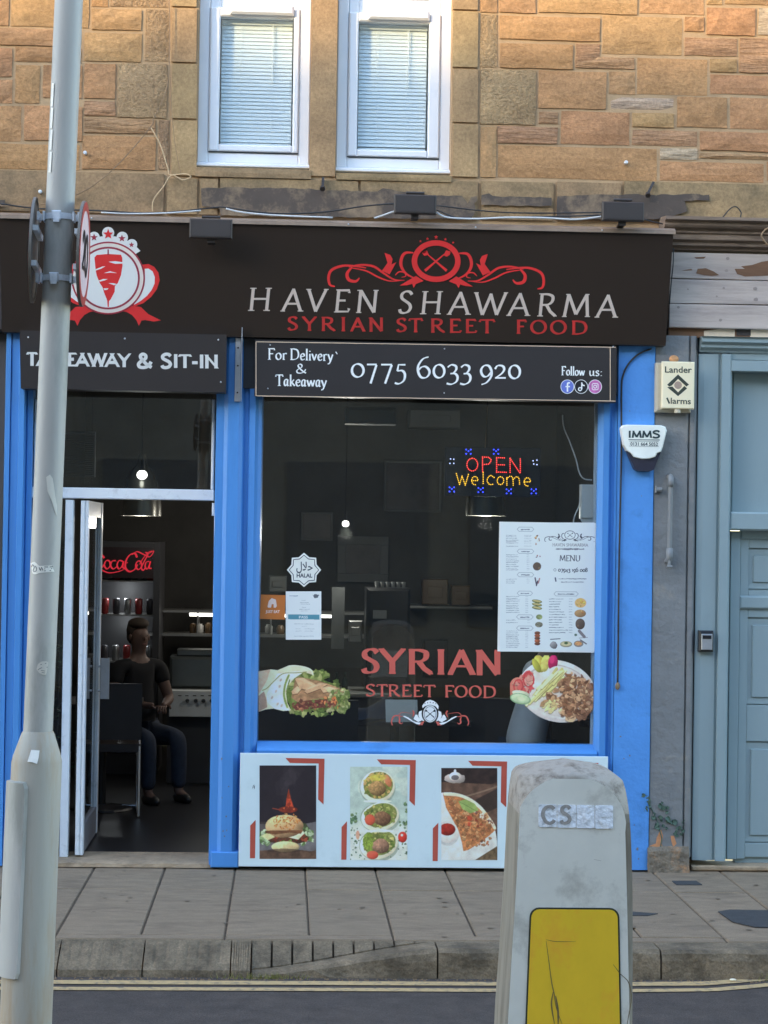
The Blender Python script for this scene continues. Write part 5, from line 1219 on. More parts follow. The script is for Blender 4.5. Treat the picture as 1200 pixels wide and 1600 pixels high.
obj('lettering', m, paint('alarm_black_print', alb(44, 54, 50), .5, bump=0), al)
obj('badge_dot', MB().poly(plA, ringpoly(cxd, 601.8, 6, 6, 18), .0012), paint('dot_grey', alb(140, 132, 128), .5, bump=0), al)
obj('foam_lump', MB().ball(at(1053, 561, -.08), .028, .02, .022, 9, 6), paint('expanding_foam', alb(160, 130, 100), .9, var=.3, scale=40, bump=.8, bscale=50, bdist=.01), al)
# bell box
Yk = -.12
bb = thing('alarm_box', 'white shield-shaped alarm box marked IMMS with a dark blue base', 'alarm box', at(1005, 736, Yk))
def shield(pts, Y0, Y1, shrink=.0):
    cx_, cy_ = sum(p[0] for p in pts)/len(pts), sum(p[1] for p in pts)/len(pts); n = len(pts)
    f = [at(cx_+(x-cx_)*(1-shrink), cy_+(y-cy_)*(1-shrink), Y0) for x, y in pts]; mdl = [at(x, y, Y0+.008) for x, y in pts]; bk = [at(x, y, Y1) for x, y in pts]
    vs = f+[Vector((p.x, Y0+.010, p.z)) for p in mdl]+[Vector((p.x, Y1, p.z)) for p in mdl]
    return MB().add(vs, [tuple(range(n))]+[(i, n+i, n+(i+1) % n, (i+1) % n) for i in range(n)]+[(n+i, 2*n+i, 2*n+(i+1) % n, n+(i+1) % n) for i in range(n)])
obj('cover', shield([(970,669),(973,664.5),(979,663.5),(1033,664.5),(1040,667),(1042,673),(1036,698),(1033,706),(1027,708),(1024,714),(1015,717),(1003,717.5),(990,714.5),(986,709),(979,704),(974,695)], Yk, -.06, .05), paint('bell_box_white', alb(206, 216, 228), .4, bump=.02), bb, fixn=True)
obj('base_lens', shield([(977,700),(986,709),(990,714.5),(1003,717.5),(1015,717),(1024,714),(1032,704),(1036,699),(1022,734),(1014,737),(996,736),(991,733)], Yk+.012, -.06, .03), paint('navy_lens', alb(36, 40, 58), .35, bump=0), bb, fixn=True)
plI = Plane((0, Yk, 0), (0, -1, 0)); m = MB(); strokes_to_mb(m, plI, lets([('I',981,987),('M',987,1003),('M',1003,1019),('S',1019,1032)], 11, lambda x: 684, 3.0, 2.6, 0, 0), .001)
strokes_to_mb(m, plI, [ribbon([(982,687),(1031,687.5)], lambda th, t: 1.1)], .001); btext('0131 664 5052', plI, 985, 696, 1028, 696.6, 5.4, .001, .02, m)
strokes_to_mb(m, plI, [ribbon([(983.5,689.2),(1029,689.8),(1029,697.6),(983.5,697),(983.5,689.2)], lambda th, t: .5)], .0011)
obj('lettering', m, paint('imms_print', alb(30, 50, 58), .5, bump=0), bb)

# ================================================================== FOOD POSTER UNDER THE WINDOW
m_print = print_mat('printed_sheet', .42)
a, b, c, d = rect(374, 1179.5, 949, 1356, -.10); c = max(c, .02)
pos = thing('food_poster', 'long pale poster board with framed burger, wrap and quesadilla photos under the window', 'poster', ((a+b)/2, -.10, c))
m_posterw = paint('poster_white', alb(172, 203, 227), .42, var=.03, scale=2.5, bump=.02, dirt=alb(158, 188, 210), dirt_amt=.15, dscale=4)
obj('board', MB().bbox(a, b, -.10, -.086, c, d, .002), m_posterw, pos)
plF = Plane((0, -.10, 0), (0, -1, 0)); m_brk = paint('poster_brick_red', alb(150, 74, 66), .45, bump=0)
for k in range(4):
    dx, dy = 142.7*k, 2.2*k
    q = lambda P: [(x+dx, y+dy) for x, y in P]
    obj('corner_bracket', MB().poly(plF, q([(446,1184.3),(507,1185.5),(505.5,1257),(497,1249),(498,1193),(453,1192)]), .0012), m_brk, pos)
    obj('corner_bracket', MB().poly(plF, q([(391,1290),(399.5,1281),(398.5,1341),(390.5,1341)]), .0012), m_brk, pos)
LET = [(96,130,62),(122,150,84),(74,108,58),(150,172,110)]
# burger
cv = Canvas(405.5, 1196, 494, 1342, 2.2, (37, 34, 42), 11)
cv.fill(cv.Y > 1283+cv.noise(20)*6, (118, 122, 130), .75, .25, 12); cv.fill(cv.Y > 1326+cv.noise(18)*6, (84, 68, 58), 1, .35, 7); cv.fill((cv.X < 420) & (cv.Y > 1284) & (cv.Y < 1300), (70, 66, 66), .5)
for i, (x, y) in enumerate(((440,1230),(447,1220),(452,1210),(446,1240),(455,1214),(462,1206))): cv.ell(x, y, 9, 14, (86, 84, 92), .10, rough=.5)
cv.ell(449, 1300, 37, 20, (58, 70, 44), .9, rough=.35)
cv.scatter(lambda x, y: ((x-415)/12)**2+((y-1308)/11)**2 < 1 or ((x-474)/17)**2+((y-1307)/13)**2 < 1, 70, (2.5, 5), [(120,150,110),(150,180,150),(86,118,70),(170,196,170)], .5)
cv.ell(450, 1310, 33, 9, (82, 56, 44), 1, var=.3, shade=.4); cv.scatter(lambda x, y: ((x-448)/32)**2+((y-1309)/8)**2 < 1, 60, (2, 4.2), [(120,52,46),(92,60,44),(140,72,54),(70,48,38),(96,120,66)], .4)
cv.poly([(452,1303),(472,1296),(476,1302),(466,1312),(440,1306)], (228,224,196), 1, .08); cv.poly([(408,1306),(420,1300),(430,1308),(418,1313)], (214,206,160), .9, .1)
cv.ell(446, 1323, 22, 8.5, (206,190,148), 1, var=.12, shade=.5)
cv.ell(444, 1291, 30, 18, (198,166,128), 1, var=.12, cell=5, shade=.7, rough=.04); cv.fill(cv.mask([(414,1298),(474,1297),(470,1303),(452,1301),(430,1304),(416,1302)]), (98,66,46), .9, .3)
cv.scatter(lambda x, y: ((x-448)/22)**2+((y-1284)/13)**2 < 1, 80, (.9, 1.9), [(196,128,66),(214,156,92),(168,108,62)], .6)
cv.poly([(446,1262),(448,1246),(451,1232),(454,1246),(459,1262),(461,1268),(440,1268)], (150,62,42), 1, .3, 3); cv.ell(450, 1265, 15, 5, (104,44,34), 1, var=.3); cv.scatter(lambda x, y: ((x-450)/12)**2+((y-1262)/8)**2 < 1, 16, (1.5, 4), [(176,72,44),(126,48,36),(196,104,66)], .6)
cv.line([(426,1263),(440,1266)], 1.4, (140,66,50)); cv.ell(444, 1329, 26, 3, (40,30,26), .5)
cv.photo(); cv.to_obj('burger_photo', plF, .0012, m_print, pos)
# wraps
cv = Canvas(547, 1198, 636.5, 1344, 2.2, (164, 190, 190), 12)
g = np.clip((cv.Y-1285)/12, 0, 1); cv.fill(g*1.0, (196, 212, 214), .9, .1, 10); cv.fill(cv.noise(30) > .56, (186, 204, 200), .5)
cv.scatter(lambda x, y: y > 1292 and (x < 575 or x > 605), 60, (.7, 2.0), [(74,106,84),(96,124,98)], .2); cv.scatter(lambda x, y: ((x-552)/6)**2+((y-1277)/12)**2 < 1 or ((x-632)/5)**2+((y-1262)/9)**2 < 1 or (x > 624 and 1284 < y < 1292), 26, (1.8, 3.6), [(70,104,78),(102,134,92)], .4)
for n_, (cx_, cy_, rx, ry) in enumerate(((590,1228,27,25),(594,1275,30,22),(592,1318,30,23))):
    cv.ell(cx_, cy_+3, rx+1, ry+1.5, (120,138,126), .6); cv.ell(cx_, cy_+1, rx, ry, (226,230,214), 1, rot=-.25, var=.06, shade=.25)
    cv.ell(cx_+1, cy_-1, rx*.85, ry*.84, (110,124,70), 1, rot=-.25, var=.3)
    cv.scatter(lambda x, y: ((x-cx_)/(rx*.82))**2+((y-cy_+1)/(ry*.8))**2 < 1, 90, (1.6, 4.2), [(124,140,74),(86,112,54),(150,160,98),(178,176,120)] if n_ else [(150,148,84),(186,168,96),(110,128,62),(206,176,120)], .6)
    cv.ell(cx_+2-(3 if n_ == 0 else -1), cy_+4, 13.5, 11.5, ((150,124,86),(120,92,72),(140,112,96))[n_], 1, var=.28, cell=2.5, shade=.7, rough=.08)
    if n_ == 1: cv.ell(cx_-16, cy_+6, 8, 8.5, (198,92,72), 1, shade=.4)
    if n_ == 0: cv.ell(cx_+16, cy_-8, 5, 10, (206,128,96), .9, rot=-.4, shade=.4); cv.ell(cx_, cy_-13, 14, 5, (190,178,84), .8, var=.3, rough=.3)
    if n_ == 2: cv.ell(cx_-18, cy_-2, 8, 13, (122,150,66), .9, var=.4, cell=2, rough=.4); cv.ell(582, 1336, 9, 6.5, (206,92,76), 1, shade=.5)
cv.ell(629, 1308, 7, 8.5, (196,58,50), 1, shade=.6); cv.ell(628, 1305, 2, 2, (240,220,214)); cv.ell(559, 1305, 3, 7, (208,150,130), .9); cv.ell(592, 1298.5, 24, 2.2, (232,234,224), .9); cv.ell(590, 1252, 22, 2.4, (232,234,224), .9)
cv.photo(); cv.to_obj('wrap_photo', plF, .0012, m_print, pos)
# quesadilla
cv = Canvas(689.5, 1200, 777, 1344, 2.2, (66, 52, 46), 13)
cv.fill(cv.mask([(689,1228),(735,1236),(777,1222),(777,1200),(689,1200)]), (44,36,36), 1, .3, 8); cv.fill(cv.mask([(689,1222),(700,1222),(777,1226),(777,1300),(689,1300)]), (84,68,60), 1, .3, 9, )
cv.line([(722,1246),(750,1238),(777,1229)], 2.5, (122,106,94), .9); cv.poly([(742,1250),(777,1232),(777,1262),(760,1270)], (46,40,38), .8)
cv.ell(711, 1216, 16, 8, (196,196,198), .8, rough=.2, shade=.4); cv.ell(711, 1213, 9, 7, (226,226,228), .9, shade=.4); cv.ell(711, 1205, 2, 3, (240,240,240)); cv.ell(711, 1215, 6, 4, (70,70,78), .8)
cv.ell(700, 1322, 77, 84, (205,216,222), 1, shade=.12, var=.03); cv.ell(700, 1322, 70, 77, (196,208,214), 1, shade=.1)
cv.poly([(742,1344),(777,1322),(777,1344)], (96,84,66), 1, .3)
cv.poly([(692,1240),(704,1239),(730,1247),(752,1262),(770,1284),(775,1296),(764,1306),(748,1318),(732,1328),(724,1330),(722,1318),(717,1300),(708,1282),(697,1262)], (168,116,78), 1, .3, 4)
cv.line([(695,1241),(722,1244),(748,1260),(767,1283),(773,1294)], 4.5, (222,214,196), .95, True)

cv.scatter(lambda x, y: 700 < x < 766 and 1244 < y < 1322 and (x-692) > (y-1240)*.42+3 and y > 1240+(x-700)*.55 and (x-724)+(y-1330) < 42, 190, (1.4, 4.2), [(160,120,84),(134,96,68),(184,148,110),(120,84,60),(150,100,72)], .5)
cv.scatter(lambda x, y: ((x-742)/13)**2+((y-1284)/9)**2 < 1, 11, (2, 4), [(140,62,46),(160,84,60)], .5)
cv.scatter(lambda x, y: abs((x-740)-(y-1262)*1.1) < 7 and 1252 < y < 1290, 26, (1.4, 3), [(214,214,206),(188,186,180),(120,80,74)], .3)
cv.poly([(716,1252),(728,1249),(742,1256),(748,1266),(735,1271),(722,1264)], (132,160,98), 1, .15); cv.line([(718,1253),(744,1267)], 1, (100,128,76))
cv.ell(700, 1304, 17, 17.5, (150,160,166), .5); cv.ell(700, 1301, 16.5, 16, (218,224,228), 1, shade=.25); cv.ell(699, 1294.5, 15, 11.5, (196,202,206), 1); cv.ell(699, 1296, 12.5, 9.5, (134,42,34), 1, var=.25, shade=.4)
cv.photo(); cv.to_obj('quesadilla_photo', plF, .0012, m_print, pos)
cv = Canvas(833, 1202, 920, 1346, 1.5, (58, 48, 42), 14)
cv.ell(876, 1290, 38, 32, (204,206,206), 1, shade=.3); cv.ell(876, 1290, 31, 25, (150,120,76), 1, var=.3); cv.scatter(lambda x, y: ((x-876)/28)**2+((y-1288)/22)**2 < 1, 80, (3, 7), [(168,126,76),(128,88,52),(110,130,70)], .6)
cv.photo(); cv.to_obj('platter_photo', plF, .0012, m_print, pos)
m = MB(); r_ = random.Random(9)
for (x, y) in ((397,1229),(398,1231),(396,1230)): strokes_to_mb(m, plF, [ribbon([(x, y-3), (x+r_.uniform(-2, 2), y+2)], lambda th, t: .6)], .0010)
obj('ink_mark', m, m_blackv, pos)

# ================================================================== PRINT ON THE WINDOW GLASS
plGl = Plane((0, GY-.0015, 0), (0, -1, 0))
m_dred = paint('window_red_vinyl', alb(172, 88, 84), .5, var=.05, bump=0)
wl = thing('window_lettering', 'faded red vinyl words SYRIAN STREET FOOD across the lower shop window', 'window lettering', plGl(674, 1052))
letter_parts([('S',565,593),('Y',592,634),('R',636,676),('I',679,699),('A',699,743),('N',743,784)], 37, lambda x: 1051+(x-566)*.014, 9.4, 2.6, 8, .075, 0, plGl, 0, m_dred, wl)
letter_parts([('S',571,587),('T',588,606),('R',606,625),('E',627,643),('E',645,660),('T',661,681),('F',694,710),('O',710,731),('O',732,753),('D',754,776)], 18, lambda x: 1087.3+(x-571)*.014, 3.6, 1.5, 14, .07, 0, plGl, 0, m_dred, wl)
el = thing('window_emblem', 'small white round crest with crossed fork and spoon between curling ribbons on the glass', 'window emblem', plGl(672, 1135))
m = MB(); f = lambda p: (600+p[0]/7.5, 1080+p[1]/7.5)
w_ = MB(); w_.poly(plGl, [f(p) for p in [(452,200),(448,170),(470,140),(495,115),(540,100),(585,115),(618,140),(640,175),(636,215),(600,175),(540,160),(480,175)]], .0002)
w_.poly(plGl, ringpoly(672, 1115.3, 11.5, 14, 36), .0004); 
for sg in (1, -1):
    F = (lambda p: f(p)) if sg > 0 else (lambda p: (2*672-f(p)[0], f(p)[1]+.4))
    w_.poly(plGl, [F(p) for p in [(445,225),(410,240),(403,290),(425,335),(470,350),(445,300),(440,260)]], .0006)
    w_.poly(plGl, [F(p) for p in [(218,292),(240,290),(290,310),(340,350),(375,360),(440,370),(420,392),(380,385),(320,350),(260,315)]], .0008)
    w_.poly(plGl, [F(p) for p in [(370,275),(390,275),(400,300),(440,345),(400,360),(345,325)]], .0010)
obj('crest_print', w_, m_whv, el)
k_ = MB(); strokes_to_mb(k_, plGl, [ring_stroke(672, 1115.3, 11.3, 13.6, .7), ring_stroke(672, 1115.5, 9.2, 11.4, .6)], .0013); strokes_to_mb(k_, plGl, cutlery(672, 1115.3, .38), .0016)
for x, y in ((664,1099),(668,1098),(672.5,1097.5),(677,1098),(681,1099.5)): k_.poly(plGl, star(x, y, 1.3), .0013)
obj('crest_lines', k_, m_blackv, el)
r_m = MB(); sw = []
for sg in (1, -1):
    F = (lambda p: f(p)) if sg > 0 else (lambda p: (2*672-f(p)[0], f(p)[1]+.4))
    for P_, wd in (([(100,400),(88,360),(110,300),(150,285),(200,295),(225,293)], 2.2), ([(175,300),(185,330),(180,365),(205,380),(220,365)], 2.4), ([(335,225),(350,255),(335,300)], 2.6), ([(170,290),(190,260),(230,248),(330,262)], 1.0)): sw.append(ribbon(catmull([F(p) for p in P_], 4), lambda th, t, wd=wd: wd*(.4+.6*math.sin(PI*min(1, t+.1)))))
    r_m.poly(plGl, [F(p) for p in [(440,360),(475,350),(450,400),(430,395),(405,400)]], .0009)
strokes_to_mb(r_m, plGl, sw, .0005); obj('scroll_print', r_m, m_dred, el, kind='stuff')
# halal sticker
hs = thing('halal_sticker', 'white eight-pointed halal sticker with Arabic word on the window', 'sticker', plGl(475, 917))
def star8(cx, cy, R, q=.80): return [(cx+(R if i % 2 == 0 else R*q)*math.sin(PI*i/8), cy-(R if i % 2 == 0 else R*q)*math.cos(PI*i/8)) for i in range(16)]
m_stw = paint('sticker_white', alb(202, 214, 228), .4, bump=0); m_navy = paint('sticker_navy', alb(38, 48, 66), .5, bump=0)
obj('sticker_sheet', MB().poly(plGl, star8(475, 890.5, 26.8), .0002), m_stw, hs)
q = star8(475, 890.5, 23); q.append(q[0]); m = MB(); strokes_to_mb(m, plGl, [ribbon(q, lambda th, t: 1.3)], .0006)
btext('\uFEDD\uFEFC\uFEA3', plGl, 463, 891, 488.5, 891.3, 13.5, .0007, .012, m)
btext('HALAL', plGl, 463.5, 902, 488, 902.3, 6.2, .0006, .03, m); obj('sticker_print', m, m_navy, hs)
# orange delivery sticker
a_ = MB().poly(plGl, [(407.5,929),(446,930),(445,968),(406,967)], .0002)
osx = thing('delivery_sticker', 'orange square sticker with white house symbol at the window edge', 'sticker', plGl(426, 967)); obj('sticker_sheet', a_, paint('dull_orange_vinyl', alb(166, 104, 52), .5, var=.05, bump=0), osx)
m = MB().poly(plGl, [(418,948),(420,939),(424.5,934.5),(431,937),(432.5,947),(431,949.5),(427.5,949.5),(427.5,944),(424.5,944),(423.5,949.5),(419,949.5)], .0006); btext('JUST EAT', plGl, 415, 957.5, 437, 957.8, 4.2, .0006, .03, m); obj('sticker_print', m, paint('peach_print', alb(206, 190, 196), .5, bump=0), osx)
# certificate
cv = Canvas(446.5, 924, 502, 999.5, 2.6, (190, 210, 228), 21)
cv.fill(cv.mask([(450,960),(499,960.5),(499,968),(450,967.5)]), (72,132,160)); r2 = cv.r
def scrib(cv, x0, x1, y, col=(110, 124, 138), w=.55, a=.7):
    x = x0
    while x < x1:
        l = cv.r.uniform(1.2, 4.5); cv.line([(x, y+cv.r.uniform(-.3, .3)), (min(x1, x+l), y+cv.r.uniform(-.3, .3))], w*cv.r.uniform(.6, 1.4), col, a); x += l+cv.r.uniform(.5, 1.2)
scrib(cv, 452, 465, 931, (90,110,140), .9); cv.ell(494, 931.5, 4, 3, (60,70,84), .85, rough=.5)
for y, x0, x1 in ((938,471,478),(941.5,469,482),(944,470,484),(949,472,478),(952,468,484),(954.5,470,481),(975,460,490),(978.5,472,479),(982.5,462,470),(982.5,476,491),(986,462,471),(986,476,489),(994,460,490)): scrib(cv, x0, x1, y)
btex = word('PASS', 467, 481, 966, 966.2, 3.6, .9, .6, 0, .05); cv.strokes(btex, (200, 220, 232))
cv.to_obj('hygiene_certificate', plGl, .0004, m_print, None, label='white paper certificate with a blue band taped inside the window', cat='certificate')
# menu poster
cv = Canvas(781.5, 816.5, 929, 1018, 3.0, (186, 208, 226), 31)
ink = (92, 104, 122)
def hexh(cx, cy, w, txt, tw): cv.line([(cx-w, cy), (cx-w+3, cy-3.4), (cx+w-3, cy-3.2), (cx+w, cy), (cx+w-3, cy+3.4), (cx-w+3, cy+3.2), (cx-w, cy)], .6, ink, .7); scrib(cv, cx-tw/2, cx+tw/2, cy+.4, (84, 96, 114), 1.3, .85)
for cy_, t, w_h in ((827,'Wraps',13),(861.5,'Sides',13),(898,'Salads',13),(927,'Grills',12),(964,'Kids Menu',13),(981.5,'Drinks',13)): 
    hexh(821 if cy_ < 900 else 820, cy_, w_h, t, w_h*1.0)
hexh(884.5, 928, 19, 'Main Course', 25)
for ys, x1, xp in (((836.5,838.5,841,844,846,848.5,853.5), 811, (819,830)), ((867,870,873.5,876.5,879,882,885,888,890.5), 812, (823,827)), ((905,908,911), 808, (823,827)), ((932,935,937.5,940,943,946,948.5,951,954,957), 813, (821,825)), ((969,973), 810, (824,828)), ((986,989,992,994.5,997,1000,1003,1006,1009,1011.5), 813, (821,825))):
    for y in ys: scrib(cv, 791, x1-cv.r.uniform(0, 5), y, ink, .65, .75); scrib(cv, xp[0], xp[1], y, ink, .5, .5)
for i in range(14):
    y = 936+i*4.05; scrib(cv, 858, cv.r.uniform(870, 887), y, ink, .8, .85); scrib(cv, 889, 894, y, ink, .6, .6)
def dish(cx, cy, rx, ry, cols, plate=None):
    if plate: cv.ell(cx, cy, rx, ry, plate, 1, shade=.3)
    cv.scatter(lambda x, y: ((x-cx)/(rx*.85))**2+((y-cy)/(ry*.85))**2 < 1, 34, (.9, 2.4), cols, .5)
dish(838.5, 844, 5.5, 8, [(150,112,72),(196,160,110),(96,74,56)]); dish(839, 869, 6.5, 5, [(116,58,52),(86,48,44)]); cv.ell(839, 885, 6.5, 6.5, (84,76,70), 1); dish(839, 885, 5, 5, [(150,126,92),(110,96,76)])
cv.line([(836,903),(838,913)], 2, (70,70,84)); cv.line([(843,904),(841,911)], 2, (150,120,130)); cv.line([(840,908),(838,915)], 2, (60,60,80))
for k in range(3): cv.ell(839, 939.5+k*5.2, 8, 2.6, (90,104,62), 1, rot=.15, var=.3); cv.ell(839, 939+k*5.2, 6.5, 1.3, (190,184,140), .8, rot=.15)
cv.ell(842.5, 964, 5, 4, (120,140,100), 1, var=.4); cv.ell(842, 976, 6, 4.2, (110,116,106), 1, var=.5); 
for k in range(5): cv.ell(839.5, 989+k*4.2, 4.6, 2.6, (140,84,62) if k % 2 else (96,66,52), 1, var=.3, shade=.4)
cv.ell(907, 942, 9, 7.5, (190,170,120), 1); dish(907, 941, 8.5, 7, [(206,176,92),(186,150,76),(150,130,80)]); cv.ell(906.5, 958.5, 9, 6, (150,128,96), 1, shade=.4); dish(906.5, 958, 8, 5, [(176,124,84),(200,180,120),(128,96,66)])
cv.ell(906.5, 975, 7.5, 8.5, (84,78,76), 1, shade=.4); dish(906.5, 975, 6, 6.5, [(130,112,96),(90,76,68),(170,150,130)])
cv.line([(905,986),(913,995)], 4.5, (110,112,122)); cv.ell(899.5, 992, 2.2, 2, (80,110,100)); cv.line([(905,997),(918,996)], .8, (120,120,130)); cv.ell(865, 1008, 6, 6, (120,126,136), 1, shade=.6, rough=.2); cv.line([(860,999),(875,998)], 1.2, (50,56,70))
cv.ell(884.5, 1006.5, 9.5, 4.8, (140,146,130), 1, shade=.2); cv.ell(884.5, 1006, 7.5, 3.2, (176,180,150), 1); cv.ell(884.5, 1004.8, 3, 2, (60,90,60)); cv.ell(904, 1006, 7.5, 5, (120,122,124), 1); cv.ell(903.5, 1005.5, 5.5, 3.2, (180,140,100), 1, var=.3); cv.line([(907,1000),(916,1006)], 2, (96,100,110))
st, po = emblem_swash(890.5, 836.5, .235, .0); cv.strokes([s for s in st], (50,56,70)); [cv.poly(p, (50,56,70)) for p in po]
cv.strokes([ring_stroke(890.5, 836, 8.2, 6.6, .9)], (60,64,78)); cv.strokes(cutlery(890.5, 836, .22), (60,64,78))
cv.strokes(word('HAVEN SHAWARMA', 863, 919, 853.5, 854, 4.6, .8, .4, 15, .06), (120,128,140)); scrib(cv, 869, 912, 858, (84,92,108), 2.0, .8)
cv.strokes(word('MENU', 874, 907, 876.5, 877, 9, 1.5, .7, 20, .06), (66,74,90)); cv.strokes(word('07943 196 008', 872, 918, 893, 893.5, 6.2, 1.3, .9, 20, .03), (52,60,76)); cv.strokes([ring_stroke(867, 890.5, 1.8, 2, .7)], ink)
cv.line([(867.5,903),(868.5,908)], 2, (60,70,90)); 
for y, x0, x1 in ((904.5,873,916),(909.5,877,912)): scrib(cv, x0, x1, y, (86,96,116), 1.0, .85)
mp_ = thing('menu_poster', 'large white printed menu taped in the right half of the shop window', 'menu', plGl(855, 1018))
m = MB(); P_ = [plGl(*p, .0) for p in ((781,816),(930,816),(929,1018.8),(781,1018.8))]; m.box(P_[0].x-.003, P_[1].x+.003, GY-.006, GY-.0012, P_[2].z-.003, P_[0].z+.003); obj('menu_sheet', m, m_stw, mp_)
cv.to_obj('menu_print', plGl, .0055, m_print, mp_)
# wrap sticker (cut to its outline)
cv = Canvas(404, 1036, 547, 1122, 2.3, (0, 0, 0), 41, alpha=True); F = lambda p: (380+p[0]/4, 980+p[1]/4); FP = lambda P: [F(p) for p in P]
cv.poly(FP([(285,310),(330,270),(420,258),(470,300),(490,275),(520,272),(543,312),(500,330),(560,350),(605,372),(600,395),(650,395),(662,430),(640,470),(660,510),(600,505),(560,530),(500,520),(470,545),(430,520),(380,540),(330,552),(300,520),(270,440)]), (92,112,58), 1, .4, 5)
cv.scatter(lambda x, y: x > 455 and (x-404)/143 > .3 and 1046 < y < 1117 and not (x > 512 and y < 1062) and not(x > 530 and y < 1075), 150, (2.5, 6.5), [(104,124,70),(128,146,88),(76,98,52),(150,160,108)], .5)
cv.poly(FP([(325,320),(350,310),(470,335),(520,350),(600,380),(640,400),(600,420),(520,440),(440,450),(340,470),(300,440)]), (150,120,92), 1, .25, 6)
for q in ([(322,322),(380,318),(440,350),(470,372),(420,400),(350,380)], [(380,400),(430,372),(500,350),(530,356),(480,385),(400,415)], [(480,380),(540,372),(600,385),(560,400),(500,410)], [(300,400),(340,370),(365,385),(340,415),(308,420)]):
    cv.poly([(x, y+1.2) for x, y in FP(q)], (84,62,48), .8); cv.poly(FP(q), (196,164,132), 1, .12, 4); cv.poly([(x*.8+F(q[0])[0]*.2+1, y-.8) for x, y in FP(q)][:4], (222,196,168), .5)
cv.poly(FP([(310,500),(340,468),(420,455),(520,450),(590,445),(580,500),(520,500),(420,510),(330,520)]), (96,54,50), 1, .45, 3)
cv.scatter(lambda x, y: 458 < x < 530 and 1094 < y < 1108, 46, (1.5, 4), [(116,70,60),(92,56,50),(150,104,80),(104,124,70)], .5)
cv.scatter(lambda x, y: 503 < x < 527 and 1088 < y < 1100, 22, (1.5, 3.4), [(206,124,84),(220,150,104)], .4); cv.line([F((572,430)), F((590,470)), F((588,525))], 1.8, (210,140,70), 1, True)
cv.scatter(lambda x, y: 512 < x < 545 and 1078 < y < 1112, 40, (2, 4.5), [(132,146,98),(166,172,134),(96,118,68)], .5)
tort = [(95,275),(170,262),(215,268),(280,240),(330,238),(395,250),(430,270),(440,300),(380,280),(320,320),(285,360),(270,420),(275,470),(300,520),(250,525),(190,510),(140,515),(95,530)]
cv.poly(FP(tort), (212,206,186), 1, .07, 9)
cv.poly(FP([(95,275),(170,262),(150,330),(110,400),(95,430)]), (190,168,150), .9, .08); cv.poly(FP([(95,430),(130,400),(145,450),(150,500),(95,530)]), (150,128,116), .9, .1)
cv.poly(FP([(215,290),(330,275),(382,278),(300,330),(262,400),(262,470),(290,522),(200,512),(150,470),(145,420),(180,350)]), (216,222,224), 1, .05, 8)
cv.line(FP([(395,280),(330,285),(250,290),(200,330),(150,380),(120,395)]), 1.4, (130,140,90), .9, True); cv.line(FP([(285,300),(262,360),(255,430),(275,500)]), 3.2, (120,146,76), .85, True); cv.line(FP([(290,330),(272,400),(280,470)]), 2, (90,120,56), .8, True)
for x, y in ((228,370),(215,480),(240,490),(205,400),(180,440),(235,330)): cv.ell(*F((x, y)), 1.6, 2.6, (150,138,128), .6, rot=.5)
cv.line(FP([(285,242),(330,240),(395,252),(428,272),(436,298)]), 2.0, (228,222,204), .9, True)
cv.photo(.04); cv.to_obj('wrap_sticker', plGl, .0004, m_print, None, cut=True, label='cut-out sticker of a chicken salad wrap in the lower left window corner', cat='sticker')
# plate sticker
cv = Canvas(797, 1024, 927, 1131, 2.4, (0, 0, 0), 42, alpha=True); F = lambda p: (700+p[0]/5, 1000+p[1]/5); FP = lambda P: [F(p) for p in P]
cv.ell(871, 1080, 62, 48, (204,208,212), 1, rot=.28, shade=.18); cv.ell(871, 1080.5, 55, 41.5, (176,180,184), 1, rot=.28, shade=-.2); cv.ell(872, 1080, 52, 39, (196,199,201), 1, rot=.28, shade=.1)
cv.ell(807, 1075, 12, 17, (176,110,100), 1, rot=.2, shade=.4)
cv.scatter(lambda x, y: ((x-822)/11)**2+((y-1064)/16)**2 < 1 or ((x-810)/8)**2+((y-1072)/10)**2 < 1, 26, (4, 8), [(190,92,92),(206,150,142),(170,70,74),(212,180,160)], .4)
for cx_, cy_, r in ((826,1062,8),(810,1072,7)): cv.strokes([ring_stroke(cx_, cy_, r, r*1.4, 2.2)], (176,64,70), .9)
cv.ell(843, 1037, 9, 14, (178,176,86), 1, rot=-.3, shade=.5, var=.15); cv.ell(852, 1036, 7, 14, (190,190,110), 1, rot=.2, shade=.4, var=.15); cv.ell(838, 1040, 5, 12, (150,156,70), 1, rot=-.5, shade=.4); cv.ell(864, 1035, 7.5, 12, (160,36,92), 1, rot=.15, shade=.6); cv.ell(862, 1031, 4, 6, (196,70,124), .6)
cv.ell(866, 1050, 12, 8, (222,206,214), 1, rot=-.5, var=.1)
r_ = random.Random(3)
for i in range(46):
    t = r_.random(); cx_, cy_ = 838+34*t+r_.uniform(-9, 10), 1086-34*t+r_.uniform(-9, 9); a0 = math.radians(-46+r_.uniform(-9, 9)); l = r_.uniform(11, 20)
    col = r_.choice([(196,198,140),(216,214,164),(178,182,118),(226,222,182)]); p0, p1 = (cx_-l*math.cos(a0), cy_-l*math.sin(a0)), (cx_+l*math.cos(a0), cy_+l*math.sin(a0))
    if p1[1] < 1042: continue
    cv.line([(p0[0], p0[1]+1.1), (p1[0], p1[1]+1.1)], 4.0, (120,118,70), .7); cv.line([p0, p1], 3.6, col, 1); cv.line([(p0[0], p0[1]-.8), (p1[0], p1[1]-.8)], 1.2, [min(255, c+18) for c in col], .7)
inside = lambda x, y: (((x-893)*.88+(y-1086)*.47)/35)**2 < 1 and ((-(x-893)*.55+(y-1086)*.83)/33)**2+(((x-893)*.83+(y-1086)*.55)/42)**2 < 1 and (x-862)+(y-1094)*.95 > -12 and x < 926 and y > 1044 and y < 1123
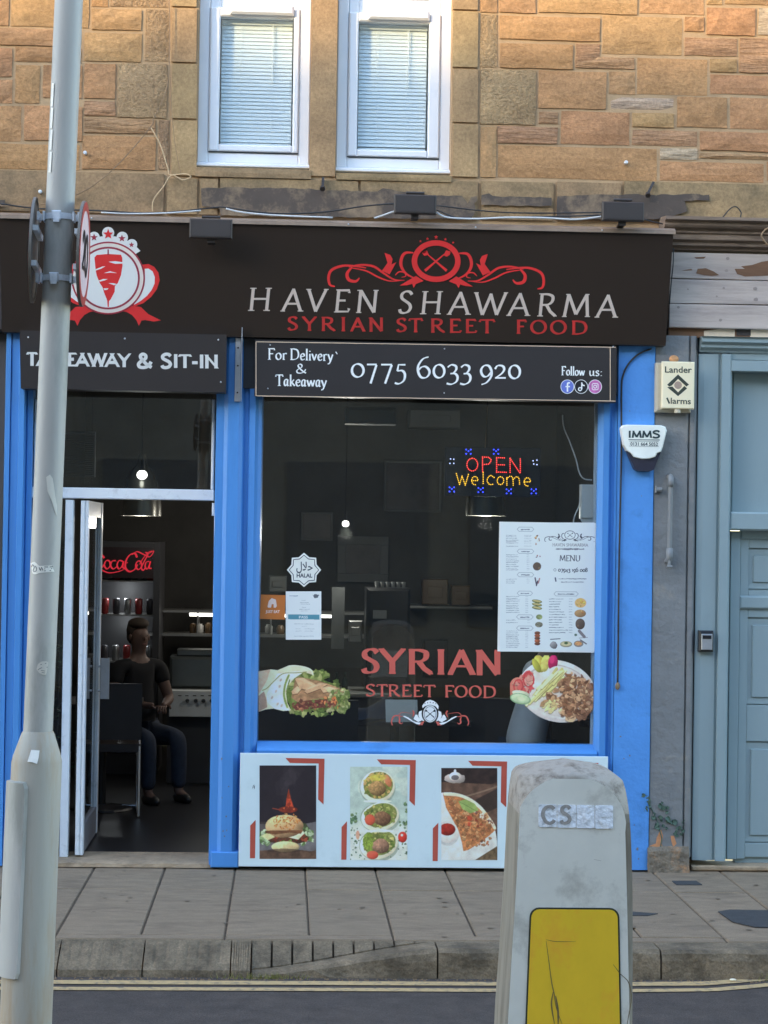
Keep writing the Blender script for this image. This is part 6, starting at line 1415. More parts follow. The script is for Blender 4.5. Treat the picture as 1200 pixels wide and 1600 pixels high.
for sz, n in (((5, 9), 70), ((3.5, 7), 110), ((2.5, 5), 90)): cv.scatter(inside, n, sz, [(150,116,90),(122,88,66),(176,144,112),(104,74,56),(196,166,134),(136,104,84)], .6, (.45, .9))
cv.scatter(lambda x, y: abs(x-857) < 10 and abs(y-1101) < 9, 14, (3, 6), [(206,204,150),(190,178,130),(170,140,104)], .5)
cv.ell(814, 1084, 14, 5, (186,200,180), 1, rot=.2, shade=.3); cv.ell(813, 1092, 16.5, 8.5, (120,160,124), 1, rot=.18); cv.ell(813, 1091.5, 14.5, 7, (176,204,172), 1, rot=.18, shade=.2, var=.06); cv.ell(814, 1092, 6, 3, (196,216,186), .8, rot=.18)
cv.photo(.04); cv.to_obj('plate_sticker', plGl, .0004, m_print, None, cut=True, label='cut-out sticker of a plate of chicken and chips in the lower right window corner', cat='sticker')
# blank paper notes
m_note = paint('paper_note', alb(150, 166, 182), .6, var=.08, scale=12, bump=.05); m_note2 = paint('dim_paper_note', alb(70, 74, 76), .6, var=.1, scale=8, bump=0)
plIn = Plane((0, GY+.012, 0), (0, -1, 0))
obj('paper_note', MB().poly(plIn, [(602,1093),(652,1093.5),(652.5,1110),(648,1128),(603,1128.5)], 0, .001), m_note, label='small pale handwritten note taped inside the glass by the window crest', cat='note')
obj('paper_note', MB().poly(plIn, [(582,1015),(639,1018),(636,1058),(580,1056)], 0, .001), m_note2, label='dim grey paper behind the letter Y of the window words', cat='note')
# ================================================================== THINGS HUNG BEHIND THE GLASS
m_ledb = paint('led_board_black', (.016, .016, .022), .4, bump=0)
led = thing('led_sign', 'lit LED sign reading OPEN in red and Welcome in yellow, hung behind the glass', 'LED sign', at(770, 775, .22))
a, b, c, d = rect(695, 699, 845, 776, .22); obj('board', MB().bbox(a, b, .22, .235, c, d, .003), m_ledb, led)
plL = Plane((0, .218, 0), (0, -1, 0))
def dots(polys, step, r, mat, name):
    m = MB()
    for pts in polys:
        d_ = 0; nxt = 0
        for p, q in zip(pts[:-1], pts[1:]):
            l = math.dist(p, q)
            while nxt <= d_+l + 1e-6:
                t = (nxt-d_)/l if l else 0; c_ = plL(p[0]+(q[0]-p[0])*t, p[1]+(q[1]-p[1])*t); m.ball(c_, r, r*.8, r, 6, 4); nxt += step
            d_ += l
    obj(name, m, mat, led, kind='stuff')
e_ = lambda cx, cy: [(cx-5, cy), (cx+5, cy)] + [(cx+5*math.cos(a), cy-6.5*math.sin(a)) for a in [i*PI/7 for i in range(0, 13)]]
el_ = lambda cx, cy, rx, ry, n=20: [(cx+rx*math.sin(2*PI*i/n), cy-ry*math.cos(2*PI*i/n)) for i in range(n+1)]
dots([el_(738,726,8.5,10), [(754,737),(754,714)], [(754,714),(764,714.5),(768,719),(764,725),(754,726)], [(776,738),(776,715)], [(776,715),(790,715.5)], [(776,726),(788,726.5)], [(776,737.5),(791,738)], [(797,738),(797,716)], [(797,716),(812,738.5)], [(813,738),(813,716)]], 3.0, .0037, emis('led_red', (1, .06, .05), .42), 'red_leds')
dots([[(713,740),(718,757)], [(718,757),(722,744)], [(722,744),(727,758)], [(727,758),(732,741)], e_(742,751), [(755,738),(755,758)], catmull([(772,746),(766,743),(761,750),(765,757),(772,756)]), el_(782,751,5.2,6.2,12), [(792,758),(792,745)], catmull([(792,748),(797,744),(801,747),(802,759)]), catmull([(802,749),(807,745),(811,748),(812,759)]), e_(824,753)], 2.9, .0034, emis('led_yellow', (1, .55, .03), .36), 'yellow_leds')
q = []
for x, y in ((732,706),(775,706),(706,765),(751,766),(795,768),(834,768)):
    for dx, dy in ((-3.5,-3.5),(3.5,-3.5),(-3.5,3),(3.5,3),(0,-1)): q.append([(x+dx, y+dy), (x+dx+.01, y+dy)])
dots(q, 9, .0044, emis('led_blue', (.04, .07, 1), .6), 'blue_leds')
dots([[(x, y), (x+.01, y)] for x, y in ((704,717),(709,717.5),(703,724),(709,724),(833,720),(839,719),(834,725),(839,726))], 9, .0038, emis('led_pale', (.5, .6, 1), .4), 'white_leds')
P = [at(762, 635, .22), at(758, 700, .22)]; obj('hanging_wire', MB().tube(P, .0025, 5), m_cabt, led)
for pts, Y, r, mt, lb in (([(879,648),(881,668),(890,690),(900,718),(905,738),(912,748),(925,750)], .14, .004, m_white, 'thin white wire hanging inside the top right of the window'), ([(918,768),(908,772),(905,790),(898,806),(896,818)], .14, .004, m_white, 'white wire curving from the plastic box down to the menu')):
    obj('cable', MB().tube([at(x, y, Y) for x, y in catmull(pts, 5)], r, 6), mt, label=lb, cat='cable', smooth=True)
a, b, c, d = rect(907, 757, 929, 819, .12); jb = MB().bbox(a, b, .12, .17, c+.03, d, .008); jb.add([(a, .13, c+.03), (b, .13, c+.03), (b, .13, c-.01), (a+.03, .13, c-.004), (a+.008, .13, c+.014)], [(0, 1, 2, 3, 4)])
obj('junction_box', jb, m_white, label='white plastic junction box inside the window at the upper right', cat='junction box')

# ================================================================== ROOM BEHIND THE GLASS
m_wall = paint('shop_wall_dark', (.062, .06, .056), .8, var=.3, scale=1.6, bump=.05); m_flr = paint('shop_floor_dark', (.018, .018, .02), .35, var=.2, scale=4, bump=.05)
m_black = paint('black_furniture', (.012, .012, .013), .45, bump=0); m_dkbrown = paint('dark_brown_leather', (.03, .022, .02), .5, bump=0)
rx0, rx1, ry1, rz1 = -1.75, 2.35, 6.0, 3.35
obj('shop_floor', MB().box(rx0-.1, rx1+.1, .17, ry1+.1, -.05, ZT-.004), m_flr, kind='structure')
rm = thing('shop_room', 'dim interior of the takeaway seen through the window', 'room', (.3, 3, ZT), kind='structure')
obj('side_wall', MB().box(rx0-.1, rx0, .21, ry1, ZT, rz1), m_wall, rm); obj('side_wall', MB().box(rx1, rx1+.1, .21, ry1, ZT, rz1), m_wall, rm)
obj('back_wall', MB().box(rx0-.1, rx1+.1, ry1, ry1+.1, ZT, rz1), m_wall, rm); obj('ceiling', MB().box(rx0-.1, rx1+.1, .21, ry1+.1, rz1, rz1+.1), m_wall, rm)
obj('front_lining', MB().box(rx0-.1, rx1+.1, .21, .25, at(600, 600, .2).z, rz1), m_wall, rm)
# pictures and a framed panel on the back wall
m_frm = paint('grey_picture_frame', (.10, .105, .105), .6, bump=0); m_pic = paint('dark_picture', (.035, .03, .03), .5, var=.5, scale=6, bump=0)
def pic(x0, y0, x1, y1, Y, lb, fw=.05):
    a, b, c, d = rect(x0, y0, x1, y1, Y); t = thing('wall_picture', lb, 'picture', ((a+b)/2, Y, c))
    obj('frame', MB().bbox(a, b, Y-.02, Y+.01, d-fw, d).bbox(a, b, Y-.02, Y+.01, c, c+fw).bbox(a, a+fw, Y-.02, Y+.01, c+fw, d-fw).bbox(b-fw, b, Y-.02, Y+.01, c+fw, d-fw), m_frm, t); obj('picture', MB().box(a+fw, b-fw, Y-.005, Y+.008, c+fw, d-fw), m_pic, t)
pic(527, 838, 607, 910, 5.95, 'pale framed picture on the far wall of the room', .075); pic(600, 720, 690, 800, 5.97, 'wide dark picture high on the far wall', .02); pic(470, 800, 520, 845, 5.97, 'small dim picture on the far wall', .02)
# pendant lamps
m_dome = paint('pendant_dome_metal', (.30, .30, .27), .25, metal=.7, bump=0); m_bulb = emis('bulb_glow', (1, .97, .90), .9)
def pendant(px, ptop, pbot, rw, Y, lb, first=None):
    p, q = at(px, ptop, Y), at(px, pbot, Y); h = p.z-q.z; r = rw
    if first: return copy_tree(first, Vector((p.x, Y, q.z)), None, lb)
    t = thing('pendant_lamp', lb, 'pendant lamp', (p.x, Y, q.z), 'pendant lamps in the room')
    pr = [(r, 0), (r*.995, h*.15), (r*.95, h*.38), (r*.82, h*.62), (r*.58, h*.83), (r*.30, h*.95), (.03, h), (.028, h+.05)]
    obj('shade', MB().lathe((p.x, Y, q.z), pr, 28).lathe((p.x, Y, q.z), [(r-.004, 0), (r*.89, h*.41), (r*.65, h*.73), (r*.3, h*.90), (.001, h*.95)], 28), m_dome, t, smooth=True)
    obj('bulb', MB().ball((p.x, Y, q.z+h*.30), .035, .035, .045, 12, 8), m_bulb, t, smooth=True)
    obj('flex', MB().cyl((p.x, Y, q.z+h+.05), (p.x, Y, rz1), .005, n=6), m_black, t)
    return t
pd = pendant(222, 722, 806, .135, 2.2, 'pendant lamp with a metal dome seen through the door transom')
p2 = pendant(760, 742, 806, .13, 2.0, 'pendant lamp half hidden behind the LED sign', pd)
for x, y, Y, r, lb in ((222,742,2.0,.035,'bright round bulb glowing in the transom glass above the door'), (540,818,3.6,.026,'small bare glowing bulb in the middle of the window'), (142,812,3.4,.016,'tiny glowing bulb behind the open door leaf')):
    p = at(x, y, Y); bl = thing('light_bulb', lb, 'light bulb', p)
    obj('glass_globe', MB().ball(p, r, r, r*.9, 14, 9), m_bulb, bl, smooth=True); obj('cap', MB().cyl((p.x, Y, p.z+r*.8), (p.x, Y, p.z+r*.8+.07), r*.45, n=8).cyl((p.x, Y, p.z+r+.05), (p.x, Y, rz1), .004, n=5), m_black, bl)
def plight(name, loc, e, r=.05, col=(1, .94, .84)):
    l = bpy.data.lights.new(name, 'POINT'); l.energy = e; l.shadow_soft_size = r; l.color = col; o = bpy.data.objects.new(name, l); COL.objects.link(o); o.location = loc
plight('pendant_light', (at(222, 800, 2.2).x, 2.2, at(222, 815, 2.2).z), .6); plight('pendant_light', (at(760, 800, 2.0).x, 2.0, at(760, 820, 2.0).z), 3.5); plight('bulb_light', at(540, 835, 3.6), 4.5)
# under-shelf strip light, shelf and counter things
m_strip = emis('strip_light', (1, .96, .86), .9); m_shelf = paint('steel_shelf', (.30, .30, .29), .35, metal=.6, bump=0)
YC = 4.3
a, b, c, d = rect(296, 958, 522, 964, YC)
sh = thing('shelf_unit', 'long wall shelf with a glowing strip light behind the counter', 'shelf', ((a+b)/2, YC, c))
obj('strip_light', MB().box(a, b, YC, YC+.03, c, c+.022), m_strip, sh)
obj('shelf_board', MB().box(a-.3, b+.3, YC-.02, YC+.3, c+.027, c+.045), m_shelf, sh)
z2 = at(400, 992, YC).z; obj('shelf_board', MB().box(a-.35, b+.35, YC-.05, YC+.3, z2-.015, z2+.005), m_shelf, sh)
m = MB()
for x in (a+.06, a+.19, a+.42, b-.5, b-.2): obj('upright', MB().box(x, x+.012, YC-.01, YC+.25, z2, c+.027), m_shelf, sh)
m_jar = [paint('amber_jar', (.10, .06, .03), .3, bump=0), paint('pale_jar', (.28, .28, .27), .3, bump=0)]
r_ = random.Random(4)
for i, x in enumerate((302, 312, 326, 420, 438, 456, 474)):
    p = at(x, 990, YC+.05); hh = r_.uniform(.07, .10)
    if i in (3, 4, 5, 6): lb = ['first', 'second', 'third', 'fourth'][i-3] + ' jar from the left on the steel shelf seen through the window'
    else: lb = ['left', 'middle', 'right'][i] + ' jar of three on the steel shelf seen through the doorway'
    obj('jar', MB().lathe((p.x, p.y, z2+.005), [(.001, 0), (.028, 0), (.03, .01), (.03, hh*.8), (.02, hh*.9), (.022, hh), (.001, hh)], 12), m_jar[i % 2], label=lb, cat='jar', group='jars on the steel shelf', smooth=True)
# counter
m_cnt = paint('counter_front', (.045, .046, .05), .5, bump=0); m_cntt = paint('counter_top', (.22, .23, .23), .4, bump=0)
YK = 3.4; zc = at(400, 1081, YK).z
ct = thing('counter', 'dark serving counter with a pale top across the room', 'counter', (.2, YK, ZT))
xa_, xb_ = at(262, 1090, YK).x, at(640, 1090, YK).x
obj('front', MB().box(xa_, xb_, YK, YK+.6, ZT, zc-.035), m_cnt, ct); obj('top', MB().bbox(xa_-.02, xb_+.02, YK-.03, YK+.62, zc-.034, zc, .006), m_cntt, ct)
a, b, c, d = rect(264.5, 1081, 345, 1120, YK-.06)
gr = thing('hot_plate', 'white counter appliance with a row of grey knobs, seen through the doorway', 'hot plate', ((a+b)/2, YK-.1, c))
obj('fascia', MB().bbox(a, b, YK-.08, YK+.0, c, d+.01, .004), paint('appliance_white', (.7, .73, .73), .4, bump=0), gr)
for x in (293, 306, 318, 331): p = at(x, 1095, YK-.085); obj('knob', MB().cyl((p.x, YK-.081, p.z), (p.x, YK-.11, p.z), .016, .013, 12), paint('knob_grey', (.05, .055, .06), .4, bump=0), gr)
m = MB()
for x in (281, 292, 304, 316, 328): p = at(x, 1087, YK-.081); m.box(p.x-.012, p.x+.012, YK-.083, YK-.079, p.z-.003, p.z+.003)
obj('marking', m, m_black, gr)
a, b, c, d = rect(266, 1025, 345, 1070, YK+.3); obj('prep_machine', MB().bbox(a, b, YK+.2, YK+.5, zc+.002, d, .02).bbox(a+.05, b-.05, YK+.24, YK+.46, d+.001, d+.05, .01), paint('prep_steel', (.16, .18, .18), .3, metal=.7, bump=0), label='low steel machine standing on the counter seen through the doorway', cat='machine')
a, b, c, d = rect(575, 921, 645, 1003, 3.2); em = thing('coffee_machine', 'black boxy coffee machine with white cups standing on the counter', 'machine', ((a+b)/2, 3.6, zc))
obj('body', MB().bbox(a, b, 3.5, 3.9, zc+.03, d, .02).bbox(a+.02, b-.02, 3.46, 3.499, zc+.03, zc+.12, .01), m_black, em)
m = MB()
for i in range(6): x = a+.08+i*.04; m.lathe((x, 3.6, d+.001), [(.012, 0), (.017, .045), (.016, .045), (.011, .004)], 10)
obj('cup', m, m_cntt, em); p = at(585, 960, 3.45); obj('white_panel', MB().box(p.x-.01, p.x+.09, 3.445, 3.459, p.z-.03, p.z+.03), m_cntt, em)
a, b, c, d = rect(518, 917, 538, 957, 3.9); obj('menu_card', MB().box(a, b, 3.8, 3.81, zc+.3, d), m_frm, label='narrow grey card standing left of the coffee machine', cat='card')
# row of glass bottles on the counter
m_bot = paint('bottle_glass', (.03, .05, .045), .1, bump=0)
for i in range(11):
    p = at(409+i*13, 1060, YK+.12); h = .13
    obj('bottle', MB().lathe((p.x, p.y, zc), [(.001, 0), (.021, 0), (.022, .012), (.022, h*.62), (.010, h*.8), (.009, h), (.012, h), (.012, h+.012), (.001, h+.012)], 10), m_bot, label='dark green glass bottle, '+('leftmost', 'second from left', 'third from left', 'fourth from left', 'fifth from left', 'middle one', 'fifth from right', 'fourth from right', 'third from right', 'second from right', 'rightmost')[i]+' in the row along the counter', cat='bottle', group='bottles in a row on the counter', smooth=True)
# clutter along the far wall
for x0, y0, x1, y1, Y, nm, lb, cat, mt in ((640, 640, 720, 668, 5.6, 'duct', 'dim square duct high at the back of the room', 'duct', m_frm), (660, 905, 700, 945, 5.5, 'carton', 'brown carton on the back shelf, left of two', 'carton', m_jar[0]), (706, 915, 735, 946, 5.5, 'carton', 'smaller brown carton on the back shelf, right of two', 'carton', m_jar[0]), (640, 946, 770, 952, 5.6, 'wall_shelf', 'thin dim shelf on the far wall under the cartons', 'shelf', m_shelf), (420, 900, 448, 925, 4.5, 'storage_box', 'small pale storage box on the shelf beside the halal sticker', 'box', m_frm), (662, 1000, 700, 1060, 3.5, 'till', 'black till standing on the counter behind the window words', 'till', m_black), (545, 970, 566, 1003, 3.6, 'blender_jug', 'pale blender jug left of the coffee machine', 'blender', m_jar[1])):
    a, b, c, d = rect(x0, y0, x1, y1, Y); obj(nm, MB().bbox(a, b, Y, Y+min(.35, (b-a)), c, d, .008).bbox(a+(b-a)*.2, b-(b-a)*.2, Y-.012, Y-.001, c+(d-c)*.3, c+(d-c)*.7, .003), mt, label=lb, cat=cat)
# drinks fridge
YF = 3.9
a, b, c, d = rect(122, 846, 247, 1290, YF); c = ZT
fz = thing('drinks_fridge', 'dark upright drinks fridge with a glowing red Coca-Cola sign behind the door', 'fridge', ((a+b)/2, YF, ZT))
m_fr = paint('fridge_grey', (.05, .05, .055), .4, bump=0)
obj('body', MB().box(a, a+.04, YF, YF+.6, c, d).box(b-.05, b, YF, YF+.6, c, d).box(a+.041, b-.051, YF+.5, YF+.6, c, d).box(a+.041, b-.051, YF, YF+.5, c, c+.15).box(a+.041, b-.051, YF, YF+.5, d-.06, d), m_fr, fz)
for y in (907.5, 960.5, 1034, 1090):
    z = at(190, y, YF+.03).z; obj('shelf', MB().box(a+.042, b-.052, YF+.03, YF+.48, z-.008, z+.002), m_shelf, fz)
    for i in range(6):
        x = a+.10+i*.085; hh = .12
        if y > 1050: continue
        mt = (paint('can_silver', (.3, .31, .32), .3, metal=.5, bump=0), paint('can_dark', (.05, .05, .06), .3, bump=0), paint('can_red', (.25, .03, .03), .3, bump=0))[(i*2+int(y)) % 3]
        obj('can', MB().lathe((x, YF+.09, z+.003), [(.02, 0), (.028, .008), (.028, hh-.012), (.022, hh), (.001, hh)], 10), mt, fz, smooth=True)
plK = Plane((0, YF-.012, 0), (0, -1, 0))
obj('sign_glass', MB().box(a+.04, b-.05, YF-.006, YF-.002, at(190, 903, YF).z, at(190, 855, YF).z), paint('fridge_header', (.03, .012, .014), .3, bump=0), fz)
K = []
S2 = lambda pts, w0, w1=None: K.append(ribbon(catmull(pts, 5), nib(w0, w1 or w0*.45, .6)))
S2([(163,872),(157,866),(150,870),(147,880),(151,889),(158,888),(164,880)], 3.2); S2([(171,877),(166,876),(163,883),(167,889),(172,884),(171,877)], 2.6); S2([(181,876),(175,877),(173,884),(177,889),(183,885)], 2.6)
S2([(192,877),(186,876),(183,883),(186,889),(191,884),(193,877),(192,886),(196,889)], 2.6); S2([(196,880),(200,879)], 2)
S2([(214,871),(211,865),(203,867),(197,876),(196,887),(202,893),(210,890),(215,882)], 3.2); S2([(220,878),(215,877),(212,884),(216,890),(221,885),(220,878)], 2.6)
S2([(227,863),(231,866),(226,876),(221,887),(224,891),(227,887)], 2.6); S2([(233,877),(228,879),(227,886),(230,889),(233,884),(235,877),(233,887),(237,888)], 2.6)
S2([(158,890),(170,895),(185,893),(193,890)], 2.0); S2([(206,867),(214,862),(224,866),(234,870),(240,861),(230,866)], 2.2); S2([(218,882),(224,872),(232,863),(238,861)], 2)
m = MB(); strokes_to_mb(m, plK, K, 0); obj('glowing_logo', m, emis('cola_red_glow', (1, .04, .07), .075), fz)
plight('fridge_light', (at(190, 900, YF+.2).x, YF+.12, at(190, 925, YF+.2).z), .3, .03, (.9, .96, 1)); plight('fridge_light', (at(190, 900, YF+.2).x, YF+.12, at(190, 975, YF+.2).z), .22, .03, (.9, .96, 1))
# wall vent seen through the transom
a, b, c, d = rect(90, 674, 149, 745, .95); vt = thing('vent_grille', 'dark louvred vent behind the transom glass above the door', 'vent', ((a+b)/2, .95, c))
obj('frame', MB().bbox(a, b, .94, .97, c, c+.014).bbox(a, b, .94, .97, d-.014, d).bbox(a, a+.014, .94, .97, c+.014, d-.014).bbox(b-.014, b, .94, .97, c+.014, d-.014), paint('vent_frame', (.12, .12, .12), .5, bump=0), vt)
z = c+.02
while z < d-.02: obj('louvre', MB().add([(a+.014, .945, z), (b-.014, .945, z), (b-.014, .96, z+.008), (a+.014, .96, z+.008)], [(0, 1, 2, 3)]), paint('vent_louvre', (.07, .07, .07), .5, bump=0), vt); z += .0115
a, b, c, d = rect(540, 636, 620, 662, .9); obj('ceiling_unit', MB().bbox(a, b, .9, 1.1, c, d, .02), m_frm, label='pale wall unit high inside the window, barely lit', cat='air conditioner')
# green plant behind the fixed side pane
pt = thing('potted_plant', 'tall leafy green plant in a pot behind the fixed pane left of the door', 'plant', (at(88, 1300, .4).x, .42, ZT))
px_ = at(88, 1100, .4).x
obj('pot', MB().lathe((px_, .42, ZT), [(.001, 0), (.07, 0), (.09, .17), (.08, .17), (.078, .14), (.001, .14)], 16), m_dkbrown, pt, smooth=True)
m = MB(); r_ = random.Random(8); zt2 = at(88, 850, .4).z
for i in range(230):
    z = r_.uniform(ZT+.22, zt2); s = r_.uniform(.03, .06); c0 = Vector((px_+r_.gauss(0, .05), .42+r_.gauss(0, .06), z)); a0 = r_.uniform(0, 6.28); dr = Vector((math.cos(a0), math.sin(a0), r_.uniform(-.5, .4))).normalized(); sd = dr.cross(Vector((0, 0, 1))).normalized()*s*.28
    m.add([c0, c0+dr*s*.5+sd, c0+dr*s, c0+dr*s*.5-sd], [(0, 1, 2, 3)])
obj('leaves', m, paint('plant_leaf', (.05, .10, .045), .5, var=.4, scale=20, bump=0), pt, kind='stuff'); obj('stem', MB().tube([(px_, .42, ZT+.14), (px_+.01, .43, 1.0), (px_-.01, .42, zt2-.1)], .008), m_dkbrown, pt)

# ------------------------------------------------------------------ chairs and tables
m_chrome = paint('chair_chrome', (.6, .6, .6), .25, metal=1, bump=0)
def chair(x, y, rz, lb, first=None):
    if first:
        c = copy_tree(first, Vector((x, y, ZT)), None, lb); c.rotation_euler.z = rz; return c
    t = thing('chair', lb, 'chair', (0, 0, 0), 'dark chairs in the room')
    obj('seat', MB().bbox(-.21, .21, -.21, .21, .42, .47, .02), m_dkbrown, t); obj('backrest', MB().bbox(-.21, .21, .19, .23, .50, .86, .02), m_dkbrown, t)
    m = MB()
    for s in (-1, 1): m.tube([(s*.2, .22, .84), (s*.2, .20, .47), (s*.2, .22, .012), (s*.2, 0, .012), (s*.2, -.24, .012), (s*.2, -.21, .42)], .011, 6)
    m.tube([(-.2, -.24, .012), (.2, -.24, .012)], .010, 6); obj('frame', m, m_chrome, t)
    t.location = (x, y, ZT); t.rotation_euler.z = rz; return t
ch = chair(at(166, 1250, 1.8).x, 1.85, PI+.1, 'dark chair with chrome sled legs just inside the open door')
chair(at(428, 1140, .7).x, .75, PI, 'dark chair backed against the lower left window corner', ch); chair(at(487, 1140, .7).x+.05, .78, PI+.05, 'dark chair under the tip of the wrap sticker', ch)
chair(at(770, 1140, 1).x, 1.1, 2.8, 'dark chair near the right end of the window words', ch); chair(at(830, 1150, .9).x, .95, PI*.85, 'dark chair carrying the seated customer in grey', ch)
def table(x, y, w, d_, lb):
    t = thing('table', lb, 'table', (x, y, ZT)); obj('table_top', MB().bbox(x-w/2, x+w/2, y-d_/2, y+d_/2, .72, .75, .005), m_dkbrown, t)
    obj('table_leg', MB().cyl((x, y, ZT+.02), (x, y, .72), .03, n=10), m_black, t); obj('table_foot', MB().lathe((x, y, ZT), [(.001, .03), (.05, .03), (.2, .012), (.21, 0)], 18), m_black, t)
table(at(620, 1140, .9).x, 1.1, .9, .6, 'dark table in the middle of the window with a navy coat on it'); table(at(186, 1200, 2).x-.12, 2.05, .5, .6, 'small dark table in front of the seated man by the door')
# navy coat lying on the table
m = MB(); r_ = random.Random(2); n, q = 12, 7; tx = at(590, 1120, .9).x; vs = []
for j in range(q+1):
    for i in range(n+1):
        u, v = i/n, j/q; vs.append((tx-.2+.42*u, .85+.28*v, .753+.10*math.sin(PI*u)*math.sin(PI*v)*(1+.4*math.sin(9*u+3*v))+r_.uniform(0, .012)))
m.add(vs, [(j*(n+1)+i, j*(n+1)+i+1, (j+1)*(n+1)+i+1, (j+1)*(n+1)+i) for j in range(q) for i in range(n)]); obj('coat', m, paint('navy_cloth', (.03, .04, .065), .9, bump=.2), label='crumpled navy coat lying on the table behind the wrap sticker', cat='coat', smooth=True)

# ------------------------------------------------------------------ people
m_skin = paint('skin', (.15, .09, .07), .55, var=.08, bump=.05); m_skin2 = paint('skin_tanned', (.24, .14, .10), .55, var=.08, bump=.05)
def skinned(name, verts, edges, radii, mat, parent, sub=1, root=0):
    me = bpy.data.meshes.new(name); me.from_pydata([Vector(v) for v in verts], edges, []); o = bpy.data.objects.new(name, me); COL.objects.link(o)
    md = o.modifiers.new('s', 'SKIN'); md.use_smooth_shade = True; md.branch_smoothing = .6
    if not me.skin_vertices: me.skin_vertices.new()
    for i, r in enumerate(radii):
        sv = me.skin_vertices[0].data[i]; sv.radius = r if isinstance(r, tuple) else (r, r); sv.use_root = i == root
    o.modifiers.new('b', 'SUBSURF').levels = sub
    dg = bpy.context.evaluated_depsgraph_get(); dg.update(); ev = o.evaluated_get(dg); nm = bpy.data.meshes.new_from_object(ev); nm.name = name
    bpy.data.objects.remove(o); bpy.data.meshes.remove(me); nm.materials.clear(); nm.materials.append(mat); nm.shade_smooth()
    o = bpy.data.objects.new(name, nm); COL.objects.link(o); o.parent = parent; return o
def person(lb, loc, rz, skin, shirt, trou, hair, sleeve=.55, lean=0.0, headturn=0.0, hands=None, hairlen=0):
    """seated adult facing -y, built from the pelvis up; units metres above the floor"""
    t = thing('person', lb, 'person', (0, 0, 0))
    H = hands or [(-.06, -.30, .74), (.06, -.32, .74)]
    V, E, R = [], [], []
    def add(p, r, a=None): V.append(p); R.append(r); (E.append((a, len(V)-1)) if a is not None else None); return len(V)-1
    l = lean
    pel = add((0, 0, .52), (.15, .11)); wa = add((0, .0-l*.1, .68), (.13, .10), pel); chs = add((0, -l*.3, .90), (.155, .11), wa); nk0 = add((0, -l*.42, 1.06), (.09, .07), chs); nk = add((0, -l*.5, 1.12), .055, nk0)
    hd0 = add((0, -l*.55-.01, 1.19), (.065, .078), nk); hd1 = add((0, -l*.58-.012, 1.26), (.075, .095), hd0); hd2 = add((0, -l*.6-.005, 1.325), (.06, .075), hd1)
    arms = []
    for s, h in zip((-1, 1), H):
        sh_ = add((s*.17, -l*.38, 1.02), .058, nk0); el2 = (s*.25, -.05-l*.3, .76); e = add(el2, .043, sh_); mid_ = tuple((a+b)/2 for a, b in zip(el2, h)); f_ = add(mid_, .036, e); w_ = add(h, .025, f_)
        d = (Vector(h)-Vector(el2)).normalized(); pm = Vector(h)+d*.05; p_ = add(tuple(pm), (.035, .018), w_)
        arms.append((Vector(h), d, s))
        hipp = add((s*.10, -.05, .50), .085, pel); kn = add((s*.13, -.42, .50), .058, hipp); an = add((s*.13, -.44, .09), .038, kn); to = add((s*.14, -.58, .045), .032, an)
    body = skinned('body', V, E, R, skin, t, 2)
    # five fingers on each hand, bent over the lap
    m = MB()
    for h, d, s in arms:
        side = d.cross(Vector((0, 0, 1))).normalized(); dn = Vector((0, 0, -1))
        for k, ln in enumerate((.062, .075, .078, .068)):
            b0 = h+d*.085+side*((k-1.5)*.017); m.tube([b0-d*.02, b0+d*ln*.4, b0+d*ln*.7+dn*.02, b0+d*ln*.75+dn*.045], .0075, 6)
        b0 = h+d*.04-side*s*.03; m.tube([b0, b0-side*s*.025+d*.02, b0-side*s*.03+d*.045+dn*.01], .009, 6)
    obj('fingers', m, skin, t, smooth=True)
    hy = -l*.58-.01; m = MB()
    m.ball((0, hy-.094, 1.238), .010, .016, .018, 8, 6); 
    for s in (-1, 1): m.ball((s*.078, hy+.0, 1.245), .010, .018, .028, 8, 6)
    obj('nose_and_ears', m, skin, t, smooth=True)
    m = MB(); 
    for s in (-1, 1): m.ball((s*.028, hy-.083, 1.262), .007, .005, .004, 8, 5)
    obj('eyes', m, paint('dark_eyes', (.04, .035, .03), .3, bump=0), t, smooth=True); obj('mouth', MB().ball((0, hy-.092, 1.195), .024, .008, .006, 10, 5), paint('lips', (.2, .08, .07), .5, bump=0), t, smooth=True)
    m = MB(); m.ball((0, hy+.020, 1.348), .080, .098, .050, 16, 10).ball((0, hy+.04, 1.30), .084, .08, .085, 14, 8); m.ball((0, hy+.055, 1.25-hairlen*.5), .078, .06, .08+hairlen*.6, 14, 8); obj('hair', m, hair, t, smooth=True)
    # clothes
    V2, E2, R2 = [], [], []
    def ad(p, r, a=None): V2.append(p); R2.append(r); (E2.append((a, len(V2)-1)) if a is not None else None); return len(V2)-1
    a0 = ad((0, 0, .50), (.175, .135)); a1 = ad((0, -l*.1, .68), (.155, .12), a0); a2 = ad((0, -l*.3, .90), (.175, .125), a1); a3 = ad((0, -l*.42, 1.05), (.10, .08), a2); ad((0, -l*.45, 1.09), .072, a3)
    for s, h in zip((-1, 1), H):
        sh_ = Vector((s*.175, -l*.38, 1.02)); el2 = Vector((s*.25, -.05-l*.3, .76)); q1 = ad(tuple(sh_), .075, a3); ad(tuple(sh_.lerp(el2, sleeve)), .064, q1)
    skinned('shirt', V2, E2, R2, shirt, t, 2)
    V2, E2, R2 = [], [], []; a0 = ad((0, .02, .50), (.18, .11))
    for s in (-1, 1): h_ = ad((s*.10, -.05, .50), .098, a0); k_2 = ad((s*.13, -.43, .50), .072, h_); ad((s*.13, -.445, .28), .064, k_2); ad((s*.13, -.445, .11), .058, len(V2)-1)
    skinned('trousers', V2, E2, R2, trou, t, 2)
    m = MB()
    for s in (-1, 1): m.ball((s*.135, -.50, .045), .045, .13, .045, 12, 7)
    obj('shoes', m, m_black, t, smooth=True)
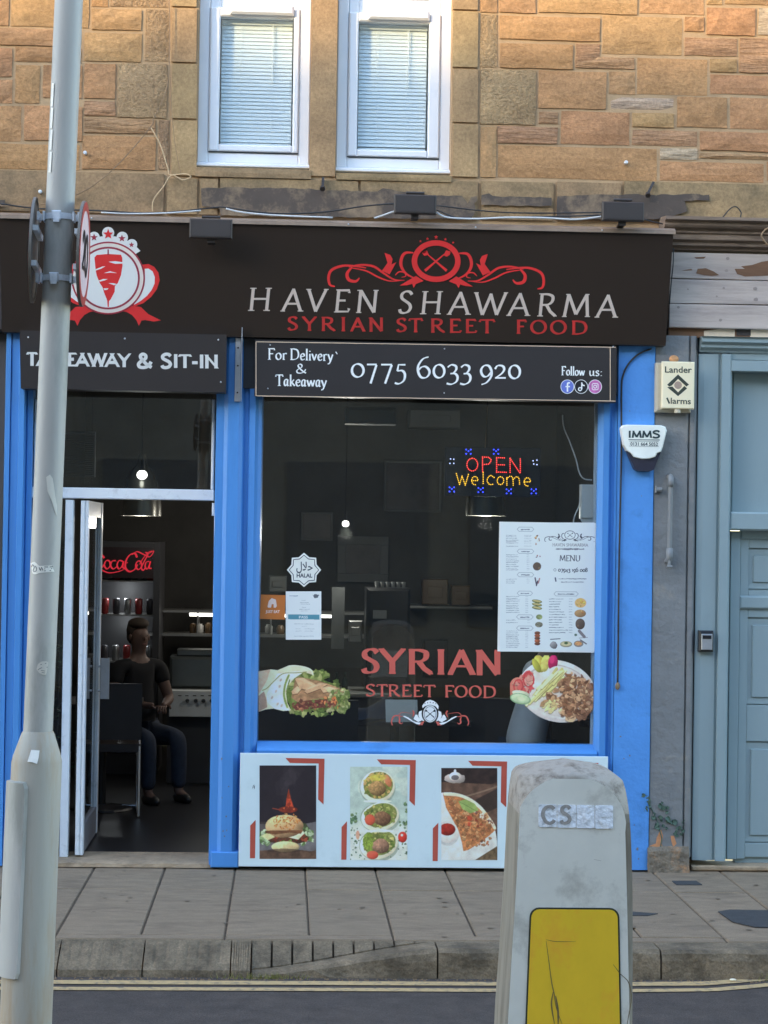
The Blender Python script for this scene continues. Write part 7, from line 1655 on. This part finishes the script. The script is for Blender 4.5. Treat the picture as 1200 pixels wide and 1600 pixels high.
    t.location = loc; t.rotation_euler.z = rz; return t
m_blksh = paint('black_shirt', (.012, .012, .014), .9, bump=0); m_jean = paint('blue_jeans', (.022, .032, .055), .9, var=.2, scale=30, bump=.1); m_greyt = paint('grey_tshirt', (.68, .72, .76), .9, bump=.1); m_hair = paint('short_brown_hair', (.05, .035, .025), .8, bump=.3); m_hair2 = paint('black_hair', (.012, .01, .01), .7, bump=.3); m_hair3 = paint('blonde_hair', (.34, .28, .20), .8, bump=.3)
ph = at(206, 1085, 2.6)
person('seated man in a black polo shirt and blue jeans beyond the open door', (ph.x+.03, 2.75, ZT-.02), .55, m_skin, m_blksh, m_jean, m_hair).scale = (.9, .9, .9)
person('customer in a light grey T-shirt seated behind the plate sticker', (at(818, 1100, .5).x, .52, ZT+.03), 1.75, m_skin2, m_greyt, m_jean, m_hair2, lean=.3, sleeve=.7)

# ================================================================== FOREGROUND: LAMP POST, ITS SIGNS, BOLLARD, ISLAND
YI = -5.1
m = MB().box(-2.4, 2.6, -5.75, -4.45, -.5, -.004); obj('traffic_island', m, m_slab, kind='structure')
m_pole = paint('galvanised_post_paint', alb(142, 151, 158, .9), .5, var=.10, scale=6, bump=.12, bscale=30, stretch=(1, 1, .25), dirt=alb(108, 118, 120), dirt_amt=.35, dscale=3.5)
m_pole2 = paint('stained_post_base', alb(140, 146, 146, .95), .6, var=.10, scale=5, bump=.15, bscale=30, stretch=(1.6, 1, .2), dirt=alb(136, 120, 96), dirt_amt=.55, dscale=3.5)
pb, pm, pt_ = at(47.5, 1500, YI), at(59.5, 1140, YI), at(107.5, 2, YI)
lp = thing('lamp_post', 'grey painted steel lamp post with a wider base and stickers in the foreground', 'lamp post', (0, 0, 0))
ax = (pt_-pm).normalized(); base0 = pm + ax*((0-pm.z)/ax.z)
PM = lambda z: base0 + ax*(z/ax.z)      # centre line at height z
zA, zB_, zC = at(60, 1144, YI).z, at(55, 1187, YI).z, 0.0
pxm = (at(100, 600, YI).x-at(0, 600, YI).x)/100
rs0, rs1, rb = 46*pxm/2, 44*pxm/2, 79*pxm/2
def sec(m, prof, n=28):
    vs = []
    for z, r in prof:
        c_ = PM(z); vs += [(c_.x+r*math.cos(2*PI*i/n), c_.y+r*math.sin(2*PI*i/n), z) for i in range(n)]
    m.add(vs, [(k*n+i, k*n+(i+1) % n, (k+1)*n+(i+1) % n, (k+1)*n+i) for k in range(len(prof)-1) for i in range(n)])
    return m
m = sec(MB(), [(zA-.01, rs0), (zA+.6, rs0), (zA+1.4, rs0*.985), (7.5, rs1*.9)]); obj('shaft', m, m_pole, lp, smooth=True)
m = sec(MB(), [(zA+.004, rs0+.001), (zA, rs0+.003), (zA-.006, rs0+.006), (zB_+.012, rb-.004), (zB_-.006, rb), (0, rb+.004)]); obj('base_shaft', m, m_pole2, lp, smooth=True)
# service door in the base, proud and rounded
z0_, z1_ = at(20, 1531, YI-.07).z, at(20, 1221, YI-.07).z; m = MB(); n = 12; vs = []; A0, A1 = math.radians(183), math.radians(262)
hs_ = [z0_, z0_+.004, z0_+.02, z0_+.05] + [z0_+.05+(z1_-z0_-.1)*i/4 for i in range(1, 4)] + [z1_-.05, z1_-.02, z1_-.004, z1_]
for j, z in enumerate(hs_):
    c_ = PM(z); e = min(z-z0_, z1_-z); ins = .0 if e > .03 else .16*(1-math.sqrt(max(0, 1-(1-e/.03)**2)))
    for i in range(n+1):
        t = i/n; a = A0+ins+(A1-A0-2*ins)*t; rr = rb + (.012 if 0 < i < n and 0 < j < len(hs_)-1 else -.002); vs.append((c_.x+rr*math.cos(a), c_.y+rr*math.sin(a), z))
m.add(vs, [(j*(n+1)+i, j*(n+1)+i+1, (j+1)*(n+1)+i+1, (j+1)*(n+1)+i) for j in range(len(hs_)-1) for i in range(n)]); obj('service_door', m, m_pole, lp, smooth=False)
# stickers wrapped on the post
class PolePl:
    """maps photo pixels onto the round post"""
    def __init__(s, r): s.r = r; s.n = Vector((0, -1, 0))
    def __call__(s, px, py, off=0.0):
        p = at(px, py, YI); c_ = PM(p.z); r = s.r+off; dx = max(-.985*r, min(.985*r, p.x-c_.x)); return Vector((p.x if abs(p.x-c_.x) < .985*r else c_.x+dx, c_.y-math.sqrt(r*r-dx*dx), p.z))
def grid_sticker(name, x0, y0, x1, y1, r, mat, label=None, draw=None, rag=0):
    pl = PolePl(r); cv_ = Canvas(x0, y0, x1, y1, 2.5, (200, 204, 210), 5, alpha=True)
    return cv_, pl
pS, pBs = PolePl(rs0+.0012), PolePl(rb+.0012)
def curved_poly(name, pl, pts, mat, nx=10, kw={}):
    """strip-wise outline so that it follows the round surface"""
    xs = [p[0] for p in pts]; xa, xb = min(xs), max(xs); m = MB(); vs = []
    def span(x):
        ys = []
        for p, q in zip(pts, pts[1:]+pts[:1]):
            if (p[0]-x)*(q[0]-x) <= 0 and p[0] != q[0]: ys.append(p[1]+(q[1]-p[1])*(x-p[0])/(q[0]-p[0]))
        return (min(ys), max(ys)) if ys else (0, 0)
    for i in range(nx+1):
        x = xa+.01+(xb-xa-.02)*i/nx; a, b = span(x); vs += [pl(x, a), pl(x, b)]
    m.add(vs, [(2*i, 2*i+1, 2*i+3, 2*i+2) for i in range(nx)]); return obj(name, m, mat, lp, **kw)
m_stk = paint('pole_sticker_paper', alb(206, 208, 216), .6, var=.06, scale=60, bump=.1)
curved_poly('sticker', pS, [(49,880),(56,877),(61,881),(62,884),(86,883),(87,893),(63,895),(58,898),(50,894)], m_stk)
plo = PolePl(rs0+.0018); m = MB()
for pts in ([(51,886),(53,882),(56,886),(54,891),(57,893)], [(58,884),(60,889),(58,893)], [(64,886),(66,891),(68,886),(70,891)], [(72,885.5),(78,885.5)], [(72,888.5),(84,888)], [(72,891.5),(82,891)], [(80,885.5),(85,885.3)]):
    L, R = ribbon(catmull(pts, 3), lambda th, t: 1.0); n = len(L); m.add([plo(*p) for p in L]+[plo(*p) for p in R], [(i, n+i, n+i+1, i+1) for i in range(n-1)])
obj('sticker_ink', m, m_blackv, lp)
curved_poly('sticker', pS, [(60,1044),(62,1036),(68,1032),(75,1031.5),(78,1034),(77,1043),(75,1053),(70,1053),(64,1050)], paint('round_sticker', alb(168, 176, 180), .6, bump=0))
m = MB()
for pts in ([(62,1045),(67,1042),(77,1041)], [(66,1037),(75,1035)], [(67,1046),(73,1047)], [(68,1049),(73,1050)]):
    L, R = ribbon(pts, lambda th, t: .9); n = len(L); m.add([plo(*p) for p in L]+[plo(*p) for p in R], [(i, n+i, n+i+1, i+1) for i in range(n-1)])
obj('sticker_ink', m, paint('grey_ink', alb(90, 100, 106), .6, bump=0), lp)
conep = PolePl(rb*.86)
m = MB(); q = [(53,1168),(66,1169),(65,1180),(63,1189),(58,1187),(55,1186),(48,1186)]
def conept(x, y):
    p = at(x, y, YI); z = p.z; t = (z-zB_)/(zA-zB_); r = rb+(rs0-rb)*max(0, min(1, t))+.003; c_ = PM(z); dx = p.x-c_.x; return Vector((p.x, c_.y-math.sqrt(max(1e-6, r*r-dx*dx)), z))
V = [conept(*p) for p in q]; m.add(V, [tuple(range(len(V)))[::-1]]); obj('sticker', m, m_stk, lp)
for y0, y1, xo in ((133,170,81.5),(171,204,80.5),(206,238,79.5),(240,273,78.5)):
    curved_poly('sticker', pS, [(xo,y0),(xo+5,y0+1),(xo+4,y1),(xo-1,y1-1)], m_stk, nx=3)
for pts, mt in (([(75,746),(81,742),(85,748),(87,762),(88,772),(91,790),(91,806),(88,800),(84,785),(80,775),(77,768)], paint('scraped_pale_paint', alb(176, 186, 190), .6, bump=0)),):
    curved_poly('paint_scrape', pS, pts, mt, nx=8)
lp_c = PM(0)
# clamps and the two round signs
m_clamp = paint('clamp_steel', (.78, .79, .80), .35, metal=.2, var=.2, scale=30, bump=.1); m_signgrey = paint('sign_back_grey', alb(96, 98, 100), .55, bump=.05)
zs_ = (at(90, 340, YI).z, at(88, 436, YI).z)
def round_sign(cx, cy, ang, lb, face):
    r = 82.5*pxm; c_ = at(cx, cy, YI); t = thing('speed_sign', lb, 'road sign', c_)
    n = Vector((math.cos(ang), math.sin(ang), 0)); up = ax; side = up.cross(n).normalized()
    M = Matrix((side, up, n)).transposed().to_4x4(); M.translation = c_
    def disc(r0, z, m_=None, k=40):
        m_ = m_ or MB(); return m_.add([M @ Vector((r0*math.cos(2*PI*i/k), r0*math.sin(2*PI*i/k), z)) for i in range(k)], [tuple(range(k))])
    def ringd(ra, rb_, z, m_, k=40): return m_.add([M @ Vector((q*math.cos(2*PI*i/k), q*math.sin(2*PI*i/k), z)) for q in (ra, rb_) for i in range(k)], [(i, (i+1) % k, k+(i+1) % k, k+i) for i in range(k)])
    m = MB(); k = 40
    m.add([M @ Vector((r*math.cos(2*PI*i/k), r*math.sin(2*PI*i/k), z)) for z in (-.004, 0) for i in range(k)], [(i, (i+1) % k, k+(i+1) % k, k+i) for i in range(k)]+[tuple(range(k))[::-1], tuple(range(k, 2*k))])
    ringd(r, r-.010, -.007, m)
    obj('plate', m, m_signgrey, t, fixn=True)
    m = MB(); m.lathe((0, 0, 0), [(r+.001, -.007), (r+.001, .001)], 40); m.lathe((0, 0, 0), [(r+.001, -.007), (r-.010, -.007)], 40); m.xform(M); obj('rim', m, m_signgrey, t)
    m = MB()
    for q in (.052, -.052): m.add([M @ Vector(p) for p in [(-.11, q-.008, -.02), (.11, q-.008, -.02), (.11, q+.008, -.02), (-.11, q+.008, -.02), (-.11, q-.008, -.005), (.11, q-.008, -.005), (.11, q+.008, -.005), (-.11, q+.008, -.005)]], [(3, 2, 1, 0), (4, 5, 6, 7), (0, 1, 5, 4), (1, 2, 6, 5), (2, 3, 7, 6), (3, 0, 4, 7)])
    obj('back_channel', m, m_clamp, t)
    # red ring, white centre, black 20
    obj('face_white', disc(r-.001, .0015), paint('sign_white_face', alb(196, 190, 210), .4, bump=0), t)
    obj('face_ring', ringd(r-.002, r*.82, .0022, MB()), paint('sign_red_ring', alb(150, 60, 60), .4, bump=0), t)
    m = MB(); st = glyph('2', -.42, 0, .42, 1/.6*.62, nib(.14, .10, .3), 0) + [ribbon(q_, lambda th, tt: .13) for q_ in [[(.24+.19*math.sin(2*PI*i/24), -.30-.32*math.cos(2*PI*i/24)) for i in range(25)]]]
    for kk, (L, R) in enumerate(st):
        n_ = len(L); vs = [M @ Vector((p[0]*r*1.15, (-p[1]-.30)*r*1.1, .003+.0001*kk)) for p in L+R]; m.add(vs, [(i, n_+i, n_+i+1, i+1) for i in range(n_-1)])
    obj('numeral', m, m_blackv, t)
    return t, M, n
s1, M1, n1 = round_sign(131.5, 397, math.radians(0.2), 'round 20 speed sign with a red ring, edge-on at the right of the lamp post', 1)
s2, M2, n2 = round_sign(51.5, 391, math.radians(183), 'round road sign seen edge-on from behind at the left of the lamp post', 1)
for zi, z in enumerate(zs_):
    c_ = PM(z); cl = thing('sign_clamp', ['upper', 'lower'][zi]+' steel band clamp holding the two round signs to the lamp post', 'clamp', c_)
    obj('band', sec(MB(), [(z-.009, rs0+.0025), (z+.009, rs0+.0025)], 28), m_clamp, cl)
    obj('buckle', MB().bbox(c_.x-.018, c_.x+.010, c_.y-rs0-.014, c_.y-rs0-.002, z-.014, z+.013, .003).box(c_.x-.012, c_.x+.006, c_.y-rs0-.018, c_.y-rs0-.014, z-.022, z-.012), m_clamp, cl)
    for s in (-1, 1):
        xw = c_.x+s*(rs0+.006); xe_ = at(124 if s > 0 else 60, 390, YI).x + (.003 if s > 0 else -.003)
        xa, xb = sorted((xw, xe_)); m = MB()
        m.box(xa, xb, c_.y-.024, c_.y-.018, z-.006, z+.006).box(xw-s*.006-.003, xw-s*.006+.003, c_.y-.034, c_.y+.012, z-.014, z+.014).box(xw+s*.010-.002, xw+s*.010+.002, c_.y-.03, c_.y+.0, z-.013, z+.013).box(xe_-s*.004-.003, xe_-s*.004+.003, c_.y-.034, c_.y+.02, z-.013, z+.013)
        m.cyl((xa, c_.y-.02, z-.010), (xb, c_.y-.02, z-.010), .004, n=6); obj('bracket_arm', m, m_clamp, cl)
# ---------------------------------------------------------------- bollard
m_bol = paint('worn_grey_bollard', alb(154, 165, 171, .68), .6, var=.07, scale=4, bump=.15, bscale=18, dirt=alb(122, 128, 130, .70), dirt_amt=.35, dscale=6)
m_bolt = paint('weathered_bollard_top', alb(140, 143, 144, 1.05), .85, var=.25, scale=16, bump=.5, bscale=60, bdist=.004, dirt=alb(78, 74, 70), dirt_amt=.5, dscale=16)
bo = thing('bollard', 'worn grey rounded bollard with a yellow panel in the foreground', 'bollard', (at(893, 1500, YI).x, YI+.15, 0))
FY = YI     # front face depth
def bx(px, py, Y=FY): return at(px, py, Y)
L_ = [(1700, 785.5, 988), (1600, 790, 988.5), (1574, 792, 988), (1442, 801.5, 990), (1337, 807, 987.5), (1300, 808.5, 986), (1259, 811, 983.5), (1236, 812.5, 981), (1222, 814, 977.5), (1214, 818, 969), (1207, 829, 955), (1201, 845, 938), (1197.5, 862, 915), (1196.5, 880, 898)]
DB = .30; secs = []
def LI(py, k):
    for p, q in zip(L_, L_[1:]):
        if p[0] >= py >= q[0]: t = (p[0]-py)/(p[0]-q[0]); return p[k]+(q[k]-p[k])*t
ys_ = [1700, 1600, 1500, 1400, 1337, 1300, 1285, 1272, 1262, 1252, 1243, 1235, 1228, 1222, 1217, 1213, 1209, 1205, 1201, 1198, 1196.6]
for py in ys_:
    xa, xb = LI(py, 1), LI(py, 2); a, b = bx(xa, py), bx(xb, py); z = (a.z+b.z)/2; cx_ = bx(893.5+(1213-py)*.012, py).x
    s_ = max(0, min(1, (1290-py)/(1290-1212))); full = (b.x-a.x)/2-.008
    wf = full if s_ == 0 else full*math.sqrt(max(0, 1-s_**2.2)) + .004
    rec = max(0, (1213-py)/17.0); yf = FY+.10*rec**1.5; ch = .006+.055*s_**1.5
    yb_ = FY+DB-.10*rec**1.5; x0_, x1_ = a.x, b.x; ys2 = min(yf+ch, (yf+yb_)/2-.01); yb2 = max(yb_-ch, (yf+yb_)/2+.01)
    secs.append([(max(x0_+.004, cx_-wf), yf, z), (cx_, yf-.0005, z), (min(x1_-.004, cx_+wf), yf, z), (x1_, ys2, z), (x1_, yb2, z), (min(x1_-.004, cx_+wf), yb_, z), (cx_, yb_, z), (max(x0_+.004, cx_-wf), yb_, z), (x0_, yb2, z), (x0_, ys2, z)])
secs = [[(x, y, 0.0) for x, y, z in secs[0]]]+secs; q = 10
vs = [p for s in secs for p in s]
bodyf, topf, sidef = [], [], []
for k in range(len(secs)-1):
    for i in range(q):
        f = (k*q+i, k*q+(i+1) % q, (k+1)*q+(i+1) % q, (k+1)*q+i)
        front = i in (0, 1) or i in (5, 6)
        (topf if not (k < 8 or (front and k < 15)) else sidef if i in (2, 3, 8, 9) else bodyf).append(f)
topf.append(tuple((len(secs)-1)*q+i for i in range(q)))
def part_of(fs):
    used = sorted({i for f in fs for i in f}); mp2 = {u: n for n, u in enumerate(used)}; m = MB(); m.v = [tuple(vs[u]) for u in used]; m.f = [tuple(mp2[i] for i in f) for f in fs]; return m
obj('casing', part_of(bodyf), m_bol, bo); obj('casing_side', part_of(sidef), paint('grimy_dimmed_bollard_side', alb(122, 125, 122, 1.05), .75, var=.14, scale=7, bump=.25, bscale=30, dirt=alb(92, 90, 84, 1.05), dirt_amt=.5, dscale=5, stretch=(2, 2, .3)), bo); obj('domed_top', part_of(topf), m_bolt, bo, smooth=True)  # side faces: grime streaks, plus a colour darkened to offset sky glow on them
plBo = Plane((0, FY-.0025, 0), (0, -1, 0))
def rrect(x0, y0, x1, y1, r, sk=0, n=5):
    P = []
    for cx_, cy_, a0 in ((x1-r, y0+r, -90), (x1-r, y1-r, 0), (x0+r, y1-r, 90), (x0+r, y0+r, 180)):
        for i in range(n+1): a = math.radians(a0+90*i/n); P.append((cx_+r*math.cos(a)+sk*((y1-(cy_+r*math.sin(a)))/(y1-y0)), cy_+r*math.sin(a)))
    return P
def trap(P, xl0, xl1, xr0, xr1, y0, y1):     # widen towards the bottom
    return [((xl0+(xl1-xl0)*((y-y0)/(y1-y0)))+(x)*((xr0+(xr1-xr0)*((y-y0)/(y1-y0)))-(xl0+(xl1-xl0)*((y-y0)/(y1-y0)))), y) for x, y in P]
unit = rrect(0, 0, 1, 1, .09)
def tp(inset=0):
    y0, y1 = 1418+inset, 1725-inset; out = []
    for x, y in rrect(0, 0, 145, y1-y0, 15-inset*.7):
        t = y/(y1-y0); yy = y0+y; xl_ = 828-12*t+inset; xr_ = 967.5+6*t-inset; out.append((xl_+(xr_-xl_)*x/145, yy+(.8 if x > 70 else 0)))
    return out
obj('panel_border', MB().poly(plBo, tp(0), 0, .002), paint('panel_black_edge', (.03, .035, .02), .5, bump=0), bo)
m_yel = paint('scuffed_yellow_panel', alb(218, 144, 34, .66), .5, var=.06, scale=8, bump=.06, dirt=alb(190, 126, 40, .66), dirt_amt=.38, dscale=7, stretch=(1, 1, .6))
obj('yellow_panel', MB().poly(plBo, tp(2.6), .0012), m_yel, bo)
m = MB(); r_ = random.Random(6); CR = []
for pts, w in (([(853,1470),(857,1500),(862,1535),(866,1552),(870,1575),(878,1600)], 1.5), ([(853,1468),(868,1471),(900,1471)], .8), ([(864,1550),(862,1570),(866,1600)], 2.2), ([(868,1556),(872,1580),(872,1602)], 3.0), ([(958,1507),(970,1522),(982,1535),(986,1560),(982,1590),(976,1620)], 1.5), ([(928,1343),(939,1345)], .9)):
    q = catmull([(x+r_.uniform(-.6, .6), y) for x, y in pts], 5); CR.append(ribbon(q, lambda th, t, w=w: w*(.35+.65*math.sin(PI*t))))
strokes_to_mb(m, plBo, CR, .0022); obj('scratch', m, paint('scratch_dark', alb(92, 84, 58), .8, bump=0), bo, kind='stuff')
m_ref = paint('worn_reflective_foil', alb(200, 208, 216, .70), .35, var=.16, scale=40, bump=1, bscale=42, bdist=.012)
fp = thing('foil_strip', None, None, (at(900, 1295, FY).x, FY, at(900, 1295, FY).z), parent=bo)
for x0, x1 in ((841.5,870),(871,900),(901,929),(930,958)): obj('foil_square', MB().poly(plBo, rrect(x0, 1257+(x0-841)*.016, x1, 1292.5+(x0-841)*.026, 2), .0005, .002), m_ref, fp)
m = MB(); strokes_to_mb(m, plBo, lets([('C',846,868),('S',875,893)], 27, lambda x: 1286.5, 6, 4.6, 0, 0), .0018); obj('lettering', m, paint('worn_letter_grey', alb(112, 118, 124, .7), .6, var=.3, scale=60, bump=0), fp)

# ================================================================== THE STREET'S OTHER SIDE (behind the camera; shades the shop and shows in the glass)
m_ot = paint('far_side_stone', (.22, .19, .15), .9, var=.2, scale=1.5, bump=.1); m_og = paint('far_side_glass', (.09, .095, .10), .35, bump=0); m_or2 = paint('slate_roof', (.07, .075, .08), .8, bump=.2)
def terrace(x0, x1, Y, H, lb, seed):
    t = thing('terrace_building', lb, 'building', ((x0+x1)/2, Y-4, -.13)); r_ = random.Random(seed)
    obj('wall', MB().box(x0, x1, Y-9, Y, -.13, H), m_ot, t); obj('roof', MB().prism_x([(Y+.25, H+.001), (Y-9.2, H+.001), (Y-9.2, H+.1), (Y-6.5, H+.9), (Y-3, H+.9), (Y+.25, H+.12)], x0, x1), m_or2, t)
    x = x0+1.2
    while x < x1-1.6:
        for z in (4.2, 7.2): obj('window', MB().box(x, x+1.0, Y+.0, Y+.03, z, z+1.8).box(x-.08, x+1.08, Y, Y+.06, z-.12, z-.02), m_og, t)
        obj('shop_window', MB().box(x-.5, x+1.5, Y, Y+.04, .6, 2.9), m_og, t); x += 2.6
HT = 11.04
terrace(-75, -24, -16.5, HT, 'stone terrace far along the opposite side of the street', 1); terrace(-23.9, -6, -16.5, HT, 'stone terrace opposite the shop, to the left', 2); terrace(-5.9, 22, -16.5, HT, 'stone terrace directly opposite the shop', 3)
obj('far_pavement', MB().box(-80, 60, -16.5, -13.2, -.5, .0), m_slab, kind='structure')
